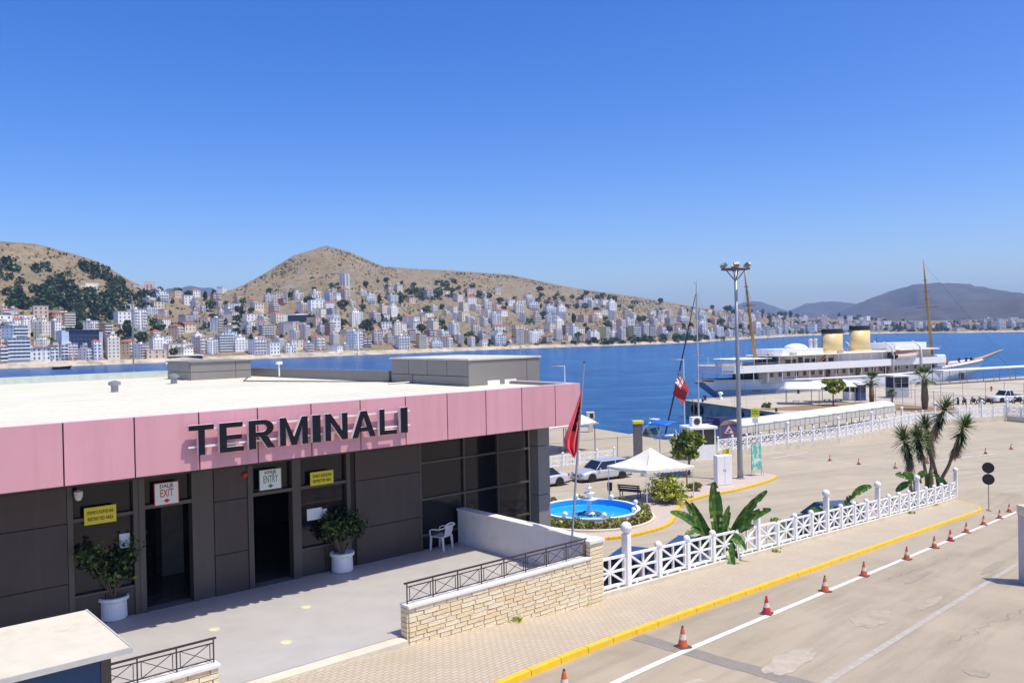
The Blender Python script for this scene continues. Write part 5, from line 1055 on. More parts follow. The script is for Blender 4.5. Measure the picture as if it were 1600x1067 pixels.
# --- sailing yachts
def sailboat(label, p, rz, L, beam, mast_h, mast_x, m_hull, cover, mast_m):
    t = thing('sailing_boat', label, 'sailboat', p, rz)
    h, deck, dk = build_hull(t, L, beam, lambda q: 1.15 + .35 * max(0, q - .5) * 2, -.4, [m_hull, M_NAVY], split=.25, n=20, stern=.7, rake=.06); dk.build('deck', M_WHITEW, t)
    MB().hexa([(L * .25, -beam * .28, 1.1), (L * .68, -beam * .2, 1.25), (L * .68, beam * .2, 1.25), (L * .25, beam * .28, 1.1), (L * .27, -beam * .24, 1.75), (L * .60, -beam * .15, 1.6), (L * .60, beam * .15, 1.6), (L * .27, beam * .24, 1.75)]).build('cabin', M_WHITE, t, bevel=.06)
    for sg_ in (-1, 1): MB().box(L * .33, L * .56, sg_ * beam * .235 - .02, sg_ * beam * .235 + .02, 1.35, 1.55).build('cabin_window', M_CARGLASS, t)
    MB().tube([(mast_x, 0, 1.2), (mast_x, 0, mast_h)], [.11, .075], 10).build('mast', mast_m, t); MB().bar((mast_x - .05, -.5, mast_h + .02), (mast_x + .5, .2, mast_h + .05), .05).tube([(mast_x, 0, mast_h), (mast_x - .3, 0, mast_h + .5)], .015, 4).build('masthead', M_IRON, t)
    MB().tube([(mast_x - .1, 0, 2.4), (L * .12, 0, 2.35)], .08, 8).build('boom', mast_m, t); MB().tube([(mast_x - .15, 0, 2.62), (mast_x - 1.5, 0, 2.62), (L * .14, 0, 2.5)], [.26, .22, .1], 8).build('sail_cover', cover, t)
    for sg_ in (-1, 1):
        MB().tube([(mast_x, 0, mast_h * .97), (mast_x - .2, sg_ * beam * .45, 1.2)], .012, 4).build('shroud', M_STEEL, t)
        MB().tube([(mast_x, sg_ * beam * .25, mast_h * .55), (mast_x, -sg_ * 0, mast_h * .55)], .03, 5).build('spreader', mast_m, t)
        for k in range(9): xx = L * (.05 + .11 * k); w = [w_ for x_, w_, z_ in deck if x_ >= xx][0] * .95; MB().tube([(xx, sg_ * w, 1.15), (xx, sg_ * w, 1.85)], .018, 4).build('stanchion', M_STEEL, t)
    MB().tube([(mast_x, 0, mast_h * .97), (.05, 0, 1.3)], .012, 4).build('backstay', M_STEEL, t)
    return t
mz = aty(1088, 442, 104.0); sb_d = nrm([-.66, -.45]); L1 = 13.5
sb = sailboat('white sailing boat with navy cover and dark furled headsail moored in the basin', [mz[0] - sb_d[0] * 7.6, mz[1] - sb_d[1] * 7.6, 0], math.atan2(sb_d[1], sb_d[0]), L1, 3.9, mz[2], 7.6, M_WHITE, mat('navy_canvas', (.012, .016, .08), .8, var=.15), mat('mast_silver', (.55, .53, .5), .4))
MB().tube([(7.75, 0, mz[2] * .93), (11.0, 0, 8.2), (13.3, 0, 1.6)], [.04, .10, .10], 8).build('furled_headsail', mat('navy_sail_strip', (.015, .015, .045), .8), sb)
MB().hexa([(1.4, -1.6, 1.5), (5.4, -1.5, 1.7), (5.4, 1.5, 1.7), (1.4, 1.6, 1.5), (1.8, -1.3, 2.9), (5.0, -1.0, 3.0), (5.0, 1.0, 3.0), (1.8, 1.3, 2.9)]).build('cockpit_tent', mat('navy_canvas', (0, 0, 0)), sb, bevel=.1)
en = MB(); ER, EC = 16, 22; er = []
q0 = aty(1064, 585, 88.0); q0l = q0
ens = thing('ensign_flag', 'red ensign hanging from a slanted staff in front of the yacht stern', 'flag', [q0[0] - .2, q0[1], 1.2])
MB().tube([(1.5, .2, 0), (1.5, .2, 5.2), (.0, 0, 8.6)], .035, 6).build('staff', M_WOOD, ens)
for i in range(ER + 1):
    v = i / ER; er.append([np.array([.02 + .95 * v - .75 * u * (1 - .3 * v) + .08 * math.sin(u * 9 + v * 2), .16 * math.sin(u * 8 + v * 3), 8.5 - 1.9 * v - 2.3 * u * (1 - .35 * v)]) for u in np.linspace(0, 1, EC + 1)])
en.grid(er); emi = []
for i in range(ER):
    for j in range(EC):
        v, u = i / ER, j / EC; c = u < .5 and v < .5; x_, y_ = (u - .25) / .25, (v - .25) / .25
        emi.append((1 if (abs(x_) < .16 or abs(y_) < .2) else (2 if abs(abs(x_) - abs(y_)) < .22 or abs(x_) < .3 or abs(y_) < .34 else 3)) if c else 0)
en.m = emi; en.build('cloth', [mat('ensign_red', (.36, .02, .03), .7, var=.08), M_RED, M_WHITE, mat('ensign_blue', (.01, .02, .12), .7)], ens, smooth=True)
m2 = aty(1153, 500, 106.0); s2d = nrm([-.75, -.35])
sailboat('second sailing boat with bright blue sail cover beside the light mast', [m2[0] - s2d[0] * 5.5, m2[1] - s2d[1] * 5.5, 0], math.atan2(s2d[1], s2d[0]), 10.5, 3.2, 16.5, 5.5, M_WHITE, mat('blue_canvas', (.01, .12, .42), .7), mat('mast_white', (.66, .66, .66), .4))
tb2 = aty(1168, 662, 101.5); tarp = thing('tarp_boat', 'boat under a navy tarpaulin between the sailboats and the balustrade', 'boat', [tb2[0], tb2[1], 0], R(200))
h, deck, dk = build_hull(tarp, 9.5, 3.2, lambda q: 1.2 + .4 * q * q, -.3, [M_WHITE], n=16, stern=.8, rake=.06); dk.build('deck', M_WHITE, tarp)
MB().grid([[(x, y, 1.3 + 1.2 * (1 - (y / 1.8) ** 2) * math.sin(math.pi * min(1, (x + .8) / 9)) + .05 * math.sin(x * 4 + y * 3)) for y in np.linspace(-1.8, 1.8, 11)] for x in np.linspace(.3, 8.2, 24)]).build('tarpaulin', mat('navy_canvas', (0, 0, 0)), tarp, smooth=True)
# --- motor boat with blue canopy
mb_ = atz(985, 668, 0.6); mo = thing('motor_boat', 'white motor cruiser with blue canopy at the left quay', 'motorboat', [17.3, 90.6, 0], math.atan2(.8, -.6))
h, deck, dk = build_hull(mo, 10.0, 3.3, lambda q: 1.5 + .55 * q * q, -.3, [M_WHITE], n=18, stern=.92, rake=.12); dk.build('deck', M_WHITE, mo)
MB().hexa([(4.3, -1.2, 1.55), (8.2, -.8, 1.9), (8.2, .8, 1.9), (4.3, 1.2, 1.55), (4.5, -1.0, 2.5), (7.2, -.5, 2.25), (7.2, .5, 2.25), (4.5, 1.0, 2.5)]).build('foredeck', M_WHITE, mo, bevel=.15)
MB().hexa([(4.0, -1.25, 2.3), (5.6, -.95, 2.45), (5.6, .95, 2.45), (4.0, 1.25, 2.3), (3.5, -1.15, 3.25), (4.6, -.85, 3.1), (4.6, .85, 3.1), (3.5, 1.15, 3.25)]).build('windscreen', mat('green_glass', (.10, .2, .16), .1), mo)
for sg_ in (-1, 1): MB().tube([(4.0, sg_ * 1.35, 2.2), (3.4, sg_ * 1.3, 3.4), (2.6, sg_ * 1.2, 4.0)], .1, 8).tube([(.5, sg_ * 1.4, 1.6), (1.2, sg_ * 1.3, 2.9), (1.8, sg_ * 1.2, 3.7)], .05, 6).build('arch', M_WHITE, mo)
MB().grid([[(x, y, 3.75 + .3 * (1 - (y / 1.4) ** 2) + .12 * math.sin((x - .2) / 3 * 3.14)) for y in np.linspace(-1.4, 1.4, 9)] for x in np.linspace(.2, 3.4, 9)]).build('canopy', mat('blue_canopy', (.01, .14, .55), .6), mo, smooth=True).modifiers.new('s', 'SOLIDIFY').thickness = .05
MB().box(1.0, 2.2, -1.2, 1.2, 1.5, 2.3).box(.1, .6, -1.3, 1.3, 1.5, 2.0).build('cockpit_seats', M_BUFF, mo, bevel=.08); MB().box(2.6, 3.6, -.35, .35, 4.18, 4.3).build('radar', M_WHITE, mo, bevel=.05)
# small sailing dinghy and boats far off by the town
for (u, v, lab) in ((82, 577, 'small two-masted boat anchored off the town at the far left'),):
    p = atz(u, v, 0); t = thing('anchored_boat', lab, 'boat', p, R(20)); h, deck, dk = build_hull(t, 9, 2.8, lambda q: 1.2 + .5 * q * q, -.3, [M_NAVY], n=14, stern=.7); dk.build('deck', M_WHITEW, t)
    for x in (3, 5.5): MB().tube([(x, 0, 1), (x, 0, 13)], .1, 6).build('mast', M_WHITEW, t)
# ------------------------------------------------------------------ plants near the port
def blade(L, w0, bend, curl=0.0, n=6, lift=0.0, fold=.25):
    """long leaf along +x, V-folded, drooping; grid of 3 across"""
    rows = []
    for i in range(n + 1):
        t = i / n; w = w0 * (math.sin(math.pi * min(1, .12 + .88 * t)) ** .7 if w0 > .1 else (1 - t) ** .6 + .03); z = L * (lift * t - bend * t * t); x = L * (t - .25 * bend * t * t)
        rows.append([(x, -w / 2, z + fold * w), (x, 0, z), (x, w / 2, z + fold * w)])
    return rows
def xf(rows, M): return [[tuple(M @ Vector(p)) for p in r_] for r_ in rows]
def yucca(label, base, stems, seed):
    rnd = random.Random(seed); t = thing('yucca_tree', label, 'yucca', base)
    for (pts, skirt, nl, L) in stems:
        P = [np.array(p, float) for p in pts]; C = catmull(P, 6)
        MB().tube(C, list(np.linspace(.13, .075, len(C))), 8).build('trunk', M_TRUNK, t, smooth=True)
        d = nrm(C[-1] - C[-4]); Q = Vector(tuple(d)).to_track_quat('Z', 'Y').to_matrix().to_4x4(); top_ = C[-1]
        lv = MB(); dl = MB()
        for k in range(nl):
            el = R(rnd.uniform(-45, 88)); az = rnd.uniform(0, 6.283); ll = L * rnd.uniform(.75, 1.1); off = -.75 * max(0, -math.sin(el)) - .25 * rnd.random()
            M_ = Matrix.Translation(Vector(tuple(top_ + d * off))) @ Q @ Matrix.Rotation(az, 4, 'Z') @ Matrix.Rotation(-el, 4, 'Y')
            lv.grid(xf(blade(ll, .07, rnd.uniform(.02, .22)), M_), mi=0 if rnd.random() < .72 else 1)
        lv.build('crown', [LEAF['yucca'], LEAF['olive']], t)
        arc = np.linalg.norm(np.diff(np.array(C), axis=0), axis=1); 
        for k in range(int(skirt * 190)):
            f_ = rnd.uniform(.25, skirt + .25); acc = 0; idx = len(C) - 1
            while idx > 1 and acc < f_: acc += arc[idx - 1]; idx -= 1
            p = C[idx]; el = R(rnd.uniform(-84, -48)); M_ = Matrix.Translation(Vector(tuple(p))) @ Matrix.Rotation(rnd.uniform(0, 6.283), 4, 'Z') @ Matrix.Rotation(-el, 4, 'Y')
            dl.grid(xf(blade(L * rnd.uniform(.55, .9), .075, rnd.uniform(0, .12), n=3), M_), mi=0 if f_ > .75 + .3 * rnd.random() else 1)
        dl.build('dead_leaves', [LEAF['deadleaf'], LEAF['dark']], t)
def ypt(u, v, Y, base): return tuple(aty(u, v, Y) - np.array(base))
by = np.array([*aty(1467, 800, 53.5)[:2], ZP])
yucca('forked yucca with two shaggy heads, the right one of the pair', by, [([(0, 0, 0), ypt(1466, 756, 53.5, by), ypt(1457, 715, 53.5, by), ypt(1455, 680, 53.6, by), ypt(1477, 636, 53.7, by)], 1.5, 150, 1.05), ([(0.05, 0, .5), ypt(1468, 755, 53.4, by), ypt(1482, 728, 53.2, by), ypt(1492, 700, 53, by), ypt(1507, 664, 52.8, by)], 1.3, 170, 1.05)], 4)
by2 = np.array([*aty(1447, 800, 54.0)[:2], ZP])
yucca('yucca with low drooping heads, the left one of the pair', by2, [([(0, 0, 0), ypt(1450, 755, 54, by2), ypt(1455, 730, 54.2, by2), ypt(1455, 700, 54.4, by2), ypt(1446, 664, 54.6, by2)], 1.3, 160, 1.05), ([(0, 0, .5), ypt(1448, 752, 53.6, by2), ypt(1444, 725, 53.4, by2), ypt(1438, 700, 53.2, by2), ypt(1434, 680, 53, by2)], 1.0, 190, 1.05), ([(-.2, 0, .2), ypt(1425, 770, 53, by2), ypt(1421, 730, 53, by2), ypt(1420, 708, 53, by2), ypt(1412, 683, 53, by2)], 1.6, 170, 1.1)], 9)
def banana(label, base, lv_spec, seed, stem_h):
    rnd = random.Random(seed); t = thing('banana_plant', label, 'banana plant', base)
    MB().tube([(0, 0, 0), (.03, 0, stem_h * .5), (0, .02, stem_h)], [.16, .13, .09], 10).build('stem', mat('banana_stem', (.16, .19, .06), .6, var=.3, scale=4), t)
    for (tip, L, w, droop) in lv_spec:
        tipv = np.array(tip, float) - np.array(base); root = np.array([0, 0, stem_h * .93]); dv = tipv - root; dist = np.linalg.norm(dv); rollv = np.array([rnd.uniform(-1, 1), rnd.uniform(-1, 1), rnd.uniform(-.3, 1)]); rows = []; n = 22
        for i in range(n + 1):
            s_ = i / n; p = root + dv * s_ + np.array([0, 0, droop * dist * math.sin(math.pi * s_)]); d_ = nrm(dv + np.array([0, 0, droop * dist * math.pi * math.cos(math.pi * s_)]))
            nv_ = nrm(np.array([-.25, -.75, .55]) + .25 * rollv); sd = nrm(np.cross(d_, nv_)); upv = np.cross(sd, d_)
            q = max(0, (s_ - .22) / .78); ww = w / 2 * (math.sin(math.pi * min(1, .04 + .93 * q)) ** .55 if q > 0 else .03) * (1 if i % 3 else .9 + .1 * rnd.random()); ww = max(ww, .025)
            rows.append([p - sd * ww + upv * ww * .35 + d_ * rnd.uniform(-.02, .02), p - sd * ww * .5 + upv * ww * .2, p, p + sd * ww * .5 + upv * ww * .2, p + sd * ww + upv * ww * .35 + d_ * rnd.uniform(-.02, .02)])
        mb = MB()
        for i in range(n):                                        # torn blade: single ribs dropped between segments
            for j in range(4):
                if (j in (0, 3)) and rnd.random() < .07: continue
                mb.add([rows[i][j], rows[i][j + 1], rows[i + 1][j + 1], rows[i + 1][j]], [(0, 1, 2, 3)], 0 if rnd.random() < .72 else 1)
        lf = mb.build('leaf', [LEAF['banana'], LEAF['bananay']], t); MB().tube([r_[2] for r_ in rows], [.028 - .022 * i / n for i in range(n + 1)], 5).build('midrib', LEAF['bananay'], lf)
bb0 = np.array([*RP(10.6, -4.35)[:2], ZP]); Yb = bb0[1]
A = lambda u, v, dy=0: aty(u, v, Yb + dy)
banana('large banana plant with upright leaf leaning over the near balustrade', bb0, [(A(1115, 753, .2), 2, .5, .02), (A(1199, 767, -.6), 2, .4, .06), (A(1205, 796, -1.1), 2, .42, .12), (A(1047, 800, .4), 2, .38, .16), (A(1071, 783, .8), 2, .3, .02), (A(1080, 785, -.4), 2, .3, .0), (A(1146, 892, -1.55), 2, .42, .42), (A(1083, 850, .5), 2, .5, .25), (A(1165, 860, -1.35), 2, .35, .35), (A(1128, 805, .9), 2, .5, .1), (A(1098, 845, -.2), 2, .55, .3), (A(1150, 835, .6), 2, .5, .3), (A(1092, 812, -.3), 2, .3, .08), (A(1070, 838, -.5), 2, .34, .3), (A(1178, 822, -.2), 2, .36, .2), (A(1140, 790, .4), 2, .3, .04), (A(1110, 868, -1.0), 2, .3, .35), (A(1152, 872, -1.2), 2, .26, .4)], 2, 3.55)
for k, (s_, tips, lab) in enumerate(((17.3, [(1203, 812), (1217, 817), (1195, 842)], 'small banana plant showing two leaf tips above the balustrade'), (24.5, [(1362, 760), (1332, 778), (1318, 800), (1348, 800), (1326, 828)], 'banana plant behind the middle of the balustrade right of the grey car'), (36.5, [(1399, 742), (1415, 740), (1448, 737), (1400, 768), (1440, 752)], 'banana plant under the left yucca'), (40.2, [(1462, 742), (1480, 762), (1484, 775), (1450, 748)], 'banana plant under the right yucca'), (21.5, [(1262, 800), (1285, 795), (1305, 796), (1262, 830)], 'banana leaves in front of the slate grey hatchback'))):
    b0 = np.array([*RP(s_, -4.5)[:2], ZP]); banana(lab, b0, [(aty(u, v, b0[1] + random.uniform(-.5, .5)), 2, .42, .12) for u, v in tips], 20 + k, 3.0 if s_ < 30 else 2.2)
def leafy(name, label, cat, base, crown_c, rad, n, size, mats, wts, trunk, seed, clumps=26, flat=0.0):
    rng = np.random.default_rng(seed); t = thing(name, label, cat, base); cc = np.array(crown_c); C = []; tb = MB()
    if trunk: tb.tube([(0, 0, -.1), cc * [.3, .3, .45], cc * [.6, .6, .8]], [trunk, trunk * .8, trunk * .5], 8)
    for k in range(clumps):
        v = rng.normal(size=3); v /= np.linalg.norm(v); v *= rng.uniform(.35, .95); c = cc + v * rad; rr = np.array(rad) * rng.uniform(.22, .42)
        tb.tube([cc * [.5, .5, .7], (cc * .7 + c * .3), c], [max(.012, trunk * .45 if trunk else .02), .02, .008], 5)
        m = n // clumps; q = rng.normal(size=(m, 3)); q /= np.linalg.norm(q, axis=1)[:, None]; C.append(c + q * rr * rng.uniform(.55, 1.05, (m, 1)))
    tb.build('trunk', M_TRUNK, t); C = np.concatenate(C); V, Fc = leaves(len(C), C, size, rng)
    link('crown', np_mesh('crown', V, Fc, mats, rng.choice(len(mats), len(Fc), p=wts)), t); return t
p = np.array(atz(1077, 742, ZP)); leafy('fig_tree', 'round bushy green tree between the tent and the white cabin', 'tree', p, (0, 0, 2.35), (1.5, 1.4, 1.2), 3600, .17, [LEAF['olive'], LEAF['mid'], LEAF['lime']], [.5, .25, .25], .1, 8, 30)
p = np.array(atz(1041, 785, ZP + .1)); sh_ = thing('spiky_shrub', 'yellow-green feathery shrub in front of the tent', 'shrub', p)
rng = np.random.default_rng(5); sm_ = MB(); C = []
for k in range(150):
    a = rng.uniform(0, 6.28); e = rng.uniform(.15, 1.35); L_ = rng.uniform(1.0, 1.75); d = np.array([math.cos(a) * math.cos(e), math.sin(a) * math.cos(e), math.sin(e)]); tip = d * L_ * [1, 1, 1.05] + [0, 0, .1]
    sm_.tube([(0, 0, 0), tip * .5 + [0, 0, .12], tip], [.02, .01, .004], 4); C += [tip * q + [0, 0, .12 * math.sin(q * 3)] + rng.normal(size=3) * .06 for q in rng.uniform(.4, 1.05, 26)]
sm_.build('stems', M_TRUNK, sh_); V, Fc = leaves(len(C), C, .075, rng, aspect=3.0, up=.3); link('foliage', np_mesh('foliage', V, Fc, [LEAF['lime'], LEAF['olive'], LEAF['mid']], rng.choice(3, len(Fc), p=[.75, .22, .03])), sh_)
p = atz(1085, 767, ZP + .1); leafy('low_plant', 'small dry plant at the foot of the brown post', 'plant', p, (0, 0, .35), (.7, .5, .35), 500, .12, [LEAF['olive'], LEAF['dry']], [.5, .5], .02, 3, 9)
p = atz(1302, 634, ZP); leafy('small_tree', 'small round yellow-green tree in front of the right awning', 'tree', p, (0, 0, 2.9), (1.75, 1.6, 1.15), 1500, .26, [LEAF['lime'], LEAF['olive'], LEAF['mid']], [.45, .4, .15], .12, 6, 22)
p = atz(1197, 637, ZP); leafy('low_plant', 'low green plant at the left tip of the soil bed', 'plant', p, (0, 0, .4), (.7, .6, .45), 300, .2, [LEAF['olive'], LEAF['mid']], [.6, .4], .02, 7, 8)
def fan_palm(label, u, v, h, r_, seed, L=1.6):
    rnd = random.Random(seed); p = atz(u, v, ZP); t = thing('fan_palm', label, 'palm', p); MB().tube([(0, 0, 0), (.03, 0, h * .35), (0, .04, h)], [r_ * .8, r_ * 1.15, r_ * .75], 10).build('trunk', M_TRUNK, t, smooth=True)
    fr = MB()
    for k in range(34):
        az = rnd.uniform(0, 6.283); el = R(rnd.uniform(-35, 80)); M_ = Matrix.Translation((0, 0, h)) @ Matrix.Rotation(az, 4, 'Z') @ Matrix.Rotation(-el, 4, 'Y')
        st_ = L * .5; fr.tube([tuple(M_ @ Vector((0, 0, 0))), tuple(M_ @ Vector((st_, 0, 0)))], .02, 4, mi=1)
        for j in range(11):
            a = (j - 5) / 5 * 1.15; M2 = M_ @ Matrix.Translation((st_, 0, 0)) @ Matrix.Rotation(a, 4, 'Z'); fr.grid(xf(blade(L * .62 * (1 - .25 * abs(a)), .09, .25, n=3), M2), mi=0 if rnd.random() < .7 else 1)
    fr.build('fronds', [LEAF['mid'], LEAF['olive']], t)
fan_palm('fan palm in the soil bed beside the glazed booths', 1362, 632, 3.4, .33, 1); fan_palm('taller fan palm with a thick brown trunk behind the yuccas', 1445, 640, 4.2, .42, 2, 1.8); fan_palm('tiny young palm between the two fan palms', 1394, 633, 1.6, .1, 3, .8)
# weeds along the walls
wd_ = []; rng = np.random.default_rng(9)
for s_, l_, n_ in ((.3, -3.55, 10), (1.0, -3.5, 8), (-1.6, -3.62, 10), (13.3, -3.4, 12), (31.3, -3.35, 14), (36.5, -3.3, 8)):
    q = np.array(RP(s_, l_, .12)); wd_ += [q + rng.normal(size=3) * [.1, .1, .05] + [0, 0, .06] for _ in range(n_ * 3)]
V, Fc = leaves(len(wd_), wd_, .06, rng); tag(link('weeds', np_mesh('weeds', V, Fc, [LEAF['mid'], LEAF['lime']], rng.choice(2, len(Fc)))), 'green weeds growing along the foot of the wall and balustrade', 'weeds', kind='stuff')
# ------------------------------------------------------------------ the bay: hills, town, far mountains
KU = [-400, -150, 0, 60, 120, 160, 200, 230, 260, 330, 380, 420, 460, 513, 550, 600, 650, 700, 800, 900, 1000, 1100, 1200, 1300, 1400, 1500, 1600, 1900, 2200]
RV = [400, 374, 380, 384, 400, 413, 438, 453, 463, 466, 449, 427, 402, 386, 396, 418, 422, 424, 431, 452, 466, 483, 495, 500, 503, 501, 499, 494, 490]
RD = [820, 800, 820, 830, 850, 860, 870, 870, 880, 920, 960, 1000, 1030, 1060, 1090, 1130, 1170, 1210, 1280, 1330, 1380, 1450, 1700, 2050, 2150, 2050, 2000, 2000, 2000]
SV_U = [-400, 0, 150, 300, 400, 500, 600, 700, 800, 900, 1000, 1100, 1200, 1300, 1400, 1500, 1600, 1900, 2200]
SD = [520, 548, 560, 585, 600, 622, 648, 690, 750, 790, 835, 930, 1230, 1560, 1600, 1480, 1490, 1500, 1500]
def hdir(u):
    r = ray(u, 520 - (u - 800) * .0201); return nrm([r[0], r[1]])
def ridge(u):
    v, D = np.interp(u, KU, RV), np.interp(u, KU, RD); r = ray(u, v); k = D / math.hypot(r[0], r[1]); return D, CAM_H + r[2] * k
def vnoise(x, y, s=0):
    def h(i, j): return (math.sin(i * 127.1 + j * 311.7 + s * 74.7) * 43758.5453) % 1.0
    i, j = math.floor(x), math.floor(y); fx, fy = x - i, y - j; fx = fx * fx * (3 - 2 * fx); fy = fy * fy * (3 - 2 * fy)
    return (h(i, j) * (1 - fx) + h(i + 1, j) * fx) * (1 - fy) + (h(i, j + 1) * (1 - fx) + h(i + 1, j + 1) * fx) * fy
def fbm(x, y, s=0): return sum(vnoise(x * 2 ** k, y * 2 ** k, s + k) / 2 ** k for k in range(4)) / 1.875 - .5
def terrain(u, t):
    """t 0 at the shore, 1 at the ridge, >1 behind"""
    D, zr_ = ridge(u); S = np.interp(u, SV_U, SD); d = S + (D - S) * t; xy = hdir(u) * d
    if t <= 1:
        pw = 1.25 if zr_ > 40 else .8
        gul = .22 * (abs(fbm(xy[0] * .018, xy[1] * .006, 3)) * 2 - .35)
        z = zr_ * (.06 * min(1, t * 12) + .94 * t ** pw); env = math.sin(math.pi * min(1, t)) ; z += env * (zr_ * gul + zr_ * .22 * fbm(xy[0] * .012, xy[1] * .012) + 6.0 * fbm(xy[0] * .05, xy[1] * .05, 9) * min(1, zr_ / 30)) + min(1.6, t * 60) * (1 if t > 0 else 0)
        z = max(z, 1.2 if t > .003 else -.5)
    else: z = zr_ - (t - 1) * zr_ * 1.6 - 3 * (t - 1)
    return np.array([xy[0], xy[1], z])
US = np.arange(-320, 2200, 11.0); TS = np.concatenate([[0, .004, .02], np.linspace(.045, 1, 46), [1.05, 1.2, 1.5]])
TG = np.array([[terrain(u, t) for t in TS] for u in US])
def hill_mat():
    m = mat('hillside', (.33, .235, .13), .95, var=.3, scale=.02, bump=.5, bscale=.35, col2=(.21, .155, .085), detail=9)
    mixin(m, .035, (.27, .25, .21), .52, .66, .75)               # bare grey limestone
    mixin(m, .05, (.38, .27, .15), .56, .68, .7, stretch=(1, 1, 4))   # ochre cuttings and tracks
    mixin(m, .11, (.10, .095, .042), .50, .66, .7)              # low scrub
    mixin(m, .5, (.14, .13, .085), .52, .7, .6); mixin(m, .012, (.20, .17, .11), .45, .65, .6); mixin(m, .25, (.36, .33, .28), .60, .70, .6); mixin(m, .16, (.13, .105, .055), .50, .62, .7); mixin(m, .6, (.09, .085, .045), .56, .66, .7); return m
hg = MB(); hg.grid([[tuple(p) for p in r_] for r_ in TG]); struct(hg.build('hillside', hill_mat(), smooth=True))
sh = MB()                                                        # pale rocky shore strip
for k in range(len(US) - 1):
    for u0, u1 in ((US[k], US[k + 1]),):
        a, b_ = terrain(u0, 0), terrain(u1, 0); a[2] = b_[2] = -.2; n0, n1 = terrain(u0, .012), terrain(u1, .012); j = 1.5 + 1.6 * vnoise(u0 * .07, 3); j2 = 1.5 + 1.6 * vnoise(u1 * .07, 3)
        o0 = hdir(u0) * -6; o1 = hdir(u1) * -6
        sh.add([a + [*o0, 0], b_ + [*o1, 0], b_ + [0, 0, j2], a + [0, 0, j]], [(0, 1, 2, 3)]); sh.add([a + [0, 0, j], b_ + [0, 0, j2], n1 + [0, 0, 1.0], n0 + [0, 0, 1.0]], [(0, 1, 2, 3)])
struct(sh.build('rocky_shore', mixin(mat('shore_rock', (.48, .41, .31), .95, var=.25, scale=.08), .2, (.25, .21, .16), .5, .62, .8)))
_d = TG - np.array([0, 0, CAM_H]); TV = 533.5 - F_PX * (_d @ _U) / (_d @ _F); NT1 = int(np.searchsorted(TS, 1.0)) + 1
def on_hill(u, v):
    """terrain point seen at photo pixel u, v (first hit from the shore upwards)"""
    x = (u - US[0]) / 11.0; i = int(min(max(x, 0), len(US) - 2)); f = x - i; col = TG[i, :NT1] * (1 - f) + TG[i + 1, :NT1] * f; vv = TV[i, :NT1] * (1 - f) + TV[i + 1, :NT1] * f
    hit = np.nonzero(vv <= v)[0]; k = int(hit[0]) if len(hit) else NT1 - 1
    if k == 0: return col[1].copy()
    q = (vv[k - 1] - v) / (vv[k - 1] - vv[k] + 1e-9); q = min(max(q, 0), 1); return col[k - 1] * (1 - q) + col[k] * q
# ---- far mountains
def mountain(name, D, prof, seed, m, rough=.07, depth=900, base=490):
    us = np.arange(prof[0][0], prof[-1][0] + 1, 7.0); rows = []
    for u in us:
        v = np.interp(u, [p[0] for p in prof], [p[1] for p in prof]); r = ray(u, v); zt = CAM_H + r[2] * D / math.hypot(r[0], r[1]); h = hdir(u); row = []
        for q in np.linspace(0, 1, 16):
            dd = D - depth * (1 - q); env = math.sin(math.pi * q) ; z = -2 + (zt + 2) * q ** 1.3 + env * zt * .75 * fbm(u * .02 + q * 1.5, q * 3 + u * .006, seed)
            row.append((h[0] * dd, h[1] * dd, z + (zt * rough * fbm(u * .12, q * 6, seed + 5))))
        row.append((h[0] * (D + 600), h[1] * (D + 600), -5)); rows.append(row)
    struct(MB().grid(rows).build(name, m, smooth=True))
M_MT = mixin(mat('mountain_scrub', (.085, .07, .06), .95, var=.3, scale=.006, col2=(.035, .037, .03), detail=9), .02, (.14, .11, .09), .52, .66, .6)
mountain('mountain_near_right', 3300, [(1290, 520), (1330, 497), (1380, 485), (1430, 478), (1500, 470), (1560, 466), (1620, 462), (1700, 468), (1900, 490)], 3, M_MT, depth=900)
mountain('mountain_right', 4700, [(1230, 515), (1270, 500), (1310, 488), (1350, 470), (1390, 455), (1430, 445), (1470, 441), (1510, 443), (1550, 452), (1575, 455), (1610, 459), (1700, 474), (1850, 505)], 8, M_MT, depth=1200)
mountain('mountain_middle', 6300, [(1090, 515), (1130, 486), (1160, 473), (1185, 470), (1210, 478), (1232, 487), (1260, 474), (1290, 471), (1330, 473), (1370, 480), (1420, 495), (1500, 515)], 5, M_MT, depth=1400)
mountain('mountain_left', 6000, [(200, 520), (240, 462), (265, 451), (300, 447), (330, 450), (350, 458), (400, 480), (460, 520)], 6, M_MT, depth=1300)
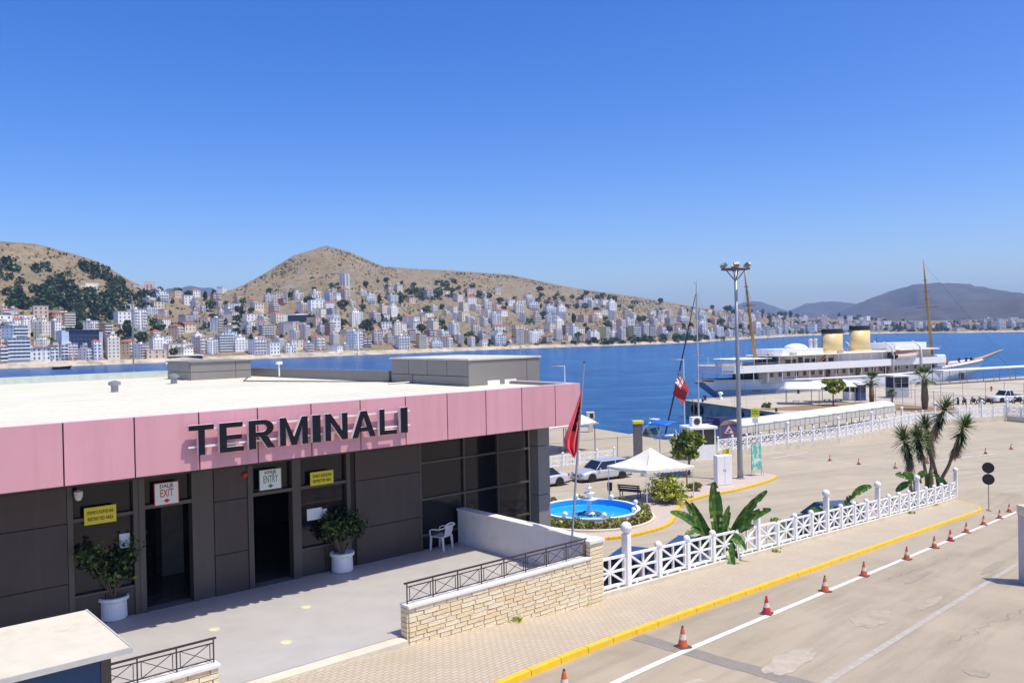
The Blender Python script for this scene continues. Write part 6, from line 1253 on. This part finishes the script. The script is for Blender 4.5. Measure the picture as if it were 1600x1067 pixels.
# ---- town buildings
WALLC = dict(white=(.90, .89, .86), cream=(.82, .74, .60), pink=(.74, .56, .50), pale_blue=(.60, .68, .74), grey=(.42, .42, .43), ochre=(.60, .40, .18), yellow=(.70, .58, .25), brick=(.42, .24, .17), concrete=(.46, .44, .42), lilac=(.60, .56, .60), navy=(.035, .07, .19), peach=(.72, .54, .40))
M_WALL = {k: mat('wall_' + k, c, .85, var=.07, scale=.25) for k, c in WALLC.items()}
M_WIN = mat('far_window', (.14, .16, .19), .25, var=.3, scale=.4); M_TILE = mat('red_tiles', (.38, .12, .07), .85, var=.15, scale=.6); M_FLAT = mat('flat_roof', (.50, .48, .45), .9, var=.1, scale=.3)
def block(colour, floors, nb, deep, style, roof, seed):
    """prototype apartment block in local space, front to -y: wall, windows, balconies, roof"""
    rnd = random.Random(seed); FH = 2.75; bay = 3.1; w = nb * bay; d = deep; h = floors * FH; t = thing('apartment_block', None, None)
    m = M_WALL[colour]; wl = MB().box(-w / 2, w / 2, -d / 2, d / 2, -6, h)
    if roof == 'stepped': wl.box(-w / 2 + bay * .8, w / 2 - bay * .5, -d / 2 + 2.2, d / 2 - .5, h, h + FH)
    wl.build('wall', m, t); wn = MB(); bl = MB(); fr_ = MB()
    for f in range(floors + (1 if roof == 'stepped' else 0)):
        z = f * FH
        x0, x1, y0 = (-w / 2, w / 2, -d / 2) if f < floors else (-w / 2 + bay * .8, w / 2 - bay * .5, -d / 2 + 2.2)
        n = max(1, int((x1 - x0) / bay))
        for k in range(n):
            cx = x0 + (x1 - x0) * (k + .5) / n; ww = .5 if style != 'ribbon' else 1.4; tall = style in ('balcony', 'frame') and (k + seed) % 3 != 0
            if style == 'frame': wn.box(cx - 1.1, cx + 1.1, y0 - .04, y0 + .1, z + .25, z + 2.5)
            else: wn.box(cx - ww, cx + ww, y0 - .04, y0 + .1, z + (.15 if tall else .9), z + 2.2)
        for sx in (-1, 1):
            for k in range(max(1, int(d / 3.6))):
                cy = -d / 2 + d * (k + .5) / max(1, int(d / 3.6)); xs_ = x1 if sx > 0 else x0
                wn.box(xs_ - .06, xs_ + .06, cy - .42, cy + .42, z + .95, z + 2.1)
        if style in ('balcony', 'frame', 'ribbon') and f < floors:
            segs = [(x0 + .1, x1 - .1)] if (style == 'ribbon' or seed % 2) else [(x0 - .1, x0 + (x1 - x0) * .42), (x0 + (x1 - x0) * .6, x1 + .1)]
            for a, b_ in segs:
                bl.box(a, b_, y0 - 1.25, y0 + .02, z - .14, z + .04)
                if f > 0 or style == 'ribbon': bl.box(a, b_, y0 - 1.27, y0 - 1.17, z + .04, z + .85); bl.box(a, a + .1, y0 - 1.17, y0, z + .04, z + .85); bl.box(b_ - .1, b_, y0 - 1.17, y0, z + .04, z + .85)
    tag(wn.build('windows', M_WIN, t), kind='stuff')
    if bl.f: tag(bl.build('balconies', M_WALL['white'] if colour not in ('white', 'navy') else M_WALL['cream'] if colour == 'white' and seed % 2 else m, t), kind='stuff')
    top = h + (FH if roof == 'stepped' else 0); rx0, rx1, ry0, ry1 = (-w / 2 - .3, w / 2 + .3, -d / 2 - .3, d / 2 + .3) if roof != 'stepped' else (-w / 2 + bay * .8 - .3, w / 2 - bay * .5 + .3, -d / 2 + 1.9, d / 2 - .2)
    if roof == 'tiled': MB().add([(rx0, ry0, h), (rx1, ry0, h), (rx1, ry1, h), (rx0, ry1, h), (rx0 + d * .32, 0, h + 1.9), (rx1 - d * .32, 0, h + 1.9)], [(0, 1, 5, 4), (1, 2, 5), (2, 3, 4, 5), (3, 0, 4), (0, 3, 2, 1)]).build('roof', M_TILE, t)
    else:
        r_ = MB().box(rx0, rx1, ry0, ry1, top, top + .3).build('roof', M_FLAT, t); MB().box(rx0 + (rx1 - rx0) * .3, rx0 + (rx1 - rx0) * .3 + 2.6, -1.2, 1.6, top + .3, top + 2.2).build('stair_house', m, r_)
        if seed % 3 == 0: MB().lathe([(.5, 0), (.55, .9), (.1, 1.1)], 8, (rx1 - 1.6, .5, top + .3)).build('water_tank', M_STEEL, r_)
    reg(t); t['_c'] = colour; t['_f'] = floors; t['_s'] = style; t['_r'] = roof; t['_w'] = w; return t
PROTO = []; cols = ['white', 'white', 'cream', 'pale_blue', 'white', 'pink', 'white', 'cream', 'white', 'peach', 'concrete', 'white', 'brick', 'white', 'cream', 'yellow', 'white', 'pale_blue', 'white', 'cream', 'lilac']
for k in range(34):
    c = cols[k % len(cols)]; st = ['balcony', 'plain', 'balcony', 'ribbon', 'plain', 'balcony'][k % 6]; st = 'frame' if c in ('concrete', 'brick') else st
    PROTO.append(block(c, [4, 5, 3, 6, 4, 7, 5, 3, 6, 4][k % 10], [3, 4, 3, 5, 4, 3, 2][k % 7], 9 + (k % 4), st, ['flat', 'stepped', 'flat', 'flat', 'stepped', 'flat', 'tiled', 'flat'][k % 8] if c not in ('concrete', 'brick') else 'flat', k))
SMALL = [k for k, p in enumerate(PROTO) if p['_f'] <= 4]; usedp = set(); BLD = []
def put_block(k, p, rz, sc, special=None):
    src = PROTO[k]; o = src if k not in usedp else copy_tree(src); usedp.add(k)
    o.location = tuple(map(float, p)); o.rotation_euler = (0, 0, rz); o.scale = (sc, sc, sc)
    d = p - np.array([0, 0, CAM_H]); w = d @ _F; BLD.append(dict(o=o, u=800 + F_PX * (d @ _R) / w, v=533.5 - F_PX * (d @ _U) / w, c=src['_c'], f=src['_f'], s=src['_s'], r=src['_r'], lab=special)); return o
TOPU = [-60, 0, 60, 100, 150, 190, 230, 300, 360, 420, 480, 540, 600, 700, 800, 900, 1000, 1100, 1200, 1300, 1380, 1420, 1480, 1540, 1620]
TOPV = [490, 490, 494, 505, 512, 480, 462, 464, 462, 466, 462, 455, 455, 460, 466, 474, 488, 492, 498, 502, 506, 514, 512, 506, 506]
rnd = random.Random(21); taken = []
def free(u, v, ru, rv):
    return all(abs(u - a) > (ru + c) * .5 or abs(v - b_) > (rv + e) * .5 for a, b_, c, e in taken)
SHV = [(lambda d: 533.5 - F_PX * (d @ _U) / (d @ _F))(terrain(u, .004) - np.array([0, 0, CAM_H])) for u in US]
def shore_v(u):
    return float(np.interp(u, US, SHV))
def shore_v_exact(u):
    p = terrain(u, .004); d = p - [0, 0, CAM_H]; return 533.5 - F_PX * (d @ _U) / (d @ _F)
def place(u, v, k, sc=None, rz=None, lab=None):
    p = on_hill(u, v); dist = np.linalg.norm(p[:2]); sc = sc or .8
    fz = math.atan2(p[0], p[1]) * -1; o = put_block(k, p, (fz + .62 + rnd.uniform(-.4, .4)) if rz is None else fz + rz, sc, lab); return dist
# dense rows along the water first, then up the slopes
GAPS = [(100, 190, 480, 522), (1385, 1470, 500, 522)]
def density(u, v):
    sv = shore_v(u); tv = np.interp(u, TOPU, TOPV); q = (sv - v) / max(4, sv - tv)
    for a, b_, c, e in GAPS:
        if a < u < b_ and c < v < e: return 0
    return 0 if q > 1 or q < 0 else 1.0 - .4 * q
N_TRY = 4200; n_b = 0
for it in range(N_TRY):
    if n_b >= (262 if it < 3600 else 288): 
        if it < 3600: continue
        break
    u = rnd.uniform(-40, 1400) if it < 3600 else rnd.uniform(1400, 1620); sv = shore_v(u); tv = np.interp(u, TOPU, TOPV); v = sv - 3.5 - (sv - tv) * (rnd.random() ** 1.0 if it > 350 else rnd.uniform(0, .12))
    if rnd.random() > density(u, v) + .05: continue
    k = rnd.randrange(len(PROTO)) if (sv - v) < 55 else rnd.choice(SMALL)
    if u > 1050 and rnd.random() < .5: k = rnd.choice(SMALL)
    p = on_hill(u, v); dist = math.hypot(p[0], p[1]); sc = rnd.uniform(.52, .78) if dist < 900 else rnd.uniform(.68, .88)
    wpx = PROTO[k]['_w'] * sc * F_PX / dist; hpx = PROTO[k]['_f'] * 2.75 * sc * F_PX / dist
    if not free(u, v, wpx * 1.02, hpx * .62): continue
    taken.append((u, v, wpx * 1.02, hpx * .62)); place(u, v, k, sc); n_b += 1
# smaller houses between the blocks, too many and too small to pick apart
dh = MB(); nh = 0; dmats = [M_WALL[c] for c in ('white', 'cream', 'pink', 'peach')] + [M_TILE, M_WIN, M_FLAT]
for it in range(6000):
    if nh >= 130: break
    u = rnd.uniform(-40, 1620); sv = shore_v(u); tv = np.interp(u, TOPU, TOPV) - 4; v = sv - 2.5 - (sv - tv) * rnd.random() ** 1.1
    if 100 < u < 190 and 470 < v < 522: continue
    if u > 1400 and rnd.random() < .3 or not free(u, v, 7, 5): continue
    taken.append((u, v, 7, 5)); nh += 1; p = on_hill(u, v); a = -math.atan2(p[0], p[1]) + .6 + rnd.uniform(-.5, .5); w, d, h = rnd.uniform(3.5, 6.5), rnd.uniform(3, 5), rnd.choice([3.2, 5.6, 5.6, 8.2]); ca, sa = math.cos(a), math.sin(a)
    if u > 1150: w, d, h = w * 1.5, d * 1.4, h * 1.2
    X = lambda x, y, z: (p[0] + x * ca - y * sa, p[1] + x * sa + y * ca, p[2] + z)
    q = [(-w, -d), (w, -d), (w, d), (-w, d)]; dh.hexa([X(x, y, -4) for x, y in q] + [X(x, y, h) for x, y in q], rnd.choice([0, 0, 0, 1, 1, 2, 3]))
    if rnd.random() < .18: dh.add([X(x * 1.06, y * 1.08, h) for x, y in q] + [X(-w * .6, 0, h + 1.6), X(w * .6, 0, h + 1.6)], [(0, 1, 5, 4), (1, 2, 5), (2, 3, 4, 5), (3, 0, 4)], 4)
    else: dh.hexa([X(x * 1.04, y * 1.05, h) for x, y in q] + [X(x * 1.04, y * 1.05, h + .3) for x, y in q], 6)
    for f_ in range(int(h / 2.6)):
        for k in range(3): x = -w + 2 * w * (k + .5) / 3; dh.hexa([X(x - .5, -d - .05, f_ * 2.6 + .8), X(x + .5, -d - .05, f_ * 2.6 + .8), X(x + .5, -d + .1, f_ * 2.6 + .8), X(x - .5, -d + .1, f_ * 2.6 + .8), X(x - .5, -d - .05, f_ * 2.6 + 2.1), X(x + .5, -d - .05, f_ * 2.6 + 2.1), X(x + .5, -d + .1, f_ * 2.6 + 2.1), X(x - .5, -d + .1, f_ * 2.6 + 2.1)], 5)
tag(dh.build('distant_houses', dmats), 'small far houses filling the gaps between the apartment blocks', 'houses', kind='stuff')
print('BLD', n_b, sum(b['u'] > 1400 for b in BLD), 'houses', nh)
# landmarks
def landmark(name, label, u, v, build, rz=0.0):
    p = on_hill(u, v); t = thing(name, label, 'building', p, -math.atan2(p[0], p[1]) + rz); build(t, np.linalg.norm(p[:2]) / F_PX); return t
def dark_hotel(t, k):
    w, h, d = 46 * k, 38 * k, 14; MB().box(-w / 2, w / 2, 0, d, -4, h).build('wall', M_WALL['navy'], t); MB().box(-w / 2 - 6 * k, -w / 2 + 3 * k, -.6, d, -4, h + .3).build('stair_tower', M_WALL['pale_blue'], t); MB().box(-w / 2 - .4, w / 2 + .4, -.9, d + .4, h, h + .5).build('roof', M_WALL['navy'], t)
    for i in range(7):
        for j in range(8): MB().box(-w / 2 + 5 * k + (w - 6 * k) * (j + .1) / 8, -w / 2 + 5 * k + (w - 6 * k) * (j + .85) / 8, -.12, .1, h * (i + .25) / 7.2, h * (i + .85) / 7.2).build('window', M_CARGLASS, t)
    MB().box(w / 2 - 4 * k, w / 2 + .3, -.5, d * .6, -4, h * .97).build('corner_slab', M_WALL['lilac'], t)
landmark('waterfront_hotel', 'dark blue waterfront hotel block with a pale stair tower', 132, 559, dark_hotel, .25)
def villa(t, k):
    w, h, d = 62 * k, 17 * k, 12; MB().box(-w / 2, w / 2, 0, d, -4, h).build('wall', M_WALL['white'], t); MB().add([(-w / 2 - .5, -.6, h), (w / 2 + .5, -.6, h), (w / 2 + .5, d + .6, h), (-w / 2 - .5, d + .6, h), (-w / 2 + 3, d / 2, h + 6 * k), (w / 2 - 3, d / 2, h + 6 * k)], [(0, 1, 5, 4), (1, 2, 5), (2, 3, 4, 5), (3, 0, 4)]).build('roof', mat('brown_tiles', (.22, .12, .10), .9), t)
    MB().add([(-5 * k, -.8, h), (5 * k, -.8, h), (0, -.8, h + 5 * k), (-5 * k, d / 2, h), (5 * k, d / 2, h), (0, d / 2, h + 5 * k)], [(0, 1, 2), (0, 2, 5, 3), (1, 4, 5, 2)]).build('gable', M_WALL['white'], t)
    for i in range(3):
        for j in range(11): MB().box(-w / 2 + w * (j + .3) / 11, -w / 2 + w * (j + .7) / 11, -.1, .1, h * (i + .25) / 3, h * (i + .75) / 3).build('window', M_WIN, t)
landmark('palace_hotel', 'low white palace-like hotel with brown hipped roof at the far left shore', 46, 563, villa)
def office(t, k):
    w, h, d = 43 * k, 13 * k, 12; MB().box(-w / 2, w / 2, 0, d, -8, h).build('wall', M_WALL['white'], t); MB().box(-w / 2 + 7 * k, w / 2 - .4, -.3, .1, h * .12, h * .95).build('glass_front', mat('office_glass', (.02, .025, .06), .2), t)
    for i in range(4): MB().box(-w / 2 + 7 * k, w / 2 - .4, -.5, -.3, h * (.3 + .2 * i), h * (.33 + .2 * i)).build('sun_blade', M_WALL['navy'], t)
landmark('office_block', 'long white block with a dark glass front halfway up the town', 466, 505, office)
def crane_block(t, k):
    w, h, d = 16 * k, 24 * k, 10
    for sx, hh in ((-.25, 1.0), (.25, .8)): MB().box(w * (sx - .24), w * (sx + .24), 0, d, -6, h * hh).build('wall', M_WALL['grey' if sx < 0 else 'white'], t)
    for i in range(7):
        for j in range(3): MB().box(-w * .4 + j * w * .3, -w * .4 + j * w * .3 + w * .15, -.1, .1, h * .8 * (i + .2) / 7, h * .8 * (i + .7) / 7).build('window', M_WIN, t)
landmark('hill_tower', 'lone grey tower block standing high on the slope below the castle hill', 540, 447, crane_block)
def castle(t, k):
    for i, (x0, x1, h) in enumerate(((-13, -5, 3.2), (-5, 3, 4.6), (3, 14, 2.6))): MB().box(x0 * k * .7, x1 * k * .7, 0, 6, -3, h * k).build('castle_wall', M_WALL['concrete'], t)
landmark('hilltop_castle', 'small stone castle on the summit of the central hill', 514, 388.5, castle)
def mansion(t, k):
    for x0, x1, h, d in ((-18, -3, 11, 9), (-4, 10, 17, 11), (9, 17, 7, 8)): MB().box(x0 * k, x1 * k, 0, d, -6, h * k).build('wall', M_WALL['pink'], t)
    for i in range(4):
        for j in range(6): MB().box((-16 + 5 * j) * k, (-13.5 + 5 * j) * k, -.12, .1, (1.2 + 3 * i) * k, (2.8 + 3 * i) * k).build('window', M_WIN, t) if i < 2 or 2 < j < 5 else None
landmark('pink_mansion', 'pink terraced apartment house on the saddle of the left hill', 232, 458, mansion)
landmark('hillside_villa', 'cream villa among the pines on the left hill', 142, 452, lambda t, k: [MB().box(-11 * k, 10 * k, 0, 8, -5, 5 * k).build('wall', M_WALL['white'], t), MB().box(-5 * k, 12 * k, 1, 8, 5 * k, 9 * k).build('upper_wall', M_WALL['cream'], t)] + [MB().box((-9 + 5 * j) * k, (-6.5 + 5 * j) * k, -.12, .1, 1.2 * k, 3.6 * k).build('window', M_WIN, t) for j in range(4)])
def pavilion(t, k):
    w = 44 * k; MB().box(-w / 2, w / 2, 0, 9, -3, 5.5 * k).build('wall', M_WALL['navy'], t); MB().box(-w / 2 - 1, w / 2 + 1, -1, 10, 5.5 * k, 6.8 * k).build('roof', M_WALL['white'], t)
    for j in range(10): MB().box(-w / 2 + w * (j + .1) / 10, -w / 2 + w * (j + .8) / 10, -.15, .1, 1.2 * k, 4.6 * k).build('window', M_CARGLASS, t)
landmark('pier_pavilion', 'long low dark pavilion with white roof on the shore behind the roof box', 290, 562, pavilion)
# labels that single each block out
zone = lambda b: 'along the waterfront' if shore_v(b['u']) - b['v'] < 16 else ('at mid height' if shore_v(b['u']) - b['v'] < 42 else 'high up')
side_ = lambda u: 'far left' if u < 230 else 'left' if u < 480 else 'centre' if u < 800 else 'right' if u < 1100 else 'far right'
NUM = {3: 'three', 4: 'four', 5: 'five', 6: 'six', 7: 'seven'}; seen = {}
BLD.sort(key=lambda b: b['u'])
for b in BLD:
    key = (b['c'], b['f'], side_(b['u']), zone(b)); seen[key] = seen.get(key, 0) + 1
cnt = {}
for b in BLD:
    key = (b['c'], b['f'], side_(b['u']), zone(b)); cnt[key] = cnt.get(key, 0) + 1
    kind_ = {'balcony': 'block with balconies', 'plain': 'block', 'ribbon': 'block with long balconies', 'frame': 'unfinished block'}[b['s']]
    lab = '%s %s-storey %s %s, %s' % (b['c'].replace('_', ' '), NUM[b['f']], kind_, zone(b), side_(b['u']))
    if seen[key] > 1: lab += ', %s from left' % ORD[cnt[key] - 1]
    o = b['o']; tag(o, lab, 'building', 'apartment blocks of the town')
    for q in ('_c', '_f', '_s', '_r', '_w'):
        if q in o: del o[q]
for k, p in enumerate(PROTO):
    if k not in usedp:
        for c in CH[p.name]:
            for g_ in CH.get(c.name, []): bpy.data.objects.remove(g_)
            bpy.data.objects.remove(c)
        bpy.data.objects.remove(p)
# ---- trees of the town and the slopes
def tuft(rng, n, rad, size):
    q = rng.normal(size=(n, 3)); q /= np.linalg.norm(q, axis=1)[:, None]; lob = 1 + .35 * np.sin(q[:, 0] * 5 + 1) * np.sin(q[:, 1] * 4) ; C = q * np.array(rad) * (lob * rng.uniform(.6, 1.0, n))[:, None]; V, Fc = leaves(n, C, size, rng, aspect=1.2); return V, Fc
rngt = np.random.default_rng(31); TP = []
for k in range(5):
    V, Fc = tuft(rngt, 150, [(2.6, 2.6, 2.3), (3.4, 3.4, 2.2), (1.5, 1.5, 3.4), (3.0, 3.0, 2.8), (2.2, 2.2, 1.8)][k], 1.25); V = V + [0, 0, [3.6, 3.4, 4.2, 4.0, 2.6][k]]
    t = thing('town_tree', None, None); link('crown', np_mesh('crown', V, Fc, [LEAF['pine'], LEAF['mid'], LEAF['dark']] if k != 3 else [LEAF['mid'], LEAF['olive'], LEAF['dark']], rngt.choice(3, len(Fc), p=[.5, .3, .2])), t); MB().tube([(0, 0, -2), (0.1, 0, 3)], [.3, .2], 6).build('trunk', M_TRUNK, t); reg(t); TP.append(t)
usedt = set(); TR = []
for it in range(2600):
    if len(TR) >= 230: break
    u = rnd.uniform(-30, 1420); sv = shore_v(u); tv = np.interp(u, TOPU, TOPV) - 14; v = sv - 2 - (sv - tv) * rnd.random() ** .9
    if 95 < u < 200 and v < 520 and rnd.random() < .8: continue
    if not free(u, v - 2, 2, 3): continue
    k = rnd.randrange(5); p = on_hill(u, v); o = TP[k] if k not in usedt else copy_tree(TP[k]); usedt.add(k); s_ = rnd.uniform(.7, 1.5) * (1 if u < 1000 else 1.3); o.location = tuple(p); o.rotation_euler = (0, 0, rnd.uniform(0, 6)); o.scale = (s_, s_, s_ * rnd.uniform(.85, 1.15)); TR.append((u, v, o))
TR.sort(key=lambda q: q[0]); cn = {}
for u, v, o in TR:
    h_ = 'low' if shore_v(u) - v < 12 else 'middle' if shore_v(u) - v < 34 else 'upper'; key = (side_(u), h_); cn[key] = cn.get(key, 0) + 1
    tag(o, 'dark green tree among the houses, %s town %s, %s from left' % (side_(u), {'low': 'by the shore', 'middle': 'at mid height', 'upper': 'near the top'}[h_], ORD[cn[key] - 1]), 'tree', 'trees among the houses of the town')
# pine wood on the left hill and scattered scrub: uncountable masses
def mass(name, label, spots, mats, wts, leafn, size):
    Vs, Fs, off = [], [], 0
    for (p, r_) in spots:
        V, Fc = tuft(rngt, leafn, (r_, r_, r_ * .8), size * r_); V = V + np.array(p) + [0, 0, r_ * .55]; Vs.append(V); Fs.append(Fc + off); off += len(V)
    Fa = np.concatenate(Fs); tag(link(name, np_mesh(name, np.concatenate(Vs), Fa, mats, rngt.choice(len(mats), len(Fa), p=wts))), label, 'trees' if 'wood' in name else 'scrub', kind='stuff')
sp = []
FU = [18, 40, 100, 150, 200, 240]; 
for _ in range(520):
    u = rnd.uniform(14, 250); v = rnd.uniform(395, 520); lo = np.interp(u, [14, 60, 110, 150, 180, 210, 250], [470, 452, 425, 412, 430, 448, 462]); hi = np.interp(u, [14, 60, 110, 150, 180, 210, 250], [480, 486, 506, 514, 505, 488, 482])
    if lo < v < hi and not (120 < u < 170 and 438 < v < 458): sp.append((on_hill(u, v), rnd.uniform(2.6, 5.0)))
    elif v < lo and rnd.random() < .16 and v > np.interp(u, KU, RV) + 4: sp.append((on_hill(u, v), rnd.uniform(2, 4.5)))
for (u0, u1, v0, v1, n_) in ((0, 28, 412, 440, 16), (600, 720, 452, 470, 60), (690, 745, 440, 462, 14), (840, 1000, 462, 482, 40), (950, 1130, 528, 536, 60), (1020, 1100, 515, 530, 25), (1110, 1330, 516, 522, 70), (560, 640, 498, 515, 30), (310, 370, 495, 515, 26), (690, 1000, 535, 543, 30), (1380, 1480, 508, 519, 90), (1470, 1640, 503, 517, 120), (1180, 1400, 503, 512, 40)):
    for _ in range(n_): sp.append((on_hill(rnd.uniform(u0, u1), rnd.uniform(v0, v1)), rnd.uniform(1.8, 4.2)))
mass('pine_wood', 'dark pine wood and groves on the hillside above the town', sp, [LEAF['pine'], LEAF['dark'], LEAF['mid']], [.5, .3, .2], 70, .42)
sc_ = []
for _ in range(9000):
    u = rnd.uniform(-40, 1300); rv_ = np.interp(u, KU, RV); sv = shore_v(u); v = rv_ + 1.0 + (sv - rv_) * rnd.random() ** 1.6 * .85
    if fbm(u * .02, v * .05, 40) > -.02 or rnd.random() < .12: sc_.append((on_hill(u, v), rnd.uniform(.3, 1.25)))
mass('hill_scrub', 'low dry scrub dotted over the hills', sc_, [mat('scrub_grey_green', (.085, .09, .045), .9, var=.3), LEAF['olive'], LEAF['pine']], [.62, .2, .18], 12, .85)
# ---- haze: one closed box of even pale air round everything but the sky
hz = bpy.data.materials.new('haze_air'); hz.use_nodes = True; n_ = hz.node_tree; n_.nodes.clear(); vo = n_.nodes.new('ShaderNodeVolumePrincipled'); vo.inputs['Color'].default_value = (.44, .64, 1.0, 1); vo.inputs['Density'].default_value = 1.2e-4; vo.inputs['Anisotropy'].default_value = 0.0
ou = n_.nodes.new('ShaderNodeOutputMaterial'); n_.links.new(vo.outputs[0], ou.inputs['Volume'])
hb = MB().box(-6000, 7500, -250, 7600, -5.5, 330).build('haze', hz); tag(hb, 'thin blue haze over the bay', 'haze', kind='stuff')
